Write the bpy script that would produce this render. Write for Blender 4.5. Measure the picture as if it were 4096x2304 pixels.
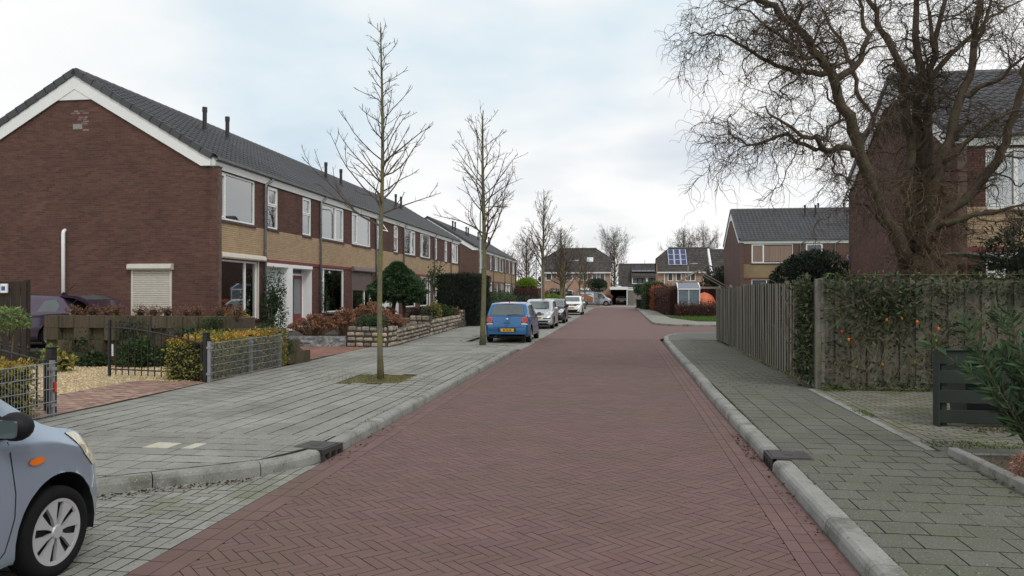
import bpy, bmesh, math, random
import numpy as np
from mathutils import Vector, Matrix
from mathutils.bvhtree import BVHTree
R = math.radians
random.seed(7)
rng = np.random.default_rng(7)
scene = bpy.context.scene
col = scene.collection
for o in list(bpy.data.objects): bpy.data.objects.remove(o)

# ------------------------------------------------------------------ camera, sky, sun
F, CX, CY, CAMH = 3040., 2048., 1152., 1.80          # photograph pixels (4096 wide) and metres
YAW, PITCH = math.atan(432/F), math.atan(20/F)
cd = bpy.data.cameras.new('camera'); cam = bpy.data.objects.new('camera', cd); col.objects.link(cam)
cd.sensor_width = 36; cd.lens = 36*F/4096; cd.clip_end = 2000; cd.clip_start = .05
cam.location = (0, 0, CAMH); cam.rotation_euler = (R(90)+PITCH, 0, YAW)
scene.camera = cam

SUN_EL, SUN_AZ = 46., 138.                             # weak sun through cloud from behind right (azimuth from +Y, clockwise)
w = bpy.data.worlds.new('World'); scene.world = w; w.use_nodes = True
nt = w.node_tree; nt.nodes.clear()
def N(t, **k):
    n = nt.nodes.new(t)
    for a, b in k.items(): setattr(n, a, b)
    return n
sky = N('ShaderNodeTexSky', sky_type='NISHITA'); sky.sun_disc = False
sky.sun_elevation = R(SUN_EL); sky.sun_rotation = R(SUN_AZ); sky.air_density = 1.0; sky.dust_density = 2.0
tc = N('ShaderNodeTexCoord'); sep = N('ShaderNodeSeparateXYZ'); nt.links.new(tc.outputs['Generated'], sep.inputs[0])
def mth(op, a, b=None):
    n = N('ShaderNodeMath', operation=op)
    for i, v in enumerate((a, b)):
        if v is None: continue
        if isinstance(v, (int, float)): n.inputs[i].default_value = v
        else: nt.links.new(v, n.inputs[i])
    return n.outputs[0]
zz = mth('ADD', mth('MAXIMUM', sep.outputs[2], 0.0), .22)     # a cloud deck seen in perspective
cmb = N('ShaderNodeCombineXYZ')
nt.links.new(mth('DIVIDE', sep.outputs[0], zz), cmb.inputs[0]); nt.links.new(mth('DIVIDE', sep.outputs[1], zz), cmb.inputs[1])
def noise(scale, detail, rough, off):
    mp = N('ShaderNodeMapping'); mp.inputs['Location'].default_value = off
    nt.links.new(cmb.outputs[0], mp.inputs[0])
    n = N('ShaderNodeTexNoise'); n.inputs['Scale'].default_value = scale; n.inputs['Detail'].default_value = detail; n.inputs['Roughness'].default_value = rough
    nt.links.new(mp.outputs[0], n.inputs['Vector']); return n.outputs['Fac']
def ramp(fac, stops):
    r = N('ShaderNodeValToRGB'); e = r.color_ramp.elements
    while len(e) < len(stops): e.new(.5)
    for el, (p, c) in zip(e, stops): el.position = p; el.color = (*c, 1)
    nt.links.new(fac, r.inputs[0]); return r.outputs[0]
cl = ramp(noise(.62, 5, .52, (0.3, 7.2, 0)), [(.25, (.60, .73, .84)), (.36, (.73, .84, .91)), (.45, (.93, .955, .97)), (.53, (1.0, 1.0, 1.0))])
gap = ramp(noise(.9, 4, .5, (7.7, 2.4, 0)), [(.50, (0, 0, 0)), (.66, (1, 1, 1))])
sk = N('ShaderNodeVectorMath', operation='SCALE'); nt.links.new(sky.outputs[0], sk.inputs[0]); sk.inputs['Scale'].default_value = .13
mx = N('ShaderNodeMix', data_type='RGBA'); nt.links.new(mth('MULTIPLY', gap, .45), mx.inputs[0])
nt.links.new(cl, mx.inputs[6]); nt.links.new(sk.outputs[0], mx.inputs[7])
bg = N('ShaderNodeBackground'); bg.inputs[1].default_value = 1.0; nt.links.new(mx.outputs[2], bg.inputs[0])
wo = N('ShaderNodeOutputWorld'); nt.links.new(bg.outputs[0], wo.inputs[0])

sd = bpy.data.lights.new('sun', 'SUN'); sun = bpy.data.objects.new('sun', sd); col.objects.link(sun)
sd.energy = 1.15; sd.angle = R(14); sd.color = (1, .96, .9)
sun.rotation_euler = (R(90-SUN_EL), 0, R(180-SUN_AZ)); sun.location = (-10, -10, 30)
vs = scene.view_settings; vs.view_transform = 'Standard'; vs.look = 'None'; vs.exposure = 0; vs.gamma = 1; vs.use_curve_mapping = False
scene.render.engine = 'CYCLES'
scene.cycles.max_bounces = 6; scene.cycles.transparent_max_bounces = 12

# ------------------------------------------------------------------ photograph geometry
def ray(px, py):
    v = np.array([(px-CX)/F, 1., -(py-CY)/F]); c, s = math.cos(PITCH), math.sin(PITCH)
    v = np.array([v[0], c*v[1]-s*v[2], s*v[1]+c*v[2]]); c, s = math.cos(YAW), math.sin(YAW)
    return np.array([c*v[0]-s*v[1], s*v[0]+c*v[1], v[2]])
def at_y(px, py, y):
    r = ray(px, py); t = y/r[1]; return (r[0]*t, y, CAMH+r[2]*t)
def at_z(px, py, z=0.):
    r = ray(px, py); t = (z-CAMH)/r[2]; return (r[0]*t, r[1]*t, z)
def proj(p):
    d = np.array(p, float)-np.array([0, 0, CAMH]); c, s = math.cos(YAW), math.sin(YAW)
    d = np.array([c*d[0]+s*d[1], -s*d[0]+c*d[1], d[2]]); c, s = math.cos(PITCH), math.sin(PITCH)
    d = np.array([d[0], c*d[1]+s*d[2], -s*d[1]+c*d[2]])
    if d[1] < .1: return None
    return CX+F*d[0]/d[1], CY-F*d[2]/d[1], d[1]
def in_view(p, m=60):
    q = proj(p); return q is not None and -m < q[0] < 4096+m and -m < q[1] < 2304+m

# ------------------------------------------------------------------ materials
MATS = {}
def mat(name, c, rough=.8, var=.12, scale=6., isl=0., bump=0., bscale=40., metal=0., spec=.5, c2=None, c2amt=.5, c2scale=3., c2edge=.08,
        coat=0., streak=None, trans=0., hue=0., speck=None):
    """procedural material: base colour, soft noise variation, per-piece variation, optional second-colour patches, bump"""
    if name in MATS: return MATS[name]
    m = bpy.data.materials.new(name); m.use_nodes = True; t = m.node_tree; n = t.nodes; L = t.links
    b = n['Principled BSDF']; b.inputs['Roughness'].default_value = rough; b.inputs['Metallic'].default_value = metal
    b.inputs['Specular IOR Level'].default_value = spec
    if coat: b.inputs['Coat Weight'].default_value = coat; b.inputs['Coat Roughness'].default_value = .06
    g = n.new('ShaderNodeNewGeometry')
    vec = g.outputs['Position']
    if streak:
        mp = n.new('ShaderNodeMapping'); mp.inputs['Scale'].default_value = streak; L.new(vec, mp.inputs[0]); vec = mp.outputs[0]
    val = None
    nz = n.new('ShaderNodeTexNoise'); nz.inputs['Scale'].default_value = scale; nz.inputs['Detail'].default_value = 5; nz.inputs['Roughness'].default_value = .6
    L.new(vec, nz.inputs['Vector'])
    mr = n.new('ShaderNodeMapRange'); mr.inputs[1].default_value = .25; mr.inputs[2].default_value = .75; mr.inputs[3].default_value = 1-var; mr.inputs[4].default_value = 1+var
    L.new(nz.outputs[0], mr.inputs[0]); val = mr.outputs[0]
    hs = n.new('ShaderNodeHueSaturation'); hs.inputs['Color'].default_value = (*c, 1)
    if isl:
        oi = n.new('ShaderNodeObjectInfo'); ad = n.new('ShaderNodeMath'); ad.operation = 'ADD'; fr = n.new('ShaderNodeMath'); fr.operation = 'FRACT'
        L.new(g.outputs['Random Per Island'], ad.inputs[0]); L.new(oi.outputs['Random'], ad.inputs[1]); L.new(ad.outputs[0], fr.inputs[0])
        m2 = n.new('ShaderNodeMapRange'); m2.inputs[3].default_value = 1-isl; m2.inputs[4].default_value = 1+isl; L.new(fr.outputs[0], m2.inputs[0])
        mm = n.new('ShaderNodeMath'); mm.operation = 'MULTIPLY'; L.new(val, mm.inputs[0]); L.new(m2.outputs[0], mm.inputs[1]); val = mm.outputs[0]
        if hue:
            f2 = n.new('ShaderNodeMath'); f2.operation = 'MULTIPLY'; f2.inputs[1].default_value = 17.3; L.new(fr.outputs[0], f2.inputs[0])
            f3 = n.new('ShaderNodeMath'); f3.operation = 'FRACT'; L.new(f2.outputs[0], f3.inputs[0])
            m3 = n.new('ShaderNodeMapRange'); m3.inputs[3].default_value = .5-hue; m3.inputs[4].default_value = .5+hue; L.new(f3.outputs[0], m3.inputs[0]); L.new(m3.outputs[0], hs.inputs['Hue'])
    L.new(val, hs.inputs['Value'])
    out = hs.outputs[0]
    if c2:
        nz2 = n.new('ShaderNodeTexNoise'); nz2.inputs['Scale'].default_value = c2scale; nz2.inputs['Detail'].default_value = 6; nz2.inputs['Roughness'].default_value = .65
        L.new(vec, nz2.inputs['Vector'])
        r2 = n.new('ShaderNodeMapRange'); r2.inputs[1].default_value = 1-c2amt-c2edge; r2.inputs[2].default_value = 1-c2amt+c2edge; L.new(nz2.outputs[0], r2.inputs[0])
        mx = n.new('ShaderNodeMix'); mx.data_type = 'RGBA'; L.new(r2.outputs[0], mx.inputs[0]); L.new(out, mx.inputs[6]); mx.inputs[7].default_value = (*c2, 1); out = mx.outputs[2]
    if speck:                                            # fine pale and dark grit
        for sc, lo, cc in ((70., .66, speck), (38., .67, tuple(v*.45 for v in c))):
            n3 = n.new('ShaderNodeTexNoise'); n3.inputs['Scale'].default_value = sc; n3.inputs['Detail'].default_value = 3; L.new(vec, n3.inputs['Vector'])
            r3 = n.new('ShaderNodeMapRange'); r3.inputs[1].default_value = lo-.04; r3.inputs[2].default_value = lo+.03; L.new(n3.outputs[0], r3.inputs[0])
            m3 = n.new('ShaderNodeMix'); m3.data_type = 'RGBA'; L.new(r3.outputs[0], m3.inputs[0]); L.new(out, m3.inputs[6]); m3.inputs[7].default_value = (*cc, 1); out = m3.outputs[2]
    L.new(out, b.inputs['Base Color'])
    if bump:
        nb = n.new('ShaderNodeTexNoise'); nb.inputs['Scale'].default_value = bscale; nb.inputs['Detail'].default_value = 4
        L.new(vec, nb.inputs['Vector'])
        bp = n.new('ShaderNodeBump'); bp.inputs['Strength'].default_value = bump; bp.inputs['Distance'].default_value = .02
        L.new(nb.outputs[0], bp.inputs['Height']); L.new(bp.outputs[0], b.inputs['Normal'])
    if trans:
        tr = n.new('ShaderNodeBsdfTranslucent'); L.new(out, tr.inputs[0]); ms = n.new('ShaderNodeMixShader'); ms.inputs[0].default_value = trans
        L.new(b.outputs[0], ms.inputs[1]); L.new(tr.outputs[0], ms.inputs[2]); L.new(ms.outputs[0], n['Material Output'].inputs[0])
    MATS[name] = m; return m
def brickmat(name, c1, c2, mortar, bw=.22, bh=.065, axis='X', ms=.012, rough=.85, bump=.3, offset=.5):
    """brick or tile courses too far away to build, in object space (axis = horizontal axis of the wall)"""
    if name in MATS: return MATS[name]
    m = bpy.data.materials.new(name); m.use_nodes = True; t = m.node_tree; n = t.nodes; L = t.links; b = n['Principled BSDF']
    b.inputs['Roughness'].default_value = rough
    g = n.new('ShaderNodeNewGeometry'); sp = n.new('ShaderNodeSeparateXYZ'); L.new(g.outputs['Position'], sp.inputs[0])
    cb = n.new('ShaderNodeCombineXYZ')
    h, v = {'X': (0, 2), 'Y': (1, 2), 'G': (0, 1), 'GY': (1, 0)}[axis]
    L.new(sp.outputs[h], cb.inputs[0]); L.new(sp.outputs[v], cb.inputs[1])
    bt = n.new('ShaderNodeTexBrick'); L.new(cb.outputs[0], bt.inputs['Vector'])
    bt.inputs['Color1'].default_value = (*c1, 1); bt.inputs['Color2'].default_value = (*c2, 1); bt.inputs['Mortar'].default_value = (*mortar, 1)
    bt.inputs['Scale'].default_value = 1; bt.inputs['Mortar Size'].default_value = ms; bt.inputs['Brick Width'].default_value = bw; bt.inputs['Row Height'].default_value = bh
    bt.offset = offset
    nz = n.new('ShaderNodeTexNoise'); nz.inputs['Scale'].default_value = .8; nz.inputs['Detail'].default_value = 6; L.new(g.outputs['Position'], nz.inputs['Vector'])
    mr = n.new('ShaderNodeMapRange'); mr.inputs[1].default_value = .3; mr.inputs[2].default_value = .7; mr.inputs[3].default_value = .84; mr.inputs[4].default_value = 1.14; L.new(nz.outputs[0], mr.inputs[0])
    hs = n.new('ShaderNodeHueSaturation'); L.new(bt.outputs[0], hs.inputs['Color']); L.new(mr.outputs[0], hs.inputs['Value']); L.new(hs.outputs[0], b.inputs['Base Color'])
    if bump:
        bp = n.new('ShaderNodeBump'); bp.inputs['Strength'].default_value = bump; bp.inputs['Distance'].default_value = .01; bp.invert = True
        L.new(bt.outputs['Fac'], bp.inputs['Height']); L.new(bp.outputs[0], b.inputs['Normal'])
    MATS[name] = m; return m
def glassmat(name, tint=(.9, .95, .95), refl=.10, rough=.02):
    """clear pane: mostly see-through with a fresnel reflection"""
    if name in MATS: return MATS[name]
    m = bpy.data.materials.new(name); m.use_nodes = True; t = m.node_tree; n = t.nodes; L = t.links
    n.remove(n['Principled BSDF'])
    tr = n.new('ShaderNodeBsdfTransparent'); tr.inputs[0].default_value = (*tint, 1)
    gl = n.new('ShaderNodeBsdfGlossy'); gl.inputs['Roughness'].default_value = rough
    fr = n.new('ShaderNodeFresnel'); fr.inputs[0].default_value = 1.5
    ad = n.new('ShaderNodeMath'); ad.operation = 'ADD'; ad.inputs[1].default_value = refl; ad.use_clamp = True; L.new(fr.outputs[0], ad.inputs[0])
    ms = n.new('ShaderNodeMixShader'); L.new(ad.outputs[0], ms.inputs[0]); L.new(tr.outputs[0], ms.inputs[1]); L.new(gl.outputs[0], ms.inputs[2])
    L.new(ms.outputs[0], n['Material Output'].inputs[0]); MATS[name] = m; return m
def emitless(name, c, rough=.4, metal=0., coat=0.): return mat(name, c, rough, var=.03, metal=metal, coat=coat)

# ------------------------------------------------------------------ mesh building
class MB:
    def __init__(s): s.v = []; s.f = []
    def add(s, vs, fs):
        k = len(s.v); s.v.extend([tuple(map(float, p)) for p in vs]); s.f.extend([tuple(i+k for i in f) for f in fs]); return s
    def box(s, x0, x1, y0, y1, z0, z1):
        return s.add([(x0, y0, z0), (x1, y0, z0), (x1, y1, z0), (x0, y1, z0), (x0, y0, z1), (x1, y0, z1), (x1, y1, z1), (x0, y1, z1)],
                     [(3, 2, 1, 0), (4, 5, 6, 7), (0, 1, 5, 4), (1, 2, 6, 5), (2, 3, 7, 6), (3, 0, 4, 7)])
    def bbox(s, x0, x1, y0, y1, z0, z1, b):
        """box with all edges chamfered by b"""
        xs, ys, zs = (x0, x1), (y0, y1), (z0, z1); V = []; idx = {}
        for i in (0, 1):
            for j in (0, 1):
                for k in (0, 1):
                    sx, sy, sz = (1-2*i)*b, (1-2*j)*b, (1-2*k)*b
                    for a in range(3):
                        p = [xs[i]+sx, ys[j]+sy, zs[k]+sz]; p[a] = (xs[i], ys[j], zs[k])[a]
                        idx[(i, j, k, a)] = len(V); V.append(tuple(p))
        Fc = []
        for a in range(3):
            for sd in (0, 1):
                o = [q for q in range(3) if q != a]; q = []
                for (m, n_) in ((0, 0), (1, 0), (1, 1), (0, 1)):
                    ijk = [0, 0, 0]; ijk[a] = sd; ijk[o[0]] = m; ijk[o[1]] = n_; q.append(idx[(*ijk, a)])
                Fc.append(q)
        for a in range(3):                                   # edges along axis a
            o = [q for q in range(3) if q != a]
            for m in (0, 1):
                for n_ in (0, 1):
                    q = []
                    for e, ax in ((0, o[0]), (1, o[0]), (1, o[1]), (0, o[1])):
                        ijk = [0, 0, 0]; ijk[a] = e; ijk[o[0]] = m; ijk[o[1]] = n_; q.append(idx[(*ijk, ax)])
                    Fc.append(q)
        for i in (0, 1):
            for j in (0, 1):
                for k in (0, 1): Fc.append([idx[(i, j, k, a)] for a in range(3)])
        return s.add(V, Fc)
    def prism(s, poly, z0, z1, bottom=False):
        n = len(poly); zt = z1 if hasattr(z1, '__len__') else [z1]*n
        vs = [(x, y, z0) for x, y in poly]+[(p[0], p[1], z) for p, z in zip(poly, zt)]
        fs = [tuple(range(n, 2*n))]+[(i, (i+1) % n, n+(i+1) % n, n+i) for i in range(n)]
        if bottom: fs.append(tuple(range(n-1, -1, -1)))
        return s.add(vs, fs)
    def ext(s, poly, axis, a, b):
        """extrude a 2D polygon along an axis ('X': poly=(y,z), 'Y': poly=(x,z))"""
        n = len(poly); mk = (lambda p, t: (t, p[0], p[1])) if axis == 'X' else ((lambda p, t: (p[0], t, p[1])) if axis == 'Y' else (lambda p, t: (p[0], p[1], t)))
        return s.add([mk(p, a) for p in poly]+[mk(p, b) for p in poly], [tuple(range(n)), tuple(range(2*n-1, n-1, -1))]+[(i, (i+1) % n, n+(i+1) % n, n+i) for i in range(n)])
    def tube(s, pts, rad, n=6, cap=True):
        P = np.asarray(pts, float); m = len(P); rad = np.broadcast_to(np.asarray(rad, float), (m,))
        T = np.empty_like(P); T[1:-1] = P[2:]-P[:-2]; T[0] = P[1]-P[0]; T[-1] = P[-1]-P[-2]
        T /= np.linalg.norm(T, axis=1)[:, None]+1e-9
        ref = np.where(np.abs(T[:, 2:3]) > .85, np.array([[1., 0, 0]]), np.array([[0, 0, 1.]]))
        if np.abs(T[:, 2]).mean() > .6: ref = np.repeat([[1., 0.05, 0]], m, 0)
        elif np.abs(T[:, 2]).max() < .95: ref = np.repeat([[0, 0, 1.]], m, 0)
        A = np.cross(ref, T); A /= np.linalg.norm(A, axis=1)[:, None]+1e-9; B = np.cross(T, A)
        an = np.arange(n)*2*math.pi/n
        V = P[:, None]+rad[:, None, None]*(np.cos(an)[None, :, None]*A[:, None]+np.sin(an)[None, :, None]*B[:, None])
        k = len(s.v); s.v.extend(map(tuple, V.reshape(-1, 3).tolist()))
        for i in range(m-1):
            a = k+i*n; b = a+n
            for j in range(n):
                j2 = (j+1) % n; s.f.append((a+j, a+j2, b+j2, b+j))
        if cap and n > 2: s.f.append(tuple(k+j for j in range(n-1, -1, -1))); s.f.append(tuple(k+(m-1)*n+j for j in range(n)))
        return s
    def lathe(s, prof, n=24, axis='Z', c=(0, 0, 0), closed=False):
        """revolve (r, h) about an axis through c"""
        k = len(s.v); m = len(prof)
        for r, h in prof:
            for j in range(n):
                a = 2*math.pi*j/n; x, y = r*math.cos(a), r*math.sin(a)
                p = (x, y, h) if axis == 'Z' else ((h, x, y) if axis == 'X' else (x, h, y)); s.v.append((p[0]+c[0], p[1]+c[1], p[2]+c[2]))
        for i in range(m if closed else m-1):
            for j in range(n):
                a, b = k+i*n, k+((i+1) % m)*n; s.f.append((a+j, a+(j+1) % n, b+(j+1) % n, b+j))
        return s
    def blob(s, c, r, n=10, jit=.12, seed=0):
        rr = random.Random(seed); k = len(s.v); m = n//2+1
        for i in range(m+1):
            th = math.pi*i/m
            for j in range(n):
                ph = 2*math.pi*j/n; q = 1+rr.uniform(-jit, jit)
                s.v.append((c[0]+r[0]*q*math.sin(th)*math.cos(ph), c[1]+r[1]*q*math.sin(th)*math.sin(ph), c[2]+r[2]*q*math.cos(th)))
        for i in range(m):
            for j in range(n): a, b = k+i*n, k+(i+1)*n; s.f.append((a+j, b+j, b+(j+1) % n, a+(j+1) % n))
        return s
    def xf(s, M):
        A = np.array(s.v); A = A@np.array(M.to_3x3()).T+np.array(M.to_translation()); s.v = list(map(tuple, A.tolist())); return s

def mesh_np(name, V, Fq):
    """fast mesh from arrays of quads or triangles"""
    me = bpy.data.meshes.new(name); V = np.asarray(V, np.float32); Fq = np.asarray(Fq, np.int32); k = Fq.shape[1]
    me.vertices.add(len(V)); me.vertices.foreach_set('co', V.ravel())
    me.loops.add(Fq.size); me.loops.foreach_set('vertex_index', Fq.ravel())
    me.polygons.add(len(Fq)); me.polygons.foreach_set('loop_start', np.arange(len(Fq), dtype=np.int32)*k)
    me.update(calc_edges=True); return me
def mk_mesh(name, mb, m=None, smooth=False):
    me = bpy.data.meshes.new(name); me.from_pydata(mb.v, [], mb.f); me.update()
    if m is not None: me.materials.append(m)
    if smooth: me.polygons.foreach_set('use_smooth', [True]*len(me.polygons))
    return me
def link(name, me, parent=None, world=False):
    o = bpy.data.objects.new(name, me); col.objects.link(o)
    if parent is not None:
        o.parent = parent
        if world: o.matrix_parent_inverse = basis(parent).inverted()
    return o
def basis(o):
    M = Matrix.LocRotScale(o.location, o.rotation_euler, o.scale)
    if o.parent is not None: M = basis(o.parent) @ o.matrix_parent_inverse @ M
    return M
def tag(o, label=None, cat=None, group=None, kind=None):
    for k, v in (('label', label), ('category', cat), ('group', group), ('kind', kind)):
        if v: o[k] = v
    return o
def thing(name, label, cat, loc=(0, 0, 0), rz=0., group=None):
    o = bpy.data.objects.new(name, None); col.objects.link(o); o.location = loc; o.rotation_euler = (0, 0, rz); o.empty_display_size = .2
    return tag(o, label, cat, group)
def part(name, mb, m, parent, smooth=False, world=False, label=None, kind=None):
    o = link(name, mk_mesh(name, mb, m, smooth), parent, world); return tag(o, label, kind=kind)
def solo(name, mb, m, label, cat, group=None, smooth=False, kind=None):
    return tag(link(name, mk_mesh(name, mb, m, smooth)), label, cat, group, kind)
def struct(name, mb, m, smooth=False): return tag(link(name, mk_mesh(name, mb, m, smooth)), kind='structure')
def copy_tree(o, parent=None):
    c = o.copy(); col.objects.link(c)
    if parent is not None: c.parent = parent
    for ch in list(o.children): copy_tree(ch, c)
    return c
def auto_smooth(o, ang=40):
    me = o.data; me.polygons.foreach_set('use_smooth', [True]*len(me.polygons)); me.set_sharp_from_angle(angle=R(ang))

# ------------------------------------------------------------------ polygon clipping and piece fields
def clip(poly, planes):
    """clip a convex polygon to half planes (nx, ny, d): keep nx*x+ny*y <= d"""
    for nx, ny, d in planes:
        out = []
        for i in range(len(poly)):
            a, b = poly[i], poly[(i+1) % len(poly)]; da, db = nx*a[0]+ny*a[1]-d, nx*b[0]+ny*b[1]-d
            if da <= 0: out.append(a)
            if (da < 0 < db) or (db < 0 < da):
                t = da/(da-db); out.append((a[0]+t*(b[0]-a[0]), a[1]+t*(b[1]-a[1])))
        poly = out
        if len(poly) < 3: return None
    ar = abs(sum(poly[i][0]*poly[(i+1) % len(poly)][1]-poly[(i+1) % len(poly)][0]*poly[i][1] for i in range(len(poly))))/2
    return poly if ar > 4e-4 else None
def rect_planes(x0, x1, y0, y1): return [(-1, 0, -x0), (1, 0, x1), (0, -1, -y0), (0, 1, y1)]
def convex_planes(pts):
    """half planes of a counter-clockwise convex polygon"""
    out = []
    for i in range(len(pts)):
        a, b = pts[i], pts[(i+1) % len(pts)]; nx, ny = b[1]-a[1], a[0]-b[0]; l = math.hypot(nx, ny); out.append((nx/l, ny/l, (nx*a[0]+ny*a[1])/l))
    return out
def inset(poly, g):
    c = np.mean(poly, 0); out = []
    n = len(poly)
    pl = []
    ar = sum(poly[i][0]*poly[(i+1) % n][1]-poly[(i+1) % n][0]*poly[i][1] for i in range(n))
    P = poly if ar > 0 else poly[::-1]
    return clip(list(P), [(a, b, d-g) for a, b, d in convex_planes(P)])
def field(parent, name, stuff_name, polys, ztop, depth, m, gap=.004, jz=.0015, nmax=300, zfun=None):
    """paving pieces: the ones that show largest become objects, the rest one joined part"""
    items = []
    for p in polys:
        q = inset(p, gap)
        if not q: continue
        c = np.mean(q, 0); pr = proj((c[0], c[1], ztop)); a = -1
        if pr and -40 < pr[0] < 4136 and pr[1] < 2344:
            ar = abs(sum(q[i][0]*q[(i+1) % len(q)][1]-q[(i+1) % len(q)][0]*q[i][1] for i in range(len(q))))/2; a = ar/pr[2]**3
        items.append((a, q))
    items.sort(key=lambda t: -t[0]); rest = MB(); sides = []
    for i, (a, q) in enumerate(items):
        c = np.mean(q, 0); dz = random.gauss(0, jz); tx, ty = random.gauss(0, jz*6), random.gauss(0, jz*6)
        b0 = zfun(c[0], c[1]) if zfun else 0
        zs = [ztop+b0+dz+tx*(p[0]-c[0])+ty*(p[1]-c[1]) for p in q]
        if i < nmax and a > 0:
            mb = MB().prism([(p[0]-c[0], p[1]-c[1]) for p in q], -depth, [z-ztop-b0 for z in zs]); o = part(name, mb, m, parent, world=True); o.location = (c[0], c[1], ztop+b0)
            o.data.materials.append(m_joint); o.data.polygons.foreach_set('material_index', [0]+[1]*len(q))     # joint faces carry dirt
        else: rest.prism(q, ztop-depth, zs); sides += [0]+[1 if c[1] < 20 else 0]*len(q)
    if rest.v:
        o = part(stuff_name, rest, m, parent, world=True, kind='stuff'); o.data.materials.append(m_joint); o.data.polygons.foreach_set('material_index', sides)
def grid_bond(x0, x1, y0, y1, tw, tl, along='Y', stag=.5):
    """running bond: continuous joints along 'along'"""
    out = []
    if along == 'Y':
        nx = int(math.ceil((x1-x0)/tw-1e-6))
        for i in range(nx):
            a, b = x0+i*tw, min(x1, x0+(i+1)*tw); y = y0-(tl*stag if i % 2 else 0)
            while y < y1:
                c, d = max(y, y0), min(y+tl, y1)
                if d-c > .02 and b-a > .02: out.append([(a, c), (b, c), (b, d), (a, d)])
                y += tl
    else:
        out = [[(p[1], p[0]) for p in q][::-1] for q in grid_bond(y0, y1, x0, x1, tw, tl, 'Y', stag)]
    return out
def herringbone(planes, bb, L, W, ang):
    x0, x1, y0, y1 = bb; c, s = math.cos(ang), math.sin(ang); cx, cy = (x0+x1)/2, (y0+y1)/2; out = []
    rad = math.hypot(x1-x0, y1-y0)/2+L; n = int(rad*1.5/W)+2; mj = int(rad*1.5/L)+2
    for i in range(-n, n):
        for j in range(-mj, mj):
            oy0 = i*W+2*L*j
            if abs(oy0) > rad*1.6 or abs(i*W) > rad*1.3: continue
            for (ox, oy, dx, dy) in ((i*W, oy0, L, W), (i*W, oy0+W, W, L)):
                mxx, myy = ox+dx/2, oy+dy/2; px, py = cx+c*mxx-s*myy, cy+s*mxx+c*myy
                if not (x0-L < px < x1+L and y0-L < py < y1+L): continue
                q = clip([(cx+c*a-s*b, cy+s*a+c*b) for a, b in ((ox, oy), (ox+dx, oy), (ox+dx, oy+dy), (ox, oy+dy))], planes)
                if q: out.append(q)
    return out
# ================================================================== GROUND, ROAD, PAVEMENTS
ground = struct('ground', MB().add([(-400, -60, -.09), (400, -60, -.09), (400, 700, -.09), (-400, 700, -.09)], [(0, 1, 2, 3)]),
                mat('soil_far', (.10, .105, .06), .95, var=.3, scale=.6, c2=(.06, .09, .03), c2amt=.5, c2scale=.4))
m_joint = mat('joint_dirt', (.045, .04, .034), .95, var=.3, scale=20, c2=(.05, .07, .02), c2amt=.46, c2scale=1.3)
m_road = mat('red_road_brick', (.145, .082, .075), .85, var=.12, scale=1.4, isl=.09, hue=.005, bump=.12, bscale=120, c2=(.130, .082, .062), c2amt=.41, c2scale=.55, c2edge=.12)
m_roadf = mat('red_road_far', (.150, .085, .078), .85, var=.10, scale=.9, bump=.05, bscale=60, c2=(.133, .083, .068), c2amt=.40, c2scale=.35)
m_tileL = mat('grey_paving_tile', (.250, .246, .218), .85, var=.2, scale=.9, isl=.09, bump=.18, bscale=150, c2=(.17, .165, .148), c2amt=.44, c2scale=.8, c2edge=.1, speck=(.42, .42, .39))
m_tileR = mat('mossy_paving_tile', (.110, .109, .088), .88, speck=(.30, .30, .27), var=.22, scale=1.2, isl=.09, bump=.2, bscale=150, c2=(.10, .108, .070), c2amt=.45, c2scale=1.1, c2edge=.1)
m_greyb = mat('grey_paving_brick', (.225, .225, .20), .85, var=.22, scale=2., isl=.14, bump=.15, bscale=120, c2=(.15, .16, .10), c2amt=.42, c2scale=1.6, speck=(.38, .38, .35))
m_kerb = mat('kerb_concrete', (.255, .255, .235), .85, var=.2, scale=3., isl=.06, bump=.25, bscale=90, c2=(.13, .13, .105), c2amt=.42, c2scale=2.2, speck=(.38, .38, .35))
m_redpav = mat('mixed_red_paver', (.30, .185, .145), .8, var=.15, scale=3, isl=.28, hue=.015, bump=.1, bscale=80)
m_soil = mat('garden_soil', (.075, .055, .038), .95, var=.35, scale=9, bump=.6, bscale=25)

road = struct('road', MB().add([(-3.6, -6, -.02), (1.53, -6, -.02), (1.53, 30.2, -.02), (-3.3, 30.2, -.02)], [(0, 1, 2, 3)]), m_joint)
bay = struct('parking_bay', MB().prism([(-5.22, -6), (-3.14, -6), (-3.14, 7.7), (-3.5, 7.13), (-4.64, 6.28), (-5.22, 5.4)], -.06, -.015), m_joint)
X0, X1 = -2.83, 1.17
bricks = herringbone(rect_planes(X0, X1, 3.0, 30), (X0, X1, 3.0, 30), .24, .08, R(-45))
for a, b, l in ((1.17, 1.27, .24), (1.27, 1.39, .20), (1.39, 1.515, .20)): bricks += grid_bond(a, b, 2.8+(b*7 % .2), 30, b-a, l)
for a, b in ((-3.13, -2.98), (-2.98, -2.83)): bricks += grid_bond(a, b, 2.8, 30, b-a, .24)
field(road, 'paving_brick', 'road_bricks', bricks, 0, .02, m_road, gap=.0028, jz=.0005)
def sheet(name, pts, z, m, parent=None):
    mb = MB().add([(x, y, z) for x, y in pts], [tuple(range(len(pts)))])
    return struct(name, mb, m) if parent is None else part(name, mb, m, parent, world=True)
sheet('road_far', [(-3.06, 30), (1.56, 30), (1.75, 31), (2.45, 33.2), (3.5, 33.75), (60, 34.2), (60, 42.2), (5, 41.6), (2.6, 42.4), (1.86, 45), (1.86, 97.5), (-3.06, 97.5)], 0.0, m_roadf)
def add_clip(lst, polys, region):
    """region given as a list of convex polygons"""
    for q in polys:
        for rg in region:
            c = clip(q, convex_planes(rg))
            if c: lst.append(c)
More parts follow.
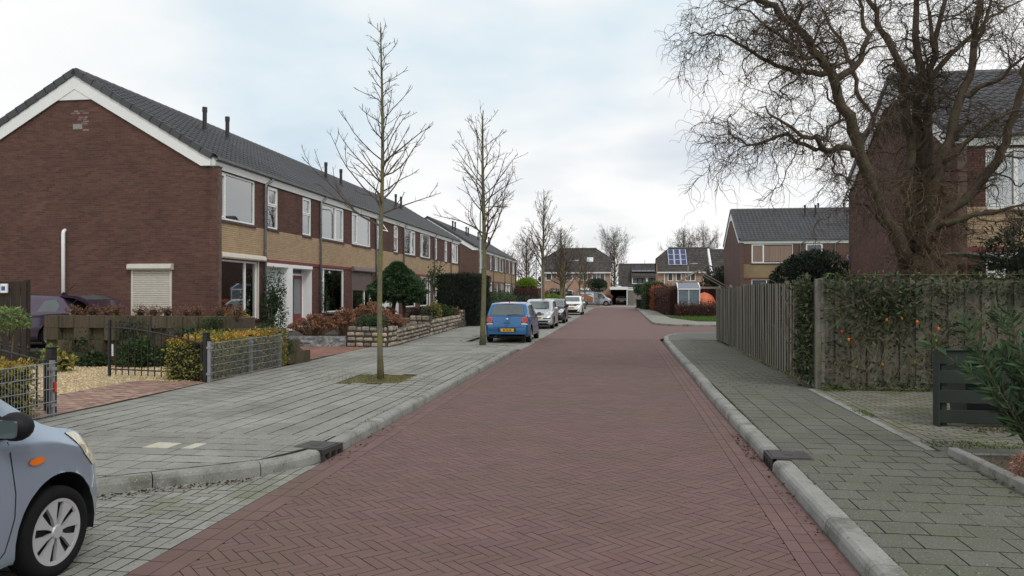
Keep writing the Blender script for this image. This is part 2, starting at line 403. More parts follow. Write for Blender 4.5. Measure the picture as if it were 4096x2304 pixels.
# grey bay near the camera
gb = []
bayreg = [[(-5.2, 2.5), (-4.64, 2.5), (-4.64, 6.22), (-5.2, 5.4)], [(-4.64, 2.5), (-3.5, 2.5), (-3.5, 7.08), (-4.64, 6.22)], [(-3.5, 2.5), (-3.13, 2.5), (-3.13, 7.7), (-3.5, 7.08)]]
for a, b in ((-3.24, -3.13), (-3.35, -3.24), (-3.46, -3.35)): add_clip(gb, grid_bond(a, b, 2.5+(a*9 % .2), 8, .11, .22), [[(-3.5, 2.5), (-3.13, 2.5), (-3.13, 7.7), (-3.5, 7.08)]])
hb = herringbone(rect_planes(-5.2, -3.46, 2.5, 7.2), (-5.2, -3.46, 2.5, 7.2), .22, .11, R(0))
add_clip(gb, hb, [[(-5.2, 2.5), (-4.64, 2.5), (-4.64, 6.22), (-5.2, 5.4)], [(-4.64, 2.5), (-3.46, 2.5), (-3.46, 7.1), (-4.64, 6.22)]])
field(bay, 'paving_brick', 'bay_bricks', gb, 0, .02, m_greyb, gap=.005, jz=.0008)

# ---- left pavement
PVZ = .10
def wave(x, y): return .012*math.sin(y*.9+x*.7)*math.sin(x*.8+1.3)
pl = [(-7.75, -6), (-5.32, -6), (-5.32, 5.45), (-4.80, 6.36), (-3.72, 7.22), (-3.3, 7.9), (-3.26, 8.6), (-3.26, 23.6), (-3.5, 24.4), (-5.47, 26.5), (-5.47, 97), (-7.95, 97), (-7.95, 38)]
pavL = struct('pavement_left', MB().prism(pl, -.08, .066), m_joint)
pit = (-5.32, -4.08, 13.85, 15.25)
tl = []
def notpit(q):
    c = np.mean(q, 0); return not (pit[0] < c[0] < pit[1] and pit[2] < c[1] < pit[3])
white_tiles = []
kx0, kx1 = -7.75, -3.31
body = [(-7.75, 2.0), (-5.42, 2.0), (-5.42, 5.5), (-4.74, 6.46), (-3.62, 7.3), (-3.36, 7.9), (-3.34, 8.6), (-7.75, 8.6)]
def bend(p):                                          # slight unevenness of the courses
    return (p[0]+.03*math.sin(p[1]*.55+.8)+.012*math.sin(p[1]*1.9+p[0]), p[1])
for q in grid_bond(kx0, kx1, 8.6, 24.0, .30, .30, 'Y'):
    if notpit(q):
        q = [bend(p) if kx0+.1 < p[0] < kx1-.1 else p for p in q]; cxm = np.mean(q, 0)[0]; tl.append([(p[0]+(.006 if p[0] < cxm else -.006), p[1]) for p in q])   # wider joints along the street
cpl = convex_planes([(-7.75, 2.0), (-5.42, 2.0), (-5.42, 5.5), (-4.74, 6.46), (-3.62, 7.3), (-3.34, 8.0), (-3.34, 8.6), (-7.75, 8.6)])
regB = [[(-7.75, 2.0), (-5.42, 2.0), (-5.42, 8.6), (-7.75, 8.6)], [(-5.42, 5.5), (-4.74, 6.46), (-4.74, 8.6), (-5.42, 8.6)], [(-4.74, 6.46), (-3.62, 7.3), (-3.62, 8.6), (-4.74, 8.6)], [(-3.62, 7.3), (-3.36, 7.95), (-3.34, 8.6), (-3.62, 8.6)]]
tmp = []
add_clip(tmp, grid_bond(-7.75, -3.34, 2.0, 8.6, .30, .30, 'X'), regB)
cs = np.array([np.mean(q, 0) for q in tmp]); pale = {int(np.argmin(np.hypot(cs[:, 0]-x, cs[:, 1]-y))) for x, y in ((-4.95, 7.72), (-4.66, 7.98))}
for i, q in enumerate(tmp): (white_tiles if i in pale else tl).append(q)
add_clip(tl, grid_bond(-7.75, -3.3, 24.0, 26.6, .30, .30, 'X'), [[(-7.75, 24.0), (-3.45, 24.0), (-5.45, 26.3), (-7.75, 26.3)]])
add_clip(tl, grid_bond(-7.75, -5.65, 26.3, 45, .30, .30, 'X'), [[(-7.75, 26.3), (-5.65, 26.3), (-5.65, 45), (-7.75, 45)]])
field(pavL, 'paving_tile', 'pavement_tiles', tl, PVZ, .035, m_tileL, gap=.0036, jz=.0006, zfun=wave)
m_wt = mat('pale_tile', (.48, .47, .38), .8, var=.15, scale=5, c2=(.40, .40, .20), c2amt=.40, c2scale=6)
for q in white_tiles:
    q = inset(q, .004); c = np.mean(q, 0); o = part('paving_tile', MB().prism([(p[0]-c[0], p[1]-c[1]) for p in q], -.03, .003), m_wt, pavL, world=True, label='pale cream paving tile among grey ones'); o.location = (c[0], c[1], PVZ+wave(*c))
sheet('pavement_far_left', [(-7.95, 45), (-5.65, 45), (-5.65, 97), (-7.95, 97)], PVZ, brickmat('tile_far', (.25, .25, .225), (.22, .22, .195), (.10, .095, .08), .3, .3, 'G', .012), pavL)

def smooth_path(pts, it=2):
    for _ in range(it):
        q = [pts[0]]
        for a, b in zip(pts[:-1], pts[1:]): q += [(a[0]*.75+b[0]*.25, a[1]*.75+b[1]*.25), (a[0]*.25+b[0]*.75, a[1]*.25+b[1]*.75)]
        pts = q+[pts[-1]]
    return pts
def kerb(parent, pts, width=.19, h=PVZ+.005, seg=1.0, side=1, m=m_kerb, name='kerb_stone', ramp=0.):
    """kerb stones along a path; side=1: the pavement lies to the left of the walking direction"""
    P = [Vector((*p, 0)) for p in pts]; cum = [0]
    for a, b in zip(P[:-1], P[1:]): cum.append(cum[-1]+(b-a).length)
    def pos(s):
        s = min(max(s, 0), cum[-1]-1e-6)
        for i in range(len(P)-1):
            if s <= cum[i+1]: t = (s-cum[i])/max(1e-9, cum[i+1]-cum[i]); return P[i].lerp(P[i+1], t)
        return P[-1]
    def tan(s): return (pos(s+.06)-pos(s-.06)).normalized()
    n = max(1, round(cum[-1]/seg)); L = cum[-1]/n
    for k in range(n):
        s0, s1 = k*L+.005, (k+1)*L-.005; mb = MB(); ring = []
        dz = random.gauss(0, .003)
        for i in range(6):
            s = s0+(s1-s0)*i/5; p = pos(s); t = tan(s); nn = Vector((-t.y, t.x, 0))*side
            hh = h+dz
            if ramp and cum[-1]-s < ramp: hh = h*(max(.12, (cum[-1]-s)/ramp))
            prof = [(0, -.06), (.008, hh*.6), (.022, hh-.018), (.05, hh), (width, hh), (width, -.06)]
            ring.append([(p.x+nn.x*d, p.y+nn.y*d, z) for d, z in prof])
        m6 = 6; V = [q for r in ring for q in r]; fs = []
        for i in range(5):
            for j in range(5): fs.append((i*m6+j, i*m6+j+1, (i+1)*m6+j+1, (i+1)*m6+j))
        fs += [tuple(range(6)), tuple(range(5*m6+5, 5*m6-1, -1))]
        c = pos((s0+s1)/2)
        mb.add([(x-c.x, y-c.y, z) for x, y, z in V], fs); o = part(name, mb, m, parent, world=True); o.location = (c.x, c.y, 0)
kerb(pavL, smooth_path([(-5.24, -4), (-5.24, 5.2), (-4.9, 5.95), (-4.62, 6.27), (-3.52, 7.12), (-3.2, 7.7), (-3.155, 8.2), (-3.155, 22.9), (-3.22, 23.8)], 2), side=1, width=.15, ramp=.35)
kerb(pavL, [(-3.4, 24.35), (-5.47, 26.45), (-5.47, 45)], side=1, width=.15, h=PVZ)
kerb(pavL, [(-5.47, 45), (-5.47, 97)], side=1, width=.15, h=PVZ, seg=6)
kerb(pavL, [(-3.1, 97.6), (-7.9, 97.6)], side=1, width=.2, h=PVZ, seg=2.5)
# parking strip beyond the street tree
strip = struct('parking_strip', MB().prism([(-5.47, 26.45), (-3.4, 24.3), (-3.12, 23.95), (-3.06, 30), (-3.06, 97.5), (-5.47, 97.5)], -.06, -.016), m_joint)
ps = []
for k in range(3): ps += grid_bond(-3.38+.105*k, -3.275+.105*k, 24.0, 46, .105, .21)
add_clip(ps, grid_bond(-5.45, -3.38, 24.2, 36, .105, .21, 'X'), [[(-5.45, 26.6), (-3.5, 24.5), (-3.38, 24.3), (-3.38, 36), (-5.45, 36)]])
field(strip, 'paving_brick', 'strip_bricks', ps, .0, .02, mat('pale_paving_brick', (.30, .30, .265), .85, var=.2, scale=2, isl=.12, c2=(.2, .2, .15), c2amt=.4), gap=.005, jz=.002)
sheet('parking_strip_far', [(-5.45, 36), (-3.38, 36), (-3.38, 46), (-3.07, 46), (-3.07, 97.4), (-5.45, 97.4)], -.002, brickmat('bay_far', (.29, .29, .26), (.25, .25, .22), (.12, .115, .10), .21, .105, 'G', .012), strip)
for yy in (50.2, 58.5, 66.6, 75.5, 86):
    part('bay_divider', MB().box(-5.4, -3.3, yy, yy+.12, -.01, .004+.0), mat('bay_line', (.42, .42, .39), .8), strip, world=True)
part('planting_island', MB().prism([(-5.4, 54.5), (-3.7, 54.5), (-3.5, 55.3), (-3.7, 56.4), (-5.4, 56.4)], -.02, .07), m_soil, strip, world=True)

# ---- right pavement
pr = [(1.62, -6), (3.46, -6), (3.46, 28.3), (9, 28.3), (60, 28.6), (60, 34.1), (3.5, 33.64), (2.53, 33.1), (1.85, 31), (1.66, 28), (1.62, 25)]
pavR = struct('pavement_right', MB().prism(pr, -.08, .066), m_joint)
tr_ = []
tr_ += grid_bond(1.71, 3.44, 3.0, 8.7, .30, .30, 'X')
tr_ += grid_bond(1.71, 3.26, 8.7, 14.0, .31, .30, 'Y', stag=0.0)
tr_ += grid_bond(1.71, 3.44, 14.0, 28.2, .21, .30, 'X')
drR = (1.62, 1.97, 8.12, 8.50)
tr_ = [q for q in tr_ if not (drR[0]-.1 < np.mean(q, 0)[0] < drR[1]-.02 and drR[2] < np.mean(q, 0)[1] < drR[3])]
field(pavR, 'paving_tile', 'pavement_tiles', tr_, PVZ, .035, m_tileR, gap=.0055, jz=.0006, zfun=wave)
part('edging_strip', MB().box(3.27, 3.36, 8.75, 14.0, .0, PVZ+.012), m_kerb, pavR, world=True)
sheet('pavement_far_right', [(1.73, 28.2), (3.44, 28.2), (60, 28.6), (60, 34.0), (3.55, 33.55), (2.6, 33.05), (1.93, 30.9)], PVZ+.002, brickmat('tile_far_r', (.15, .152, .13), (.125, .13, .11), (.06, .06, .045), .3, .21, 'G', .012), pavR)
kerb(pavR, smooth_path([(1.525, -4), (1.525, 8.02)], 0), side=-1, width=.185)
kerb(pavR, smooth_path([(1.525, 8.56), (1.49, 13.0), (1.53, 16), (1.54, 26), (1.6, 29.3), (1.78, 31.2), (2.4, 33.1), (3.5, 33.72), (5, 33.8)], 2), side=-1, width=.185)
kerb(pavR, [(5, 33.8), (60, 34.2)], side=-1, width=.18, seg=5)
# kerb gullies
m_iron = mat('cast_iron', (.065, .058, .055), .6, var=.2, scale=8, metal=.4, bump=.2, bscale=60)
m_black = mat('black_void', (.008, .008, .008), .9)
def gully(parent, x, y, dx, rz, label):
    mb = MB(); w, d = .44, .42
    mb.box(0, d, -w/2, w/2, PVZ-.045, PVZ+.008); mb.box(.03, d-.03, -w/2+.03, w/2-.03, PVZ+.008, PVZ+.014)
    mb.box(.012, .05, -w/2, w/2, PVZ-.06, PVZ+.006)
    for k in range(4): yy = -w/2+.02+k*(w-.04)/3; mb.box(-.004, .04, yy-.02, yy+.02, -.02, PVZ-.04)
    o = thing('kerb_gully', label, 'drain', (x, y, 0), rz)
    part('iron_frame', mb, m_iron, o); part('opening', MB().box(.03, .06, -w/2+.01, w/2-.01, -.02, PVZ-.05), m_black, o)
    part('badge', MB().box(.17, .25, -.05, .05, PVZ+.013, PVZ+.018), m_iron, o)
gully(pavR, 1.53, 8.29, 1, 0, 'cast iron kerb drain in the mossy pavement beside the wooden fence')
gully(pavL, -3.14, 8.05, -1, R(180-8), 'cast iron kerb drain at the kerb corner by the grey parking bay')
# driveway of small grey bricks on the right
drv = struct('driveway_right', MB().prism([(3.37, 8.75), (9.5, 8.75), (9.5, 14.15), (3.37, 14.15)], -.05, .07), m_joint)
db = grid_bond(3.37, 3.59, 9.0, 14.05, .11, .22)+grid_bond(3.59, 9.0, 9.0, 14.05, .11, .22, 'X')
field(drv, 'paving_brick', 'driveway_bricks', db, PVZ, .03, mat('mossy_brick', (.165, .16, .125), .88, var=.22, scale=2, isl=.12, c2=(.12, .13, .06), c2amt=.42, c2scale=1.8), gap=.006, jz=.0008)
bed = struct('plant_bed', MB().prism([(3.5, 0), (9, 0), (9, 8.45), (3.5, 8.45)], -.05, PVZ+.03), m_soil)
for k in range(6): part('kerb_stone', MB().bbox(3.40, 3.5, 2.55+k, 3.54+k, -.02, PVZ+.085, .012), m_kerb, bed, world=True)
for k in range(5): part('kerb_stone', MB().bbox(3.505+k, 4.495+k, 8.46, 8.55, -.02, PVZ+.03, .01), m_kerb, bed, world=True)
part('tile_strip', MB().box(3.42, 9, 8.56, 8.98, -.02, PVZ+.003), m_tileR, bed, world=True)
# ---- left front gardens
drl = struct('driveway_left', MB().prism([(-9.5, 9.3), (-7.77, 9.3), (-7.77, 13.55), (-9.2, 13.55)], -.05, .075), m_joint)
field(drl, 'paving_brick', 'driveway_bricks', grid_bond(-7.99, -7.78, 9.3, 13.5, .105, .21)+grid_bond(-9.3, -7.99, 9.3, 13.5, .105, .21, 'X'), PVZ+.005, .03, m_redpav, gap=.004)
pth = struct('garden_path', MB().prism([(-13, 17.95), (-7.77, 17.95), (-7.77, 23.0), (-13, 23.0)], -.05, .085), m_joint)
field(pth, 'paving_brick', 'path_bricks', grid_bond(-12, -7.78, 17.95, 22.95, .105, .21, 'X'), PVZ+.012, .03, mat('red_path_paver', (.24, .12, .088), .85, var=.2, scale=2, isl=.16), gap=.004, nmax=150)
m_grav = mat('gravel_buff', (.50, .39, .23), .9, var=.2, scale=30, isl=.35, hue=.02)
gv = struct('gravel_yard', MB().prism([(-20, -2), (-9.3, -2), (-9.3, 9.3), (-9.3, 13.5), (-7.8, 13.55), (-7.8, 16.3), (-20, 16.3)], -.05, PVZ-.01), mat('gravel_base', (.36, .27, .15), .95, var=.4, scale=50))
npb = 15000
px = rng.uniform(-14.5, -8.2, npb); py = rng.uniform(9.6, 16.3, npb); ok = ((px < -9.25) | (py > 13.6)); px, py = px[ok], py[ok]
n_ = len(px); sz = rng.uniform(.012, .032, (n_, 1, 1)); octa = np.array([(1, 0, 0), (0, 1, 0), (-1, 0, 0), (0, -1, 0), (0, 0, .7), (0, 0, -.7)])
an = rng.uniform(0, 6.28, n_); Rm = np.zeros((n_, 3, 3)); Rm[:, 0, 0] = np.cos(an); Rm[:, 0, 1] = -np.sin(an)*.7; Rm[:, 1, 0] = np.sin(an); Rm[:, 1, 1] = np.cos(an)*.7; Rm[:, 2, 2] = 1
V = np.einsum('nij,kj->nki', Rm, octa)*sz+np.stack([px, py, np.full(n_, PVZ)], 1)[:, None]
T = np.array([(0, 1, 4), (1, 2, 4), (2, 3, 4), (3, 0, 4)]); Fq = (np.arange(n_)[:, None, None]*6+T).reshape(-1, 3)
me = mesh_np('pebbles', V.reshape(-1, 3), Fq); me.materials.append(m_grav); tag(link('pebbles', me, gv), kind='stuff')
gard = struct('front_garden', MB().prism([(-12.6, 23.05), (-7.6, 23.3), (-7.85, 38.2), (-8.0, 60), (-13, 60)], -.05, .36), m_soil)
struct('back_garden', MB().prism([(-25, 17.6), (-13, 17.6), (-12.1, 21.5), (-25, 21.5)], -.05, .3), m_joint)
struct('tree_pit', MB().prism([(pit[0], pit[2]), (pit[1], pit[2]), (pit[1], pit[3]), (pit[0], pit[3])], .03, PVZ-.004), mat('pit_soil', (.09, .065, .04), .95, var=.4, scale=14, bump=.5, c2=(.11, .12, .04), c2amt=.5, c2scale=5))
# ---- far right corner, lawn, end of the street
pav2 = struct('pavement_corner', MB().prism([(1.88, 97), (1.88, 45.1), (2.1, 43.6), (2.7, 42.5), (3.6, 42.0), (5.1, 41.75), (60, 42.3), (60, 46), (13, 45.6), (4.6, 46.6), (3.4, 53), (3.2, 97)], -.06, PVZ), brickmat('tile_far_c', (.27, .265, .225), (.23, .225, .19), (.11, .105, .085), .3, .3, 'G', .012))
kerb(pav2, smooth_path([(7.6, 41.8), (5.1, 41.72), (3.6, 41.95), (2.65, 42.45), (2.05, 43.6), (1.84, 45.1), (1.84, 60)], 2), side=-1, width=.18)
kerb(pav2, [(1.84, 60), (1.84, 97)], side=-1, width=.18, seg=4)
m_lawn = mat('lawn_soil', (.05, .09, .02), .95, var=.3, scale=2)
lawn = struct('lawn', MB().prism([(3.5, 53.5), (4.7, 46.75), (13, 45.8), (40, 46.2), (40, 60), (3.4, 60)], -.05, PVZ+.02), m_lawn)
struct('end_pavement', MB().prism([(-40, 97.5), (45, 97.5), (45, 100.5), (-40, 100.5)], -.05, .012), mat('pale_end', (.30, .295, .26), .85, var=.15, scale=.8))
struct('end_forecourt', MB().prism([(-40, 100.5), (45, 100.5), (45, 140), (-40, 140)], -.05, .008), mat('grey_end', (.22, .21, .185), .85, var=.15, scale=.8))
# ================================================================== HOUSES
m_brown = mat('brown_brick', (.108, .049, .038), .88, var=.26, scale=.7, isl=.22, hue=.012, bump=.15, bscale=120)
m_yellow = mat('buff_brick', (.42, .300, .185), .85, var=.14, scale=1.2, isl=.10, bump=.15, bscale=120)
m_mortar = mat('grey_mortar', (.125, .088, .070), .95, var=.25, scale=5)
m_mortY = mat('buff_mortar', (.28, .205, .135), .95, var=.2, scale=5)
m_white = mat('white_paint', (.83, .84, .83), .45, var=.05, scale=2)
m_fascia = mat('fascia_white', (.72, .74, .72), .5, var=.08, scale=1.5)
m_tile = mat('roof_tile_dark', (.060, .061, .068), .55, var=.18, scale=1.5, isl=.12, bump=.1, bscale=60)
m_zinc = mat('zinc_grey', (.17, .18, .19), .45, var=.25, scale=4, metal=.3)
m_red = mat('red_board', (.18, .028, .026), .5, var=.15, scale=3)
m_sill = mat('sill_tile', (.045, .03, .03), .5, var=.2, scale=6, isl=.15)
m_glass = glassmat('window_glass', (.88, .93, .93), .33)
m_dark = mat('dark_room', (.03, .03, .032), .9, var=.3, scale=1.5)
m_blind = mat('blind_white', (.90, .92, .92), .9, var=.04, scale=3)
m_net = mat('net_curtain', (.84, .87, .86), .95, var=.25, scale=9, streak=(1, 1, .05))
m_flue = mat('flue_black', (.022, .022, .025), .5)
m_glassfar = mat('far_glass', (.075, .09, .10), .08, var=.3, scale=.9, spec=.8)
m_shut = mat('shutter_cream', (.62, .58, .50), .55, var=.08, scale=4)
m_shutb = mat('shutter_brown', (.17, .125, .115), .55, var=.1, scale=4)
m_bfar = brickmat('brown_brick_far_y', (.13, .063, .051), (.095, .046, .038), (.125, .085, .068), axis='Y')
m_bfarx = brickmat('brown_brick_far_x', (.13, .063, .051), (.095, .046, .038), (.125, .085, .068), axis='X')
m_yfar = brickmat('buff_brick_far_y', (.40, .275, .155), (.35, .24, .13), (.25, .18, .11), axis='Y')
m_yfarx = brickmat('buff_brick_far_x', (.30, .22, .12), (.26, .185, .10), (.2, .15, .09), axis='X')
CH, BL = .065, .22
EAVE, SLOPE, HALF = 5.92, .60, 4.5
RIDGE = EAVE+SLOPE*HALF
def roofz(X): return EAVE+SLOPE*(-X) if X > -HALF else RIDGE-SLOPE*(-HALF-X)

def subtract(iv, openings, z0, z1):
    out = [iv]
    for a, b, c, d in openings:
        if d <= z0+.01 or c >= z1-.01: continue
        nx = []
        for p, q in out:
            if b <= p or a >= q: nx.append((p, q)); continue
            if a > p: nx.append((p, a))
            if b < q: nx.append((b, q))
        out = nx
    return out
def brick_courses(ivfun, z0, z1, place, seed=1):
    """list of (zmid, verts, faces) bricks; place(h, d, z)"""
    rr = random.Random(seed); out = []; k = 0; z = z0
    while z < z1-.02:
        for a, b in ivfun(z, z+CH):
            h = math.floor(a/BL)*BL-(BL/2 if k % 2 else 0)
            while h < b:
                p, q = max(a, h+.005), min(b, h+BL-.005)
                if q-p > .02:
                    d = rr.uniform(-.0015, .0025); zz0, zz1 = z+.006+rr.uniform(-.001, .001), z+CH-.005
                    V = [place(p, -.012, zz0), place(q, -.012, zz0), place(q, -.012, zz1), place(p, -.012, zz1), place(p, d, zz0), place(q, d, zz0), place(q, d, zz1), place(p, d, zz1)]
                    out.append(((p+q)/2, z, V, [(4, 5, 6, 7), (0, 1, 5, 4), (1, 2, 6, 5), (2, 3, 7, 6), (3, 0, 4, 7)]))
                h += BL
        z += CH; k += 1
    return out
def wall_boxes(mb, h0, h1, z0, z1, ops, box):
    zs = sorted({z0, z1}|{min(max(v, z0), z1) for o in ops for v in o[2:]})
    for a, b in zip(zs[:-1], zs[1:]):
        if b-a < 1e-4: continue
        for p, q in subtract((h0, h1), ops, a, b): box(p, q, a, b)
# ---- roof tiles
prof = [(0, .044), (.05, .052), (.10, .032), (.15, .010), (.20, .002), (.25, .012), (.298, .044)]
def tile_verts():
    c = 1/math.sqrt(1+SLOPE**2); s = SLOPE*c; up = np.array([-c, 0, s]); nn = np.array([s, 0, c]); V = []
    for y, h in prof: V.append(up*(-.01)+nn*(h+.036)+np.array([0, y, 0]))
    for y, h in prof: V.append(up*.345+nn*h+np.array([0, y, 0]))
    for y, h in prof: V.append(up*(-.01)+nn*(h+.004)+np.array([0, y, 0]))
    n = len(prof); Fc = [(i, i+1, n+i+1, n+i) for i in range(n-1)]+[(2*n+i, 2*n+i+1, i+1, i) for i in range(n-1)]
    return np.array(V), np.array(Fc), up, nn
TV, TF, TUP, TNN = tile_verts()
tile_mesh = None
def roof_tiles(root, y0, y1, nobj, origin_world=None, rz=0.):
    global tile_mesh
    if tile_mesh is None:
        tile_mesh = mesh_np('roof_tile', TV, TF); tile_mesh.materials.append(m_tile)
    rows = 15; cnt = int(round((y1-y0)/.298)); w_ = (y1-y0)/cnt; items = []
    L = math.hypot(HALF, HALF*SLOPE); ex = L/rows
    for r in range(rows):
        for k in range(cnt): items.append((np.array([.06, y0+k*w_, EAVE-.036])+TUP*(r*ex)))
    P = np.array(items); c, s = math.cos(rz), math.sin(rz); ow = np.array(origin_world)
    W = np.stack([ow[0]+c*P[:, 0]-s*P[:, 1], ow[1]+s*P[:, 0]+c*P[:, 1], P[:, 2]], 1)
    vis = np.array([in_view(q, 20) for q in W]); d = np.linalg.norm(W-np.array([0, 0, CAMH]), axis=1)+np.where(vis, 0, 1e4)
    order = np.argsort(d)
    for i in order[:nobj]:
        if not vis[i]: continue
        o = link('roof_tile', tile_mesh, root); o.location = P[i]
    rest = order[nobj:] if nobj else order
    if nobj: rest = [i for i in order if i not in set(order[:nobj][vis[order[:nobj]]])]
    Pr = P[rest]; V = (TV[None]+Pr[:, None]).reshape(-1, 3); Fq = (TF[None]+(np.arange(len(Pr))*len(TV))[:, None, None]).reshape(-1, 4)
    me = mesh_np('roof_tiles', V, Fq); me.materials.append(m_tile); tag(link('roof_tiles', me, root), kind='stuff')
def roof(root, y0, y1, nobj, ow, rz, glo, ghi):
    mb = MB(); a, b = y0-(.02 if glo else 0), y1+(.02 if ghi else 0)
    mb.ext([(.10, EAVE-.09), (.10, EAVE-.045), (-HALF, RIDGE-.03), (-2*HALF-.15, EAVE-.09+.03), (-2*HALF-.15, EAVE-.18), (-HALF, RIDGE-.16)], 'Y', a, b)
    part('roof', mb, m_tile, root)
    roof_tiles(root, y0, y1, nobj, ow, rz)
    cap = MB()
    n = int(round((y1-y0)/.41)); l = (y1-y0)/n
    for k in range(n):
        prf = [(-HALF+.13*math.cos(t), RIDGE-.02+.13*math.sin(t)) for t in np.linspace(-.3, math.pi+.3, 9)]
        cm = MB().ext(prf, 'Y', 0, l+.03); cm.v = [(x, y, z+(.012 if y < .01 else 0)) for x, y, z in cm.v]
        o = part('ridge_tile', cm, m_tile, root); o.location = (0, y0+k*l, 0)
    # gutter with brackets
    g = MB().ext([(.06, EAVE-.06), (.07, EAVE-.12), (.13, EAVE-.15), (.19, EAVE-.11), (.20, EAVE-.03), (.185, EAVE-.03), (.175, EAVE-.10), (.13, EAVE-.135), (.08, EAVE-.11), (.075, EAVE-.06)], 'Y', a, b)
    part('gutter', g, m_zinc, root)
    f = MB().ext([(.02, 5.56), (.05, 5.56), (.10, EAVE-.10), (.06, EAVE-.06), (-.1, EAVE-.03), (-.1, 5.6)], 'Y', y0, y1); part('fascia_board', f, m_fascia, root)
def flue(root, X, Y, h=.95, r=.075):
    z = roofz(X); mb = MB().tube([(X, Y, z-.05), (X, Y, z+h)], r, 12).tube([(X, Y, z+h-.16), (X, Y, z+h+.02)], r*1.18, 12)
    mb.lathe([(r*2.2, z-.06+.0), (r*1.6, z+.08), (r*1.02, z+.16)], 12, 'Z', (X, Y, 0)); part('flue', mb, m_flue, root, smooth=False)

# ---- windows and doors.  parent coordinates: X outward, Y along, Z up
def wbox(mb, x0, x1, h0, h1, z0, z1): return mb.box(x0, x1, h0, h1, z0, z1)
def window(root, h0, h1, z0, z1, mul=(), trans=(), case=(), blind=None, far=False, sill=True, X=0., fw=.055, mframe=None, interior=True, tcol=None):
    """frame with mullions / transoms at absolute positions, opening casements by pane index, one pane each"""
    mf = mframe or m_white; f = MB(); x0, x1 = X-.10, X-.03
    f.box(x0, x1, h0, h0+fw, z0, z1); f.box(x0, x1, h1-fw, h1, z0, z1); f.box(x0, x1, h0+fw, h1-fw, z0, z0+fw); f.box(x0, x1, h0+fw, h1-fw, z1-fw, z1)
    hs = [h0+fw]+[v for m_ in mul for v in (m_-fw/2, m_+fw/2)]+[h1-fw]; zs = [z0+fw]+[v for t in trans for v in (t-fw/2, t+fw/2)]+[z1-fw]
    for m_ in mul: f.box(x0, x1-.003, m_-fw/2, m_+fw/2, z0+fw, z1-fw)
    for t in trans:
        for i in range(0, len(hs), 2):
            if tcol is None or i//2 in tcol: f.box(x0, x1-.004, hs[i], hs[i+1], t-fw/2, t+fw/2)
    wd = part('window', f, mf, root)
    k = 0
    for i in range(0, len(hs), 2):
        zc = zs if (tcol is None or i//2 in tcol) else [zs[0], zs[-1]]
        for j in range(0, len(zc), 2):
            a, b, c, d = hs[i], hs[i+1], zc[j], zc[j+1]
            if k in case:
                cm = MB(); w_ = .05
                cm.box(x1-.045, x1+.012, a+.004, a+w_, c+.004, d-.004).box(x1-.045, x1+.012, b-w_, b-.004, c+.004, d-.004).box(x1-.045, x1+.012, a+w_, b-w_, c+.004, c+w_).box(x1-.045, x1+.012, a+w_, b-w_, d-w_, d-.004)
                part('casement', cm, mf, wd); a, b, c, d = a+w_, b-w_, c+w_, d-w_
            part('pane', MB().box(x0+.02, x0+.028, a-.01, b+.01, c-.01, d+.01), m_glassfar if far else m_glass, wd)
            k += 1
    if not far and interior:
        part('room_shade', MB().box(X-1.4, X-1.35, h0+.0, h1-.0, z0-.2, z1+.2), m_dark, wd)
    if blind and not far:
        kind, lo, hi = blind; mm = {'blind': m_blind, 'net': m_net}[kind]; a, b = z0+fw+(z1-z0-2*fw)*lo, z0+fw+(z1-z0-2*fw)*hi; cm = MB()
        if kind == 'net':
            n = int((h1-h0)/.06); hh = [h0+fw+(h1-h0-2*fw)*i/n for i in range(n+1)]
            V = []; 
            for i, h in enumerate(hh): xx = X-.26+.025*math.sin(i*1.9)+.02*math.sin(i*.7); V += [(xx, h, a), (xx, h, b)]
            cm.add(V, [(2*i, 2*i+2, 2*i+3, 2*i+1) for i in range(n)])
        else: cm.box(X-.18, X-.175, h0+fw, h1-fw, a, b)
        part('blind' if kind == 'blind' else 'curtain', cm, mm, wd)
    if sill:
        s = MB(); n = max(1, int((h1-h0+.1)/.2)); l = (h1-h0+.1)/n
        for i in range(n): s.ext([(X-.06, z0-.012), (X+.055, z0-.05), (X+.055, z0-.085), (X-.06, z0-.075)], 'Y', h0-.05+i*l+.002, h0-.05+(i+1)*l-.002)
        part('sill', s, m_sill, wd)
    return wd
def downpipe(root, h, zb=.1, m=None, X=.07):
    mb = MB().tube([(.14, h+.38, EAVE-.14), (.14, h+.36, EAVE-.22), (X, h+.03, 5.52), (X, h, 5.42), (X, h, zb)], .042, 10)
    for z in (4.6, 3.2, 1.8): mb.tube([(X, h, z), (X, h, z+.05)], .05, 10)
    return part('downpipe', mb, m or m_zinc, root, smooth=True)
def roller_box(root, h0, h1, z0, z1, m, X=0.):
    mb = MB().ext([(X+.0, z0), (X+.15, z0+.01), (X+.17, z0+.05), (X+.15, z1-.03), (X+.11, z1), (X+.0, z1)], 'Y', h0, h1); return part('shutter_box', mb, m, root)
def slats(root, h0, h1, z0, z1, m, X=0., axis='Y', pitch=.052):
    n = int((z1-z0)/pitch)
    for i in range(n):
        a = z1-(i+1)*(z1-z0)/n; b = a+(z1-z0)/n; mb = MB()
        prf = [(X+.0, a+.003), (X+.012, a+.008), (X+.012, b-.008), (X+.0, b-.003)]
        mb.ext(prf, 'Y', h0, h1) if axis == 'Y' else None
        part('shutter_slat', mb, m, root)
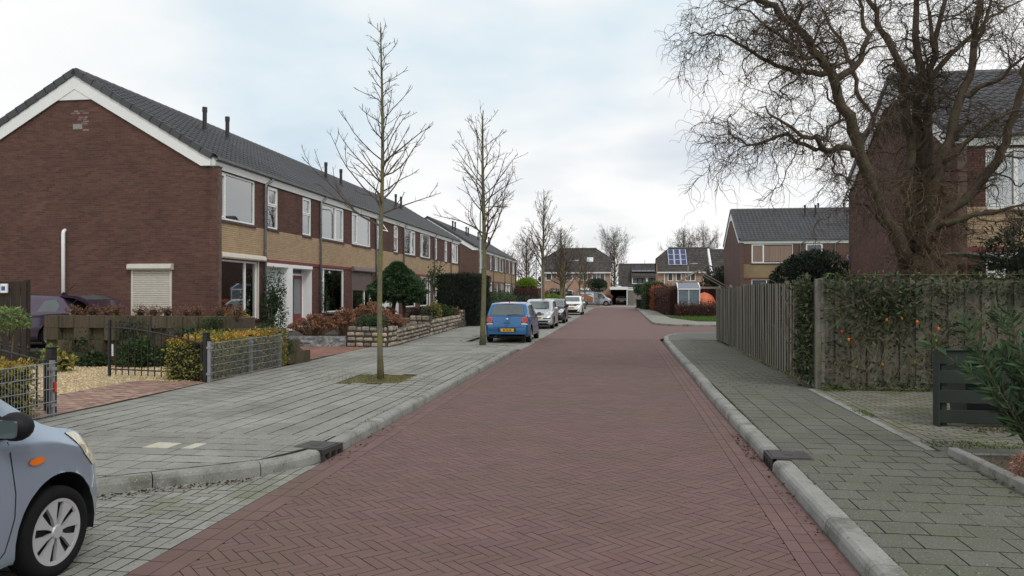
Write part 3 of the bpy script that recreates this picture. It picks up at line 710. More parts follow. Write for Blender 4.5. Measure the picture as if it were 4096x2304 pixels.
def porch(root, h0, h1, z0, z1, door, near=True):
    """recessed porch lined in white, with its door in the back wall"""
    D = -.38; mb = MB()
    mb.box(D, .0, h1-.03, h1-.002, z0, z1-.1).box(D, .0, h0+.002, h0+.03, z0, z1-.1).box(D, 0, h0+.03, h1-.03, z1-.14, z1-.1)
    mb.box(-.03, .035, h0, h1, z1-.12, z1)
    part('porch_lining', mb, m_white, root); part('porch_floor', MB().box(D, .05, h0, h1, z0-.12, z0-.002), m_kerb, root)
    f = MB(); a, b = h1-.03-1.10, h1-.03; part('back_panel', MB().box(D-.05, D-.01, h0+.03, a, z0, z1-.14), m_white, root)
    if door == 'red':
        dm = part('door', MB().box(D-.06, D-.005, a+.12, a+1.05, z0+.05, z0+2.02), m_red, root)
        part('door_glass', MB().box(D-.03, D+.004, a+.28, a+.89, z0+.52, z0+1.88), mat('frosted_pane', (.16, .20, .20), .25, var=.1), dm)
        part('handle', MB().tube([(D+.02, a+.2, z0+1.05), (D+.05, a+.2, z0+1.05), (D+.05, a+.32, z0+1.05)], .012, 6), m_zinc, dm)
        f.box(D-.08, D, a, a+.12, z0, z1-.14).box(D-.08, D, a+1.05, b, z0, z1-.14).box(D-.08, D, a+.12, a+1.05, z0+2.02, z0+2.1).box(D-.08, D, a+.12, a+1.05, z0, z0+.05)
        part('transom_pane', MB().box(D-.05, D-.04, a+.12, a+1.05, z0+2.1, z1-.14), m_glassfar, root)
    else:
        dm = part('door', MB().box(D-.06, D-.005, a+.08, a+.98, z0+.05, z1-.16), m_white, root)
        part('door_glass', MB().box(D-.03, D+.004, a+.2, a+.86, z0+.95, z1-.28), mat('pale_pane', (.45, .50, .49), .2, var=.1), dm)
        part('door_glass', MB().box(D-.03, D+.004, a+.2, a+.86, z0+.2, z0+.9), mat('grey_pane', (.20, .21, .215), .25, var=.1), dm)
        f.box(D-.08, D, a, a+.08, z0, z1-.14).box(D-.08, D, a+.98, b, z0, z1-.14).box(D-.08, D, a+.08, a+.98, z1-.16, z1-.14)
        part('meter_cupboard', MB().bbox(D+.08, D+.26, h1-.06, h1-.03, z0+1.25, z0+1.55, .006), m_white, root)
    part('door_frame', f, m_white, root)

def house(row, u0, u1, name_label, group, feats, gable_lo=False, gable_hi=False, bricks=True, ntiles=0, yoff=0., nbrick=0, flues=(), lint=True):
    """one house of a row; row = (P0x, P0y, rz); feats use row coordinates along the facade"""
    P0x, P0y, rz = row; c, s = math.cos(rz), math.sin(rz); loc = (P0x-s*u0, P0y+c*u0, 0)
    root = thing('terraced_house', name_label, 'house', loc, rz, group); W = u1-u0
    toW = lambda X, Y, z: (loc[0]+c*X-s*Y, loc[1]+s*X+c*Y, z)
    ops = [(f[1]-u0, f[2]-u0, f[3], f[4]) for f in feats if f[0] in ('win', 'porch')]
    faceY = abs(rz) > .5
    def zone(mb, z0, z1):
        wall_boxes(mb, 0, W, z0, z1, ops, lambda p, q, a, b: mb.box(-.22, -.010 if bricks else 0., p, q, a, b)); return mb
    ZB, ZY0, ZY1, ZT = .0, 2.97, 4.0, 5.62
    if bricks:
        wm = MB(); zone(wm, ZB, ZY0); zone(wm, ZY1, ZT); wall = part('wall', wm, m_mortar, root); part('band_backing', zone(MB(), ZY0, ZY1), m_mortY, wall)
        for zz0, zz1, mm, nm in ((.1, ZY0, m_brown, 'wall_bricks'), (ZY0, ZY1, m_yellow, 'band_bricks'), (ZY1, ZT, m_brown, 'wall_bricks')):
            bs = brick_courses(lambda a, b: subtract((0, W), ops, a, b), zz0, zz1, lambda h, d, z: (d, h, z), seed=int(u0*10)); mb = MB()
            for _, _, V, fs in bs: mb.add(V, fs)
            part(nm, mb, mm, wall, kind='stuff')
    else:
        mb_, my_ = (m_bfarx, m_yfarx) if faceY else (m_bfar, m_yfar)
        wm = MB(); zone(wm, ZB, ZY0); zone(wm, ZY1, ZT); wall = part('wall', wm, mb_, root); part('buff_band', zone(MB(), ZY0, ZY1), my_, wall)
    part('rear_wall', MB().box(-2*HALF, -2*HALF+.2, 0, W, 0, 5.8), m_bfar, root)
    # gables
    for on, yy, sg in ((gable_lo, 0, -1), (gable_hi, W, 1)):
        if not on: continue
        xa, xb = -2*HALF-.08, .16
        top = [(xb, 5.58), (-.35, 5.60), (-HALF+.52, 7.78), (-HALF-.52, 7.78), (-2*HALF+.3, 5.6), (xa, 5.58)]
        y0_, y1_ = (yy-.012, yy+.24) if sg < 0 else (yy-.24, yy+.012)
        gm = MB().ext([(xa, 0), (xb, 0)]+top, 'Y', y0_ + (.012 if (bricks and sg < 0) else 0), y1_)
        gw = part('gable_wall', gm, m_mortar if (bricks and sg < 0) else (m_bfar if faceY else m_bfarx), root)
        if bricks and sg < 0:
            def iv(za, zb):
                a, b = xa, xb
                if zb > 5.6:
                    k = (7.78-5.6)/(HALF-.52-.35); dx = (zb-5.6)/k; b = -.35-dx; a = -2*HALF+.3+dx
                return [(a, b)] if not gops else subtract((a, b), gops, za, zb)
            gops = [(f[1], f[2], f[3], f[4]) for f in feats if f[0] == 'gwin']
            bs = brick_courses(iv, .1, 7.74, lambda h, d, z: (h, yy-.0-d-.002, z), seed=3)
            bs = [(b, np.linalg.norm(np.array(toW(b[0], yy, b[1]))-np.array([0, 0, CAMH]))+(0 if in_view(toW(b[0], yy, b[1]), 0) and b[1] > 1.3 else 1e3)) for b in bs]
            bs.sort(key=lambda t: t[1]); rest = MB(); nb = 0
            for (h, z, V, fs), d in bs:
                if nb < nbrick and d < 900:
                    o = part('brick', MB().add([(p[0]-h, p[1]-yy, p[2]-z) for p in V], [f[::-1] for f in fs]), m_brown, gw); o.location = (h, yy, z); nb += 1
                else: rest.add(V, [f[::-1] for f in fs])
            part('gable_bricks', rest, m_brown, gw, kind='stuff')
            side = brick_courses(lambda a, b: [(0, .10)], .1, 5.55, lambda h, d, z: (xb-.0+d, yy+h, z)); sm = MB()
            for _, _, V, fs in side: sm.add(V, fs)
            part('pier_bricks', sm, m_brown, gw, kind='stuff')
        part('gable_cap', MB().box(xb-.5, xb+.02, yy-.02 if sg < 0 else yy-.26, yy+.26 if sg < 0 else yy+.02, 5.582, 5.62), m_sill, root)
        # white barge boards and the triangle under the ridge
        o_ = .035*sg; th = .03*sg
        for fr in (1, -1):
            X = lambda t: -HALF+fr*t
            bd = MB().ext([(X(0), RIDGE-.12), (X(HALF-.05), EAVE-.09), (X(HALF-.05), 5.62), (X(HALF-.35), 5.62), (X(0), RIDGE-.55)], 'Y', yy+o_, yy+o_+th)
            part('barge_board', bd, m_white, root)
            n = 14; L = math.hypot(HALF, HALF*SLOPE)/n; cs = 1/math.sqrt(1+SLOPE**2)
            for k in range(n):
                vb = MB().box(-.01, L+.03, -.05, .05, -.12, .075); vb.v = [(x, y, z+(.018 if x < 0 else 0)) for x, y, z in vb.v]
                ang = math.atan(SLOPE); M = Matrix.Translation((X(HALF)+0, yy+.06*sg+0, EAVE)) @ Matrix.Rotation(0 if fr < 0 else math.pi, 4, 'Z') @ Matrix.Rotation(-ang, 4, 'Y')
                vb.v = [tuple(M @ Vector((x+k*L, y, z))) for x, y, z in vb.v]
                if fr < 0 and name_label.find('brick gable wall') < 0 and k > 20: continue
                part('verge_tile', vb, m_tile, root)
        part('gable_triangle', MB().ext([(-HALF+.66, 7.74), (-HALF, RIDGE-.56+.02), (-HALF-.66, 7.74)], 'Y', yy+o_-.02*sg, yy+o_+.012*sg), m_white, root)
    roof(root, 0, W, ntiles, loc, rz, gable_lo, gable_hi)
    for X, u in flues: flue(root, X, u-u0)
    lsegs = [(0, W)] if lint else []
    for f in feats:
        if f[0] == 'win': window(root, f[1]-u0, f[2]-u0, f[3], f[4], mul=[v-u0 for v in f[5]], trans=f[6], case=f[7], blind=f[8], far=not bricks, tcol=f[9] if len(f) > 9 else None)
        elif f[0] == 'porch': porch(root, f[1]-u0, f[2]-u0, f[3], f[4], f[5])
        elif f[0] == 'post': part('porch_post', MB().box(-.4, .03, f[1]-u0, f[2]-u0, .4, 2.85), m_white, root)
        elif f[0] == 'pipe': downpipe(root, f[1]-u0)
        elif f[0] == 'rbox':
            roller_box(root, f[1]-u0, f[2]-u0, f[3], f[4], f[5]); lsegs = [q for sgm in lsegs for q in subtract(sgm, [(f[1]-u0-.05, f[2]-u0+.05, 0, 9)], 2, 3)]
        elif f[0] == 'slats': slats(root, f[1]-u0, f[2]-u0, f[3], f[4], f[5], X=-.005)
        elif f[0] == 'guide':
            for h in (f[1], f[2]-.05): part('shutter_guide', MB().box(-.01, .03, h-u0, h-u0+.05, f[3], f[4]), f[5], root)
    for a, b in lsegs:
        if b-a > .2: part('lintel_board', MB().box(-.005, .022, a+.003, b-.003, 2.862, 2.968), m_red, root)
    return root, toW

# ---- row along the left of the street
RA = math.atan(432/F)-math.atan(402/F)
ROW1 = (-12.1, 21.3, RA); ZU0, ZU1, ZL0, ZL1 = 4.07, 5.53, .98, 2.84
def big(a, b, m_, blind, case, z0=ZU0, z1=ZU1): return ('win', a, b, z0, z1, [m_] if m_ else [], [], case, blind)
def small(a, b, blind=None): return ('win', a, b, ZU0, ZU1, [], [4.88], (1,), blind)
BL_ = ('blind', .42, 1); FULL = ('blind', 0, 1); NET = ('net', 0, 1)
row1 = [
 (0, 5.52, 'end terraced house with brick gable wall, cream roller shutter and white drain pipe', dict(gable_lo=True, nbrick=300, ntiles=300, flues=[(-2.7, 4.3), (-5.6, 2.4), (-5.6, 3.6)]),
  [big(.09, 2.74, .80, BL_, (0,)), big(.13, 2.93, 2.12, NET, (), .95, 2.84), small(3.67, 4.51, ('blind', .5, 1)), ('porch', 3.58, 5.34, .46, 2.855, 'white'), ('post', 5.34, 5.51), ('pipe', 3.36), ('rbox', .30, 3.26, 2.87, 3.05, m_shut), ('guide', .12, 2.97, .93, 2.87, m_shut)]),
 (5.52, 11.77, 'terraced house with a red front door and a large living room window without shutter', dict(ntiles=0, flues=[(-2.9, 6.3)]),
  [small(6.68, 7.54), big(8.49, 11.24, 10.25, FULL, (1,)), ('post', 5.53, 5.70), ('porch', 5.70, 7.6, .46, 2.855, 'red'), ('win', 8.57, 11.27, ZL0, ZL1, [8.95], [2.3], (), None, (0,)), ('pipe', 8.38)]),
 (11.77, 17.94, 'terraced house with a half lowered brown roller shutter on its ground floor window', dict(flues=[(-2.7, 16.0), (-5.6, 13.6), (-5.6, 14.6)]),
  [big(12.30, 15.02, 13.1, FULL, (0,)), ('win', 12.28, 15.2, ZL0, ZL1, [14.2], [], (), None), ('rbox', 12.2, 15.3, 2.80, 3.02, m_shutb), ('slats', 12.34, 15.14, 1.92, 2.80, m_shutb), ('guide', 12.28, 15.2, .95, 2.80, m_shutb), small(15.98, 16.82), ('porch', 16.0, 17.76, .46, 2.855, 'white'), ('post', 17.76, 17.93), ('pipe', 15.77)]),
 (17.94, 24.3, 'terraced house partly behind the broad clipped conifer', dict(flues=[(-2.7, 17.98+.2)]),
  [small(19.09, 19.94), big(21.04, 23.7, 22.8, BL_, (1,)), ('post', 17.95, 18.12), ('porch', 18.12, 20.0, .46, 2.855, 'red'), big(21.0, 23.72, 21.5, BL_, (), ZL0, ZL1), ('pipe', 20.91)]),
 (24.3, 30.4, 'terraced house left of the tall dark hedge, with reflections in its upper window', dict(flues=[(-2.7, 28.7), (-2.7, 30.0)]),
  [big(24.85, 27.53, 25.5, None, (0,)), big(24.86, 27.59, 26.9, None, (), ZL0, ZL1), small(28.62, 29.5, FULL), ('porch', 28.45, 30.2, .46, 2.855, 'white'), ('post', 30.2, 30.39), ('pipe', 28.45)]),
 (30.4, 36.97, 'far end terraced house of the long row, standing behind the tall dark hedge', dict(gable_hi=True),
  [small(31.85, 32.7, None), big(33.92, 36.63, 35.7, None, (1,)), ('post', 30.41, 30.6), ('porch', 30.6, 32.5, .46, 2.855, 'red'), big(33.95, 36.6, 34.6, None, (), ZL0, ZL1), ('pipe', 33.77)])]
GSH = (-2.62, -1.30, 1.12, 2.50)
houses = []
for i, (a, b, lab, kw, fe) in enumerate(row1):
    if i == 0: fe = fe+[('gwin', *GSH)]
    houses.append(house(ROW1, a, b, lab, 'terraced houses of the long left row', fe, bricks=True, **kw))
h1 = houses[0][0]
# gable details of the first house
wd = part('gable_window', MB().box(GSH[0], GSH[0]+.07, -.03, .1, GSH[2], GSH[3]).box(GSH[1]-.07, GSH[1], -.03, .1, GSH[2], GSH[3]).box(GSH[0], GSH[1], -.02, .1, GSH[2]-.0, GSH[2]+.05), m_shut, h1)
for i in range(24):
    a = GSH[2]+.05+i*(GSH[3]-GSH[2]-.05)/24; b = a+(GSH[3]-GSH[2]-.05)/24
    part('shutter_slat', MB().ext([(0, a+.003), (-.014, a+.010), (-.014, b-.010), (0, b-.003)], 'X', GSH[0]+.07, GSH[1]-.07), m_shut, wd)
part('shutter_box', MB().ext([(0.0, GSH[3]), (-.15, GSH[3]+.01), (-.17, GSH[3]+.05), (-.15, GSH[3]+.17), (0.0, GSH[3]+.19)], 'X', GSH[0]-.06, GSH[1]+.05), m_shut, wd)
part('drain_pipe', MB().tube([(-4.82, -.08, .3), (-4.84, -.08, 3.62), (-4.84, -.06, 3.70), (-4.84, .02, 3.74)], .055, 12), m_white, h1, smooth=True)
part('vent_grille', MB().bbox(-4.58, -4.28, -.02, .02, 6.83, 7.0, .008).box(-4.52, -4.34, -.024, .0, 6.86, 6.885), mat('vent_grey', (.27, .26, .25), .7), h1)
m_pale = mat('pale_brick', (.21, .15, .135), .85, var=.2, isl=.2)
for k in range(17):
    zz = 6.78+CH*random.randrange(0, 10); xx = -4.44+random.uniform(-.26, .2)
    part('brick', MB().box(xx, xx+.2, -.0045, .01, zz+.008, zz+CH-.008), m_pale, h1)
# open small window on the third house
m = part('casement', MB().box(-.02, .02, -.4, .4, -.62, -.57).box(-.02, .02, -.4, .4, -.05, 0).box(-.02, .02, -.4, -.35, -.57, -.05).box(-.02, .02, .35, .4, -.57, -.05), m_white, houses[2][0], label='open top hung window casement')
m.location = (0, 16.4-11.77, 5.48); m.rotation_euler = (0, R(-35), 0)
# ---- second row further on
ROW2 = (-12.1-math.sin(RA)*45.3-.1, 21.3+math.cos(RA)*45.3, RA); K = 1.11
lab2 = ['brick end house of the farther row, gable wall above the dark hedge', 'second terraced house of the farther row with downpipes', 'third terraced house of the farther row', 'far end terraced house of the farther row beside the lime green dome shrub']
for i in range(4):
    a, b, _, kw, fe = row1[i]; b2 = b*K if i < 3 else 24.4*K; a *= K; f2 = []
    for f in fe:
        if f[0] in ('rbox', 'slats', 'guide', 'gwin', 'post'): continue
        g = list(f)
        for q in (1, 2):
            if q < len(g) and f[0] in ('win', 'porch'): g[q] = f[q]*K
        if f[0] == 'pipe': g[1] = f[1]*K
        if f[0] == 'win': g[5] = [v*K for v in f[5]]
        f2.append(tuple(g))
    house(ROW2, a, b2, lab2[i], 'terraced houses of the farther left row', f2, bricks=False, gable_lo=(i == 0), gable_hi=(i == 3), flues=[(-2.7, (a+b2)/2-.6), (-2.7, (a+b2)/2+.5), (-5.4, (a+b2)/2+2)])
# ---- houses on the right, gable ends to the street
def ru(px, py, Y, X0): p = at_y(px, py, Y); return p[0]-X0, p[2]
R1X, R1Y = 8.5, 20.9
a, _ = ru(3876, 600, R1Y, R1X); a = max(a, .75)
fr1 = [('win', a, a+3.2, 3.95, 5.5, [a+.75], [], (0,), BL_), ('win', a, a+3.1, .95, 2.84, [a+1.0], [], (), None), ('pipe', 5.4), ('gwin', -7.0, -6.3, 1.55, 2.14)]
hr, _ = house((R1X, R1Y, R(-90)), 0, 6.2, 'brown brick end house with dark tiled roof behind the twisted willow', 'houses on the right', fr1, gable_lo=True, bricks=True, ntiles=0, nbrick=0)
part('gable_window', MB().box(-7.0, -6.3, .03, .08, 1.55, 1.60).box(-7.0, -6.3, .03, .08, 1.9, 1.98).box(-7.0, -6.3, .03, .08, 2.04, 2.1).box(-7.0, -6.94, .03, .08, 1.6, 2.1).box(-6.36, -6.3, .03, .08, 1.6, 2.1), m_white, hr)
part('gable_pane', MB().box(-6.95, -6.35, .06, .07, 1.6, 2.1), m_glassfar, hr)
house((R1X, R1Y, R(-90)), 6.2, 12.4, 'brown brick house attached to the right of the end house behind the willow', 'houses on the right', [('win', 6.6, 7.5, 4.07, 5.53, [], [4.9], (1,), None)], bricks=False)
R2X, R2Y = 9.1, 60.
wa, wz1 = ru(3006, 962, R2Y, R2X); wb, wz0 = ru(3172, 1043, R2Y, R2X); wm_ = ru(3055, 1000, R2Y, R2X)[0]
sa, sz1 = ru(3229, 958, R2Y, R2X); sb, sz0 = ru(3286, 1000, R2Y, R2X)
fr2 = [('win', wa, wb, ZU0, ZU1, [wm_], [], (0,), None), ('win', wa, wb+.3, ZL0, ZL1, [wm_+.2], [], (), None), ('win', sa-.1, sb+.1, 4.75, 5.53, [], [], (0,), None)]
pp = ru(3200, 1000, R2Y, R2X)[0]
h2, _ = house((R2X, R2Y, R(-90)), 0, 6.6, 'brown brick end house with curtained upper window behind the round rhododendron', 'houses on the right', fr2+[('pipe', pp)], gable_lo=True, bricks=False, flues=[(-3.2, 4.6+.9), (-3.2, 6.3)])
cm = MB(); n = 30                                    # gathered curtains in the upper window
for k, (a_, b_) in enumerate(((wa+.1, wm_-.05), (wm_+.05, wb-.1))):
    V = []
    for i in range(n+1):
        h = a_+(b_-a_)*i/n; V += [(-.035+.006*math.sin(i*2.1), h, ZU0+.12), (-.035+.006*math.sin(i*2.1+.6), h, ZU1-.14)]
    cm.add(V, [(2*i, 2*i+2, 2*i+3, 2*i+1) for i in range(n)])
part('curtain', cm, mat('beige_curtain', (.26, .18, .145), .9, var=.35, scale=6, streak=(3, 1, .05)), h2)
for k in range(2):
    house((R2X, R2Y, R(-90)), 6.6+6.2*k, 12.8+6.2*k, ['middle terraced house of the row with gable to the street, beyond the rhododendron', 'last terraced house of the row beyond the rhododendron, mostly behind the willow house'][k], 'houses on the right',
          [('win', 8.3+6.2*k, 9.2+6.2*k, 4.07, 5.53, [], [], (0,), None), ('pipe', 6.9+6.2*k)], bricks=False, flues=[(-5.2, 7.0+6.2*k), (-5.2, 9.0+6.2*k)])
# ================================================================== CARS
m_rub = mat('tyre_rubber', (.009, .009, .0095), .9, var=.2, scale=20, bump=.15, bscale=80, spec=.2)
m_trim = mat('black_plastic', (.012, .012, .014), .6, var=.1, spec=.25)
m_carglass = mat('car_glass', (.075, .10, .10), .04, var=.25, scale=2, spec=.9)
m_seam = mat('panel_gap', (.006, .006, .007), .8)
m_plate = mat('plate_yellow', (.78, .42, .02), .4, var=.03)
m_plateblue = mat('plate_blue', (.03, .09, .4), .4)
m_text = mat('plate_text', (.01, .01, .01), .5)
m_chrome = mat('chrome', (.62, .63, .64), .15, var=.05, metal=1.)
m_lens = mat('clear_lens', (.62, .64, .64), .12, var=.25, scale=14, spec=.8)
m_redlens = mat('red_lens', (.42, .02, .02), .15, var=.15, scale=10, coat=.6)
m_amber = mat('amber_lens', (.75, .16, .01), .2, var=.08)
m_hub = mat('hubcap_silver', (.42, .43, .44), .35, var=.08, metal=.6)
m_disc = mat('brake_dark', (.02, .018, .017), .7, var=.3, scale=9)
def paint(name, c, metal=.35, rough=.28): return mat(name, c, rough, var=.05, scale=1.5, metal=metal, coat=.8)
def text_mesh(s, size, m, depth=.002, bold=False):
    cu = bpy.data.curves.new('t', 'FONT'); cu.body = s; cu.size = size; cu.extrude = depth; cu.align_x = 'CENTER'; cu.align_y = 'CENTER'; cu.resolution_u = 3
    if bold: cu.offset = size*.018
    ob = bpy.data.objects.new('t', cu); me = bpy.data.meshes.new_from_object(ob); bpy.data.objects.remove(ob); bpy.data.curves.remove(cu)
    me.materials.clear(); me.materials.append(m); return me
def text_part(name, s, size, m, parent, M, bold=True):
    o = link(name, text_mesh(s, size, m, bold=bold), parent); o.data.name = name; o.matrix_basis = M; return o
def rpoly(pts, r=.05, n=4):
    out = []; k = len(pts)
    for i in range(k):
        a, b, c = (Vector(pts[(i+j) % k]) for j in (-1, 0, 1)); u = (a-b); v = (c-b); rr = min(r, u.length*.45, v.length*.45); p, q = b+u.normalized()*rr, b+v.normalized()*rr
        for t in np.linspace(0, 1, n): out.append(tuple((1-t)**2*p+2*t*(1-t)*b+t*t*q))
    return out
def circ(cx, cz, r, n=20, rz=None): return [(cx+r*math.cos(2*math.pi*i/n), cz+(rz or r)*math.sin(2*math.pi*i/n)) for i in range(n)]
def sm(xs, ys, x, k=0.):
    """smoothed piecewise-linear curve"""
    x = np.asarray(x, float)
    if k == 0: return np.interp(x, xs, ys)
    return np.mean([np.interp(x+d, xs, ys) for d in np.linspace(-k, k, 9)], 0)

class Car:
    def __init__(s, label, loc, rz, L, W, H, axF, axR, wr, top, belt, m_body, sill=.20, tumble=.80, group=None, name='parked_car', plan=None, archr=None, cat='car', hoodf=.90, wheel_kw=None, tw=.185):
        s.root = thing(name, label, cat, loc, rz, group); s.L, s.W, s.wr = L, W, wr; s.mb = m_body
        hw = W/2; yr, yf = -L/2, L/2; NY = 96
        ys = np.unique(np.concatenate([np.linspace(yr, yr+.3, 16), np.linspace(yr+.3, yf-.3, NY), np.linspace(yf-.3, yf, 16)]))
        tx, tz = zip(*top); zt = sm(tx, tz, ys, .035); zt[0] = tz[0]; zt[-1] = tz[-1]
        bx, bz = zip(*belt); zb = np.minimum(sm(bx, bz, ys, .05), zt-.012)
        plan = plan or [(yr, .84), (yr+.04, .90), (yr+.14, .955), (yr+.4, .985), (yr+.9, 1), (yf-1.0, 1), (yf-.5, .965), (yf-.22, .90), (yf-.08, .80), (yf, .66)]
        px, pw = zip(*plan); wid = sm(px, pw, ys, .04)*hw; wid[0] = pw[0]*hw; wid[-1] = pw[-1]*hw
        rise = np.maximum(0, zt-zb); cab = np.clip((rise-.10)/.35, 0, 1)
        hr = wid*(hoodf+(tumble-hoodf)*cab)
        zs = np.full(len(ys), sill); zs += .10*np.clip((ys-(yf-.18))/.18, 0, 1)+.10*np.clip((yr+.2-ys)/.2, 0, 1)
        zs = np.minimum(zs, zb-.05)
        ring = []
        for i, y in enumerate(ys):
            w_, b, t, z0, h = wid[i], zb[i], zt[i], zs[i], hr[i]; c = .035*cab[i]+.012
            P = [(w_*.86, z0), (w_*.955, z0+.015)]
            lev = np.linspace(z0+.05, max(z0+.06, b-.06), 9); 
            for z in lev:
                q = (z-z0)/max(.01, b-z0); P.append((w_*(.972+.028*math.sin(math.pi*min(1, max(0, q))**.8)), z))
            P += [(w_*.985, b-.03), (w_*.968, b)]
            for f in (.2, .4, .6, .8): P.append((w_*.968+(h-w_*.968)*f, b+(t-c-b)*f))
            P += [(h, t-c), (h*.965, t-c*.55), (h*.86, t-c*.25), (h*.55, t-c*.08), (0, t)]
            ring.append(P)
        n = len(ring[0]); V = []
        for i, y in enumerate(ys):
            bow = .0
            V += [(x, y, z) for x, z in ring[i]]+[(-x, y, z) for x, z in ring[i][-2::-1]]
        m = 2*n-1; V = np.array(V)
        # bow the nose and tail in plan
        sgn = 1.0
        fr = np.clip((V[:, 1]-(yf-.35))/.35, 0, 1); V[:, 1] -= fr*.0
        Fc = []
        for i in range(len(ys)-1):
            for j in range(m-1): Fc.append((i*m+j, i*m+j+1, (i+1)*m+j+1, (i+1)*m+j))
        Fc.append(tuple(range(m-1, -1, -1))); k = (len(ys)-1)*m; Fc.append(tuple(range(k, k+m)))
        ra = archr or wr+.065; s.arch = []
        keep = []
        for ya in (axF, axR):
            d = np.hypot(V[:, 1]-ya, V[:, 2]-wr-.01); side = np.abs(V[:, 0]) > .55*hw
            s.arch.append((d < ra) & side)
        for f in Fc:
            if any(all(a[i] for i in f) for a in s.arch) and len(f) == 4: continue
            keep.append(f)
        for a, ya in zip(s.arch, (axF, axR)):
            idx = np.where(a)[0]
            for i in idx:
                dy, dz = V[i, 1]-ya, V[i, 2]-wr-.01; d = math.hypot(dy, dz)+1e-6; V[i, 1], V[i, 2] = ya+dy/d*ra, wr+.01+dz/d*ra
        s.V, s.Fk = V, keep
        mb = MB(); mb.v = [tuple(p) for p in V.tolist()]; mb.f = keep
        s.body = part('body', mb, m_body, s.root); auto_smooth(s.body, 38)
        s.bvh = BVHTree.FromPolygons([Vector(p) for p in V.tolist()], keep); s.ys = ys
        # black floor and wheel housings
        fl = MB().box(-hw*.80, hw*.80, yr+.12, yf-.16, .17, .26)
        for ya in (axF, axR):
            for sg in (1, -1):
                pr = [(ya+ra*1.005*math.cos(t), wr+.01+ra*1.005*math.sin(t)) for t in np.linspace(-.25, math.pi+.25, 15)]
                x0, x1 = sg*hw*.60, sg*hw*.945; k = len(fl.v); fl.v += [(x0, *p) for p in pr]+[(x1, *p) for p in pr]
                fl.f += [(k+i, k+i+1, k+15+i+1, k+15+i) for i in range(14)]; fl.f.append(tuple(k+i for i in range(15)))
        part('underbody', fl, m_seam, s.root)
        s.wheel_mesh(wheel_kw or {}, tw)
        for ya in (axF, axR):
            for sg in (1, -1): s.wheel(sg*(hw-.015-tw/2), ya, sg)
    def wheel_mesh(s, kw, tw):
        r = s.wr; rim = kw.get('rim', r*.66); n = kw.get('n', 36); h = tw/2
        t = MB().lathe([(rim-.005, -h*.8), (rim+.01, -h*.95), (r*.86, -h), (r*.965, -h*.86), (r, -h*.55), (r, h*.55), (r*.965, h*.86), (r*.86, h), (rim+.012, h*.95), (rim-.005, h*.80)], n, 'X')
        s.tyre = mk_mesh('tyre', t, m_rub, True)
        b = MB().lathe([(.005, h*.30), (rim*.98, h*.30), (rim, h*.80)], n, 'X'); b.lathe([(rim*.88, h*.80), (rim*1.0, h*.84), (rim*1.005, h*.6), (rim*.9, h*.5)], n, 'X')
        s.rimback = mk_mesh('rim', MB().lathe([(.004, h*.32), (rim*.97, h*.32), (rim*.99, h*.7)], n, 'X'), m_disc, True)
        sp = MB(); ns = kw.get('spokes', 7); wf = kw.get('wf', 1.0)
        for k in range(ns):
            a = 2*math.pi*k/ns+.2; da0, da1 = .16*wf*7/ns, .235*wf*7/ns; r0, r1 = rim*.16, rim*.93
            pts = []
            for (rr, ang) in ((r0, a-da0*1.6), (rim*.45, a-da0), (r1, a-da1), (r1, a+da1), (rim*.45, a+da0), (r0, a+da0*1.6)): pts.append((rr*math.cos(ang), rr*math.sin(ang)))
            sp.ext(pts, 'X', h*.55, h*.82)
        sp.lathe([(rim*.88, h*.66), (rim*.90, h*.84), (rim*1.0, h*.86), (rim*1.01, h*.6)], n, 'X'); sp.lathe([(.002, h*.93), (rim*.19, h*.93), (rim*.22, h*.80)], 20, 'X')
        s.spokes = mk_mesh('hubcap', sp, kw.get('mat', m_hub)); s.spokes.polygons.foreach_set('use_smooth', [False]*len(s.spokes.polygons))
    def wheel(s, x, y, sg):
        w_ = bpy.data.objects.new('wheel', s.tyre); col.objects.link(w_); w_.parent = s.root; w_.location = (x, y, s.wr)
        if sg < 0: w_.rotation_euler = (0, 0, math.pi)
        link('rim', s.rimback, w_); link('hubcap', s.spokes, w_)
    def hit(s, p2, plane):
        a, b = p2
        if plane in ('R', 'L'): sg = 1 if plane == 'R' else -1; o, d = Vector((sg*3, a, b)), Vector((-sg, 0, 0))
        elif plane in ('F', 'B'): sg = 1 if plane == 'F' else -1; o, d = Vector((a, sg*5, b)), Vector((0, -sg, 0))
        else: o, d = Vector((a, b, 4)), Vector((0, 0, -1))
        h = s.bvh.ray_cast(o, d)
        if h[0] is None:
            q = {'R': Vector((s.W/2, a, b)), 'L': Vector((-s.W/2, a, b)), 'F': Vector((a, s.L/2, b)), 'B': Vector((a, -s.L/2, b)), 'T': Vector((a, b, 1.4))}[plane]
            h = s.bvh.find_nearest(q)
        nrm = h[1]
        if nrm.dot(d) > 0: nrm = -nrm
        return h[0], nrm
    def drape(s, name, poly, plane, m, off=.004, cuts=3, parent=None, smooth=True, thick=0., label=None):
        bm = bmesh.new(); vs = [bm.verts.new((p[0], p[1], 0)) for p in poly]; f = bm.faces.new(vs)
        bmesh.ops.triangulate(bm, faces=[f], quad_method='BEAUTY', ngon_method='BEAUTY')
        for _ in range(cuts):
            lo = [e for e in bm.edges if e.calc_length() > .06]
            if lo: bmesh.ops.subdivide_edges(bm, edges=lo, cuts=1); bmesh.ops.triangulate(bm, faces=[f for f in bm.faces if len(f.verts) > 3])
        bm.verts.ensure_lookup_table()
        for v in bm.verts:
            p, n = s.hit((v.co.x, v.co.y), plane); v.co = p+n*off
        bm.normal_update()
        want = {'R': Vector((1, 0, 0)), 'L': Vector((-1, 0, 0)), 'F': Vector((0, 1, 0)), 'B': Vector((0, -1, 0)), 'T': Vector((0, 0, 1))}[plane]
        if sum((f.normal.dot(want) for f in bm.faces)) < 0: bmesh.ops.reverse_faces(bm, faces=bm.faces[:])
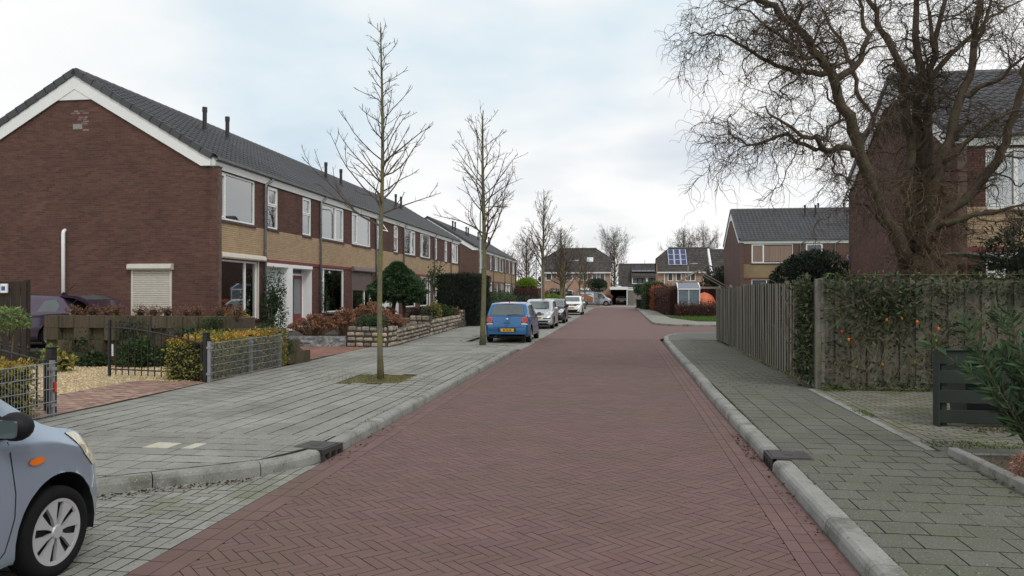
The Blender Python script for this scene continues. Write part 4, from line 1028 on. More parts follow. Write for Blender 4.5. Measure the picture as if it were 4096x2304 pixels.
        me = bpy.data.meshes.new(name); bm.to_mesh(me); bm.free(); me.materials.append(m)
        if smooth: me.polygons.foreach_set('use_smooth', [True]*len(me.polygons))
        return tag(link(name, me, parent or s.root), label)
    def seam(s, pts, plane, r=.004, parent=None, name='panel_gap', m=None, closed=False):
        P = []; q = pts+[pts[0]] if closed else pts
        for a, b in zip(q[:-1], q[1:]):
            for t in np.linspace(0, 1, max(2, int(math.dist(a, b)/.06)+1))[:-1]: P.append(s.hit((a[0]+(b[0]-a[0])*t, a[1]+(b[1]-a[1])*t), plane)[0])
        P.append(s.hit(q[-1], plane)[0]); return part(name, MB().tube([tuple(p) for p in P], r, 4), m or m_seam, parent or s.root)
    def sides(s, name, poly, m, **k):
        for pl in ('R', 'L'): s.drape(name, poly, pl, m, **k)
    def mirror(s, y, z, m, size=(.10, .06, .075), both=True, x=None):
        for sg in (1, -1):
            p, _ = s.hit((y, z), 'R'); xx = x or p.x
            b = MB().blob((xx+.115, y, z+.03), (size[0], size[1], size[2]), 14, 0); b.tube([(xx-.02, y+.02, z-.03), (xx+.08, y, z)], .025, 8)
            if sg < 0: b.v = [(-a, b_, c) for a, b_, c in b.v]; b.f = [f[::-1] for f in b.f]
            o = part('wing_mirror', b, m, s.root, smooth=True)
            g = MB().ext([(a*sg, c) for a, c in rpoly([(xx+.045, z-.025), (xx+.185, z-.02), (xx+.19, z+.075), (xx+.05, z+.08)], .02)], 'Y', y-size[1]-.003, y-size[1]+.012); part('mirror_glass', g, m_carglass, o)
    def plate(s, txt, z, face, x=0., w=.52, h=.11, parent=None, size=.10):
        p, n = s.hit((x, z), face); sg = 1 if face == 'F' else -1; y = p.y+sg*.012
        pl = part('number_plate', MB().bbox(x-w/2, x+w/2, y-.008, y+.008, z-h/2, z+h/2, .003), m_plate, s.root)
        ex = x-w/2*(-sg if face == 'F' else 1)
        part('plate_band', MB().box(*sorted((ex, ex+(.045 if ex < x else -.045))), *sorted((y+sg*.006, y+sg*.0095)), z-h/2+.004, z+h/2-.004), m_plateblue, pl)
        if txt: text_part('plate_text', txt, size, m_text, pl, Matrix.Translation((x+(.02 if face == 'B' else -.02), y+sg*.0095, z-.002)) @ Matrix.Rotation(math.pi if face == 'F' else 0, 4, 'Z') @ Matrix.Rotation(R(90), 4, 'X') @ Matrix.Diagonal((.78, 1, 1, 1)))
        return pl

def hatch_profile(L, H, yr=None, hood=.92, rear_slope=.33, cowl=.95, wind=.75, beltz=.90, tailz=.62, roofdrop=.03):
    a, f = -L/2, L/2
    top = [(a, tailz-.02), (a+.02, tailz+.06), (a+.06, tailz+.24), (a+.11, beltz+.10), (a+.11+rear_slope*.9, H-.07), (a+.11+rear_slope+.10, H-roofdrop), (a+1.35, H), (f-cowl-wind-.35, H-.02), (f-cowl-wind, H-.10), (f-cowl, hood+.06), (f-cowl+.18, hood+.02), (f-.42, hood-.10), (f-.18, hood-.22), (f-.05, hood-.36), (f, hood-.46)]
    belt = [(a, tailz-.06), (a+.06, tailz+.16), (a+.14, beltz+.06), (a+1.0, beltz+.02), (f-cowl, beltz-.05), (f-.42, hood-.17), (f-.15, hood-.30), (f, hood-.50)]
    return top, belt

# ---- blue hatchback, tail to the camera
m_blue = paint('blue_metallic', (.028, .135, .32), .45, .3)
t, b = hatch_profile(3.9, 1.467, rear_slope=.42, beltz=.90, tailz=.60, hood=.93, cowl=.9, wind=.72)
c = Car('metallic blue hatchback with yellow number plate parked tail towards the street tree', (-4.02, 28.9, 0), 0, 3.9, 1.65, 1.467, 1.18, -1.28, .295, t, b, m_blue, group='cars parked along the street', sill=.22)
rw = c.drape('rear_window', rpoly([(-.60, .985), (.60, .985), (.50, 1.36), (-.50, 1.36)], .06), 'B', m_carglass)
c.seam(rpoly([(-.63, .965), (.63, .965), (.53, 1.385), (-.53, 1.385)], .07), 'B', .006, closed=True)
wp, _ = c.hit((.05, 1.01), 'B'); part('rear_wiper', MB().tube([(0, wp.y-.02, .96), (.02, wp.y-.015, 1.0), (.36, wp.y+.015, 1.03)], .012, 6), m_trim, c.root)
for sg in (-1, 1):
    hs = c.drape('tail_light', rpoly([(sg*.50, .67), (sg*.76, .66), (sg*.755, .93), (sg*.66, .97), (sg*.53, .90)], .03), 'B', mat('lamp_dark_red', (.05, .006, .006), .2, coat=.5), off=.006)
    c.drape('light_ring', circ(sg*.635, .835, .105), 'B', mat('ring_pink', (.55, .16, .14), .2, coat=.5), off=.010, parent=hs); c.drape('red_lens', circ(sg*.635, .835, .085), 'B', m_redlens, off=.014, parent=hs)
    c.drape('reverse_lens', rpoly([(sg*.52, .675), (sg*.74, .665), (sg*.74, .705), (sg*.52, .71)], .01), 'B', m_lens, off=.010, parent=hs)
c.drape('brake_light', rpoly([(-.20, 1.395), (.20, 1.395), (.20, 1.412), (-.20, 1.412)], .005), 'B', m_redlens, off=.012)
c.seam([(-.62, .95), (-.50, .66), (-.46, .58), (.46, .58), (.50, .66), (.62, .95)], 'B', .005)
c.seam([(-.80, .575), (-.4, .56), (.4, .56), (.80, .575)], 'B', .004)
em, _ = c.hit((0, .84), 'B'); e = part('emblem', MB().lathe([(.001, -.012), (.046, -.010), (.058, -.004), (.058, .004)], 24, 'Y', (0, em.y-.004, .84)), m_chrome, c.root, smooth=True)
vw = MB()
for pts in ([(-.032, .875), (-.012, .835), (.012, .835), (.032, .875)], [(-.04, .855), (-.022, .80), (0, .838), (.022, .80), (.04, .855)]):
    if len(pts) == 4: pts = [(-.028, .878), (0, .838), (.028, .878)]
    vw.tube([(x, em.y-.017, z) for x, z in pts], .0045, 4)
part('emblem_letters', vw, m_text, e)
c.drape('tailgate_handle', rpoly([(-.12, .70), (.12, .70), (.12, .735), (-.12, .735)], .015), 'B', mat('handle_shadow', (.012, .05, .12), .5), off=.006)
bx, _ = c.hit((-.36, .72), 'B'); text_part('model_badge', 'POLO', .045, m_chrome, c.root, Matrix.Translation((-.36, bx.y-.008, .715)) @ Matrix.Rotation(R(90), 4, 'X'))
c.drape('plate_recess', rpoly([(-.33, .39), (.33, .39), (.33, .545), (-.33, .545)], .02), 'B', mat('blue_dark', (.01, .035, .08), .5), off=.003)
c.plate('85-TS-HR', .47, 'B', x=0.0)
c.sides('side_window', rpoly([(-1.02, .97), (-.33, .945), (-.33, 1.36), (-.72, 1.34)], .05), m_carglass)
c.sides('side_window', rpoly([(-.27, .94), (.86, .92), (.50, 1.25), (.18, 1.36), (-.27, 1.37)], .05), m_carglass)
for pl in ('R', 'L'):
    c.seam([(-.30, 1.38), (-.30, .93), (-.30, .34), (.72, .30), (.86, .62), (.88, .92)], pl); c.seam([(-.30, .34), (-.86, .36), (-1.05, .62), (-1.06, .95)], pl); c.seam([(-.9, .55), (.8, .52)], pl, .007)
    for y in (-.18, -.98+.25): c.drape('door_handle', rpoly([(y-.09, .80), (y+.09, .80), (y+.09, .83), (y-.09, .83)], .01), pl, m_blue, off=.02)
c.drape('windscreen', rpoly([(-.55, 1.02), (.55, 1.02), (.48, 1.35), (-.48, 1.35)], .05), 'F', m_carglass)
c.mirror(.80, .95, m_trim)
part('aerial', MB().tube([(0, -1.25, 1.43), (0, -1.30, 1.50), (0, -1.33, 1.56)], [.014, .008, .003], 6), m_trim, c.root); part('exhaust', MB().tube([(-.40, -1.98, .24), (-.40, -1.6, .25)], .035, 10), m_disc, c.root)
part('silencer', MB().blob((-.3, -1.72, .26), (.16, .13, .09), 12, 0), m_seam, c.root, smooth=True)

# ---- front views
def front_car(label, loc, L, W, H, wr, m_body, kw, head, grille, plate=None, platez=.55, wsz=(.98, 1.36), wsw=(.58, .50), mir=None, cat='car', rz=math.pi, axf=None, axr=None, lower=None, sidew=None, fogs=None, group='cars parked along the street', name='parked_car', bar=None):
    t, b = hatch_profile(L, H, **kw)
    c = Car(label, loc, rz, L, W, H, axf or L/2-.78, axr or -L/2+.62, wr, t, b, m_body, group=group, name=name)
    c.drape('windscreen', rpoly([(-wsw[0], wsz[0]), (wsw[0], wsz[0]), (wsw[1], wsz[1]), (-wsw[1], wsz[1])], .06), 'F', m_carglass)
    for sg in (-1, 1):
        h = c.drape('headlight', rpoly([(sg*x, z) for x, z in head], .04), 'F', m_lens, off=.006); zc = np.mean([p[1] for p in head]); xc = np.mean([p[0] for p in head])
        c.drape('lamp_bowl', circ(sg*xc, zc, .05), 'F', m_chrome, off=.011, parent=h)
        c.seam(rpoly([(sg*x, z) for x, z in head], .04), 'F', .005, closed=True, parent=h)
        if fogs: c.drape('fog_lamp', circ(sg*fogs[0], fogs[1], .045), 'F', m_lens, off=.012)
        wx, _ = c.hit((.0, wsz[0]-.02), 'F')
    for g in grille: c.drape('grille', rpoly(g, .02), 'F', m_trim, off=.005)
    if bar:
        for g in bar: c.drape('grille_bar', rpoly(g, .008), 'F', m_chrome, off=.012)
    if lower: c.drape('lower_intake', rpoly(lower, .03), 'F', m_trim, off=.005)
    if plate is not None: c.plate(plate, platez, 'F')
    for sw in (sidew or []): c.sides('side_window', rpoly(sw, .05), m_carglass)
    for pl in ('R', 'L'):
        c.seam([(-.25, H-.12), (-.25, .34), (L/2-1.18, .30), (L/2-1.02, .62), (L/2-1.0, .92)], pl); c.drape('door_handle', rpoly([(-.22, .80), (-.05, .80), (-.05, .83), (-.22, .83)], .01), pl, m_body, off=.02)
    c.mirror(L/2-1.10, .98, mir or m_body)
    w0, _ = c.hit((.1, wsz[0]+.01), 'F'); part('wiper', MB().tube([(-.45, c.hit((-.45, wsz[0]+.02), 'F')[0].y+.012, wsz[0]+.02), (.1, w0.y+.015, wsz[0]+.03)], .01, 5), m_trim, c.root)
    return c
sw_std = lambda L, H: [[(-1.15, .99), (-.30, .965), (-.30, H-.11), (-.85, H-.15)], [(-.22, .96), (L/2-1.0, .93), (L/2-1.38, H-.22), (.1, H-.11), (-.22, H-.11)]]
m_silver = paint('silver_metallic', (.52, .54, .55), .55, .3)
c = front_car('silver hatchback parked nose towards the blue hatchback', (-4.12, 39.55, 0), 3.8, 1.66, 1.49, .29, m_silver, dict(hood=.97, beltz=.92, cowl=.86, wind=.7), [(.42, .70), (.76, .74), (.76, .84), (.66, .90), (.46, .82)],
              [[(-.36, .745), (.36, .745), (.34, .77), (-.34, .77)], [(-.36, .69), (.36, .69), (.36, .72), (-.36, .72)], [(.32, .50), (.78, .53), (.78, .57), (.32, .55)], [(-.78, .53), (-.32, .50), (-.32, .55), (-.78, .57)]],
              '68-NX-GH', .56, lower=[(-.55, .34), (.55, .34), (.60, .43), (-.60, .43)], sidew=sw_std(3.8, 1.49), fogs=(.62, .38))
m_dkgrey = paint('dark_grey_metallic', (.028, .030, .034), .4, .3)
c = front_car('dark grey small hatchback between the silver and white cars', (-4.02, 46.3, 0), 3.45, 1.62, 1.465, .275, m_dkgrey, dict(hood=.98, beltz=.90, cowl=.72, wind=.78), [(.42, .66), (.60, .63), (.72, .72), (.70, .86), (.56, .86), (.44, .76)],
              [[(-.3, .62), (.3, .62), (.26, .68), (-.26, .68)]], None, lower=[(-.5, .34), (.5, .34), (.5, .48), (-.5, .48)], sidew=sw_std(3.45, 1.465), mir=m_trim)
m_wcar = paint('white_car_paint', (.80, .81, .80), 0., .3)
c = front_car('white crossover car with round low headlights and black grille', (-3.92, 64.0, 0), 4.13, 1.765, 1.57, .335, m_wcar, dict(hood=1.06, beltz=1.02, cowl=.95, wind=.7, tailz=.7), circ(.60, .70, .11, 12),
              [[(-.72, .84), (.72, .84), (.66, .90), (-.66, .90)], [(-.36, .74), (.36, .74), (.52, .85), (-.52, .85)]], '1-KRK-77', .60, wsz=(1.10, 1.46), wsw=(.64, .55),
              lower=[(-.62, .30), (.62, .30), (.74, .46), (-.74, .46)], sidew=[[(-1.2, 1.12), (-.3, 1.08), (-.3, 1.42), (-.9, 1.38)], [(-.22, 1.07), (1.0, 1.03), (.62, 1.3), (.15, 1.43), (-.22, 1.43)]],
              bar=[[(-.24, .89), (-.20, .89), (-.08, .74), (-.13, .74)], [(.24, .89), (.20, .89), (.08, .74), (.13, .74)], [(-.10, .80), (.10, .80), (.10, .85), (-.10, .85)]])
# ---- silver-blue small car in the near bay, nose away from the camera
m_sblue = paint('silver_blue_metallic', (.33, .40, .50), .5, .32)
L = 3.50; t = [(-1.75, .62), (-1.72, .7), (-1.66, .95), (-1.60, 1.05), (-1.25, 1.44), (-1.1, 1.48), (-.2, 1.52), (.25, 1.47), (.52, 1.38), (1.02, 1.00), (1.12, .955), (1.30, .915), (1.50, .845), (1.62, .74), (1.70, .62), (1.745, .50), (1.75, .42)]
b = [(-1.75, .55), (-1.66, .85), (-1.5, .96), (-.5, .95), (.7, .92), (1.1, .87), (1.35, .78), (1.55, .66), (1.7, .52), (1.75, .38)]
c = Car('silver blue small car in the grey brick bay, seen from its front wheel', (-4.275, 3.28, 0), 0, L, 1.53, 1.5, 1.10, -1.24, .285, t, b, m_sblue, sill=.19, archr=.362, hoodf=.88, tw=.17,
        plan=[(-1.75, .84), (-1.68, .92), (-1.3, .98), (-.8, 1), (.95, 1), (1.25, .985), (1.45, .94), (1.58, .86), (1.68, .74), (1.75, .60)], wheel_kw=dict(rim=.206, n=64, spokes=8, wf=1.22, mat=mat('hubcap_pale', (.50, .51, .52), .38, var=.08, metal=.35)))
for sg, pl in ((1, 'R'), (-1, 'L')):
    c.seam([(.70, .93), (.715, .80), (.735, .62), (.725, .48), (.66, .30), (.56, .22)], pl, .0045)
    c.drape('turn_signal', circ(.90, .775, .062, 18, .022), pl, m_amber, off=.012)
    c.drape('side_window', rpoly([(-.30, .99), (.60, .975), (.40, 1.22), (.10, 1.38), (-.30, 1.40)], .05), pl, m_carglass); c.drape('side_window', rpoly([(-1.15, 1.02), (-.38, .995), (-.38, 1.40), (-.9, 1.36)], .05), pl, m_carglass)
    c.drape('mirror_sail', rpoly([(.60, .955), (.86, .925), (.90, .955), (.64, 1.12)], .03), pl, m_trim, off=.004)
    c.drape('rub_strip', rpoly([(-.9, .36), (.60, .36), (.60, .415), (-.9, .415)], .012), pl, m_trim, off=.012)
    h = c.drape('headlight', rpoly([(1.22, .89), (1.34, .875), (1.46, .80), (1.53, .72), (1.55, .63), (1.47, .625), (1.36, .73), (1.28, .83)], .02, 5), pl, mat('yellowed_lens', (.62, .58, .42), .12, var=.2, scale=12, coat=.8), off=.006)
    c.seam(rpoly([(1.22, .89), (1.34, .875), (1.46, .80), (1.53, .72), (1.55, .63), (1.47, .625), (1.36, .73), (1.28, .83)], .02, 5), pl, .003, closed=True, parent=h)
    c.seam([(1.47, .63), (1.49, .55), (1.45, .48)], pl, .003, m=mat('seam_light', (.5, .55, .6), .4))
c.mirror(.66, 1.00, m_trim, size=(.10, .085, .085))
c.drape('windscreen', rpoly([(-.56, 1.02), (.56, 1.02), (.50, 1.40), (-.50, 1.40)], .06), 'F', m_carglass)
c.drape('cowl_panel', rpoly([(-.6, 1.02), (.6, 1.02), (.6, 1.13), (-.6, 1.13)], .03), 'T', m_trim, off=.006)
c.drape('lower_intake', rpoly([(-.4, .30), (.4, .30), (.4, .42), (-.4, .42)], .03), 'F', m_trim)
c.drape('rear_window', rpoly([(-.5, 1.08), (.5, 1.08), (.44, 1.40), (-.44, 1.40)], .06), 'B', m_carglass)
# ---- purple car behind the block wall with its tailgate up
m_purple = paint('purple_metallic', (.07, .045, .085), .35, .35)
t, b = hatch_profile(4.1, 1.46, rear_slope=.40, beltz=.92, tailz=.62, hood=.93)
c = Car('purple hatchback with raised tailgate standing behind the concrete block wall', (-16.5, 19.3, .3), R(90), 4.1, 1.70, 1.46, 1.2, -1.35, .30, t, b, m_purple, sill=.2)
c.sides('side_window', rpoly([(-.62, .98), (.10, .96), (.10, 1.36), (-.40, 1.33)], .08), m_carglass); c.sides('side_window', rpoly([(.17, .96), (1.0, .94), (.6, 1.28), (.3, 1.37), (.17, 1.37)], .05), m_carglass)
c.drape('rear_window', rpoly([(-.6, 1.0), (.6, 1.0), (.52, 1.37), (-.52, 1.37)], .06), 'B', m_carglass)
c.sides('quarter_glass', rpoly([(-1.52, .99), (-.92, .985), (-1.10, 1.29), (-1.42, 1.32), (-1.56, 1.16)], .04), m_carglass)
tg = MB(); prf = [(-1.48, 1.42), (-1.60, 1.45), (-1.95, 1.42), (-2.25, 1.30), (-2.50, 1.08), (-2.46, 1.05), (-2.20, 1.24), (-1.92, 1.35), (-1.60, 1.38)]
tg.ext(prf, 'X', -.66, .66); tgo = part('tailgate', tg, mat('tailgate_dark', (.035, .018, .035), .3, coat=.6), c.root)
part('tailgate_glass', MB().ext([(-1.62, 1.455), (-1.94, 1.428), (-2.2, 1.33), (-2.2, 1.32), (-1.94, 1.418), (-1.62, 1.445)], 'X', -.5, .5), m_carglass, tgo)
part('strut', MB().tube([(.6, -1.55, 1.02), (.58, -2.0, 1.36)], .012, 6).tube([(-.6, -1.55, 1.02), (-.58, -2.0, 1.36)], .012, 6), m_chrome, c.root)
part('aerial', MB().tube([(.0, -1.05, 1.45), (.0, -1.10, 1.49)], .05, 8).tube([(.0, -1.10, 1.48), (.0, -1.42, 1.72)], .008, 5), m_trim, c.root)
# ---- delivery van across the end of the street
m_van = paint('van_grey', (.40, .43, .47), .3, .3)
VL = 4.75; t = [(-2.375, 1.75), (-2.36, 1.85), (-2.2, 1.92), (.2, 1.93), (.75, 1.90), (1.05, 1.78), (1.55, 1.30), (1.70, 1.17), (1.95, 1.08), (2.18, .95), (2.30, .75), (2.36, .55), (2.375, .45)]
b = [(-2.375, 1.05), (-2.2, 1.12), (1.4, 1.08), (1.9, .95), (2.2, .80), (2.375, .40)]
c = Car('grey and white delivery van with red logo crossing the end of the street', (-3.45, 106.5, .01), R(-90), VL, 1.88, 1.93, 1.55, -1.35, .33, t, b, m_van, name='delivery_van', cat='van', tumble=.90, sill=.25, hoodf=.92)
for pl in ('R',):
    c.drape('white_panel', rpoly([(-2.2, .52), (-.15, .52), (-.15, 1.80), (-2.2, 1.80)], .05), pl, m_wcar, off=.005)
    c.drape('side_window', rpoly([(.38, 1.14), (1.42, 1.12), (1.12, 1.55), (.95, 1.66), (.42, 1.66)], .08), pl, m_carglass)
    c.drape('logo_square', rpoly([(-1.95, 1.20), (-1.52, 1.20), (-1.52, 1.68), (-1.95, 1.68)], .08), pl, mat('logo_red', (.55, .02, .03), .4), off=.010)
    c.drape('orange_graphic', rpoly([(-1.05, .55), (-.28, .50), (-.22, 1.10), (-.50, 1.28), (-1.25, 1.42), (-1.30, 1.1)], .08), pl, mat('graphic_orange', (.52, .20, .09), .5, var=.35, scale=3), off=.010)
    c.drape('graphic_wedge', rpoly([(-1.9, 1.60), (-1.1, 1.52), (-.20, 1.16), (-.30, 1.10), (-1.3, 1.42)], .03), pl, mat('graphic_grey', (.22, .22, .22), .5), off=.014)
    c.drape('red_stripe', rpoly([(-1.9, .78), (-1.35, .70), (-1.15, .80), (-1.6, .92)], .03), pl, mat('logo_red', (.55, .02, .03), .4), off=.012)
    for y in (-.02+.10, .56): c.drape('door_handle', rpoly([(y, 1.02), (y+.2, 1.02), (y+.2, 1.07), (y, 1.07)], .01), pl, m_trim, off=.01)
    c.seam([(.30, 1.75), (.30, .45)], pl, .008); c.seam([(-.12, 1.80), (-.12, .45)], pl, .008); c.seam([(1.45, 1.1), (1.35, .45), (.30, .42)], pl, .008)
    p, _ = c.hit((-.85, 1.62), 'R'); text_part('lettering', 'GIJSSEN', .25, m_text, c.root, Matrix.Translation((p.x+.02, -.88, 1.60)) @ Matrix.Rotation(R(90), 4, 'Z') @ Matrix.Rotation(R(90), 4, 'X'))
    text_part('logo_letter', 'F', .30, m_wcar, c.root, Matrix.Translation((c.hit((-1.73, 1.44), 'R')[0].x+.02, -1.73, 1.44)) @ Matrix.Rotation(R(90), 4, 'Z') @ Matrix.Rotation(R(90), 4, 'X'))
    c.drape('front_bumper', rpoly([(2.0, .30), (2.36, .36), (2.30, .72), (2.10, .74)], .05), pl, m_trim, off=.006)
    c.drape('headlight', rpoly([(1.98, .95), (2.18, .90), (2.26, .80), (2.02, .84)], .03), pl, m_lens, off=.008)
c.mirror(1.28, 1.14, m_trim, size=(.12, .09, .12))
# ---- black car in the carport
t, b = hatch_profile(4.2, 1.46, rear_slope=.5, beltz=.98, tailz=.68, hood=.95)
c = Car('black hatchback standing inside the open carport', (.22, 116.2, .01), 0, 4.2, 1.75, 1.46, 1.3, -1.3, .31, t, b, paint('black_paint', (.012, .012, .016), .3, .25), sill=.22)
c.drape('rear_window', rpoly([(-.58, 1.06), (.58, 1.06), (.48, 1.36), (-.48, 1.36)], .06), 'B', m_carglass)
for sg in (-1, 1): c.drape('tail_light', rpoly([(sg*.55, .85), (sg*.80, .86), (sg*.80, .98), (sg*.55, .97)], .03), 'B', m_redlens, off=.008)
c.plate(None, .62, 'B')
# ================================================================== PLANTS
def leafmat(name, c, isl=.35, hue=.02, rough=.55, trans=.25): return mat(name, c, rough, var=.15, scale=3., isl=isl, hue=hue, trans=trans, spec=.35)
G_dark = leafmat('leaf_dark', (.022, .042, .018)); G_mid = leafmat('leaf_mid', (.045, .085, .022)); G_lime = leafmat('leaf_lime', (.19, .30, .03)); G_var = leafmat('leaf_variegated', (.235, .22, .045), isl=.55, hue=.035)
G_gold = leafmat('leaf_gold', (.50, .27, .045), isl=.35, hue=.02); G_con = leafmat('leaf_conifer', (.042, .082, .034), isl=.5); G_yew = leafmat('leaf_yew', (.012, .022, .012), isl=.5); G_laur = leafmat('leaf_laurel', (.060, .095, .032), isl=.4)
G_ole = leafmat('leaf_oleander', (.055, .105, .042), isl=.5, hue=.03); G_rho = leafmat('leaf_rhododendron', (.022, .036, .020), isl=.5); G_ivy = leafmat('leaf_ivy', (.035, .062, .022), isl=.5); B_hyd = leafmat('dried_petal', (.29, .145, .085), isl=.45, hue=.015)
B_hth = leafmat('dried_heather', (.20, .095, .05), isl=.5); B_beech = leafmat('beech_leaf_brown', (.30, .085, .04), isl=.4); G_grass = leafmat('grass_blade', (.085, .16, .025), isl=.4); G_pine = leafmat('leaf_pine', (.03, .06, .03), isl=.4)
m_bark = mat('bark_grey_green', (.135, .122, .080), .9, var=.3, scale=14, bump=.5, bscale=40, c2=(.17, .16, .045), c2amt=.46, c2scale=3.5)
m_barkd = mat('bark_brown_dark', (.088, .064, .043), .9, var=.4, scale=9, bump=.8, bscale=26, c2=(.085, .080, .038), c2amt=.42, c2scale=2)
m_twig = mat('twig_brown', (.085, .062, .044), .85, var=.3, scale=2); m_twigw = mat('willow_twig', (.075, .052, .034), .85, var=.4, scale=1.2); m_hedgetwig = mat('hedge_twig', (.105, .048, .036), .9, var=.3, scale=3, isl=.3)
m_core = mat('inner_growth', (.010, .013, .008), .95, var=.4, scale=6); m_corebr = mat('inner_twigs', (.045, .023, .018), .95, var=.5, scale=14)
def leaf_mesh(name, P, size, m, aspect=.45, nrm=None, up=.0, fold=.25, droop=0., dirs=None, szvar=.35):
    """one folded diamond per point"""
    P = np.asarray(P, float); n = len(P)
    if dirs is None:
        D = rng.normal(size=(n, 3)); D[:, 2] += up
        if nrm is not None: D += nrm*1.0
    else: D = dirs+rng.normal(size=(n, 3))*.15
    D[:, 2] -= droop; D /= np.linalg.norm(D, axis=1)[:, None]+1e-9
    Q = rng.normal(size=(n, 3)); S = np.cross(D, Q); S /= np.linalg.norm(S, axis=1)[:, None]+1e-9; Nn = np.cross(D, S)
    L = size*(1+szvar*rng.uniform(-1, 1, (n, 1))); Wd = L*aspect*.5
    V = np.stack([P, P+D*L*.5+S*Wd+Nn*Wd*fold, P+D*L, P+D*L*.5-S*Wd+Nn*Wd*fold], 1).reshape(-1, 3)
    me = mesh_np(name, V, np.arange(n*4).reshape(-1, 4)); me.materials.append(m); return me
def lump(D, k=7, amp=.18, seed=0, freq=3.):
    r = np.random.default_rng(seed); out = np.zeros(len(D))
    for _ in range(k): out += np.sin(D@r.normal(size=3)*freq+r.uniform(0, 6.28))
    return 1+amp*out/math.sqrt(k)
def ell_points(c, r, n, thick=.3, amp=.16, seed=0, zmin=-1., freq=3.):
    D = rng.normal(size=(n, 3)); D /= np.linalg.norm(D, axis=1)[:, None]; D[:, 2] = np.where(D[:, 2] < zmin, np.abs(D[:, 2]), D[:, 2])
    q = lump(D, amp=amp, seed=seed, freq=freq)*(1-thick*rng.uniform(0, 1, n)**2)
    return np.array(c)+D*np.array(r)*q[:, None], D
def leaves(name, P, size, m, parent, **k): return link(name, leaf_mesh(name, P, size, m, **k), parent)
def bush(name, label, c, r, m, n, size, cat='shrub', base=None, amp=.18, aspect=.5, group=None, core=.72, stems=5, thick=.35, seed=None, core_m=None, freq=3., zmin=-1.):
    base = c[2]-r[2] if base is None else base; seed = seed if seed is not None else int(abs(c[0]*13+c[1]*7))
    o = thing(name, label, cat, (c[0], c[1], base), 0, group); cc = (0, 0, c[2]-base)
    P, D = ell_points(cc, r, n, thick, amp, seed, zmin, freq); leaves('foliage', P, size, m, o, nrm=D*.8, aspect=aspect)
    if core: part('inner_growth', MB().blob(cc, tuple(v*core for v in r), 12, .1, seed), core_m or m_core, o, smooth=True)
    st = MB(); rr = random.Random(seed)
    for k in range(stems):
        a = rr.uniform(0, 6.28); st.tube([(r[0]*.15*math.cos(a), r[1]*.15*math.sin(a), -.03), (r[0]*.3*math.cos(a), r[1]*.3*math.sin(a), cc[2]*.6), (r[0]*.6*math.cos(a), r[1]*.6*math.sin(a), cc[2]+r[2]*.2)], [.025, .02, .01], 5)
    if stems: part('stems', st, m_barkd, o)
    return o
def box_points(x0, x1, y0, y1, z0, z1, n, thick=.12, rough=.05):
    A = np.array([(y1-y0)*(z1-z0)]*2+[(x1-x0)*(z1-z0)]*2+[(x1-x0)*(y1-y0)]); f = rng.choice(5, n, p=A/A.sum()); u = rng.uniform(0, 1, (n, 3)); d = rng.uniform(0, 1, n)**2*thick-rough*rng.normal(size=n)
    P = np.array([x0, y0, z0])+u*np.array([x1-x0, y1-y0, z1-z0])
    P[:, 0] = np.where(f == 0, x0+d, np.where(f == 1, x1-d, P[:, 0])); P[:, 1] = np.where(f == 2, y0+d, np.where(f == 3, y1-d, P[:, 1])); P[:, 2] = np.where(f == 4, z1-d, P[:, 2])
    Nn = np.zeros((n, 3)); Nn[f == 0, 0] = -1; Nn[f == 1, 0] = 1; Nn[f == 2, 1] = -1; Nn[f == 3, 1] = 1; Nn[f == 4, 2] = 1
    w_ = .04*np.sin(P[:, 0]*3.1+P[:, 1]*2.3)+.03*np.sin(P[:, 2]*5+P[:, 1]*4.1); P += Nn*w_[:, None]
    return P, Nn
def hedge(name, label, b, m, n, size, cat='hedge', core_m=None, aspect=.5, rough=.04, group=None, top_m=None, top_n=0, twigs=0):
    x0, x1, y0, y1, z0, z1 = b; o = thing(name, label, cat, ((x0+x1)/2, (y0+y1)/2, z0), 0, group)
    P, Nn = box_points(*b, n, rough=rough); o1 = link('foliage', leaf_mesh('foliage', P, size, m, nrm=Nn*.9, aspect=aspect), o, True)
    if top_n:
        P2 = np.stack([rng.uniform(x0, x1, top_n), rng.uniform(y0, y1, top_n), z1-.02+.035*rng.normal(size=top_n)], 1); link('top_growth', leaf_mesh('top_growth', P2, size, top_m, up=.8, aspect=aspect), o, True)
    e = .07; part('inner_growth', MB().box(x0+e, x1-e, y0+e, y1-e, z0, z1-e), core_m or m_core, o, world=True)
    if twigs:
        tm = MB()
        for k in range(twigs):
            f = random.random(); x = random.uniform(x0, x1); y = random.uniform(y0, y1)
            if f < .55: y = y0+random.uniform(-.05, .06)
            elif f < .8: x = x0+random.uniform(-.05, .06)
            zb = z0+random.uniform(0, (z1-z0)*.75); l = random.uniform(.25, .7)*(z1-z0)*.6; zt = min(z1+random.uniform(-.05, .1), zb+l)
            tm.tube([(x, y, zb), (x+random.gauss(0, .06), y+random.gauss(0, .06), (zb+zt)/2), (x+random.gauss(0, .12), y+random.gauss(0, .12), zt)], [.010, .007, .003], 3, cap=False)
        part('twigs', tm, m_hedgetwig, o, world=True)
    return o
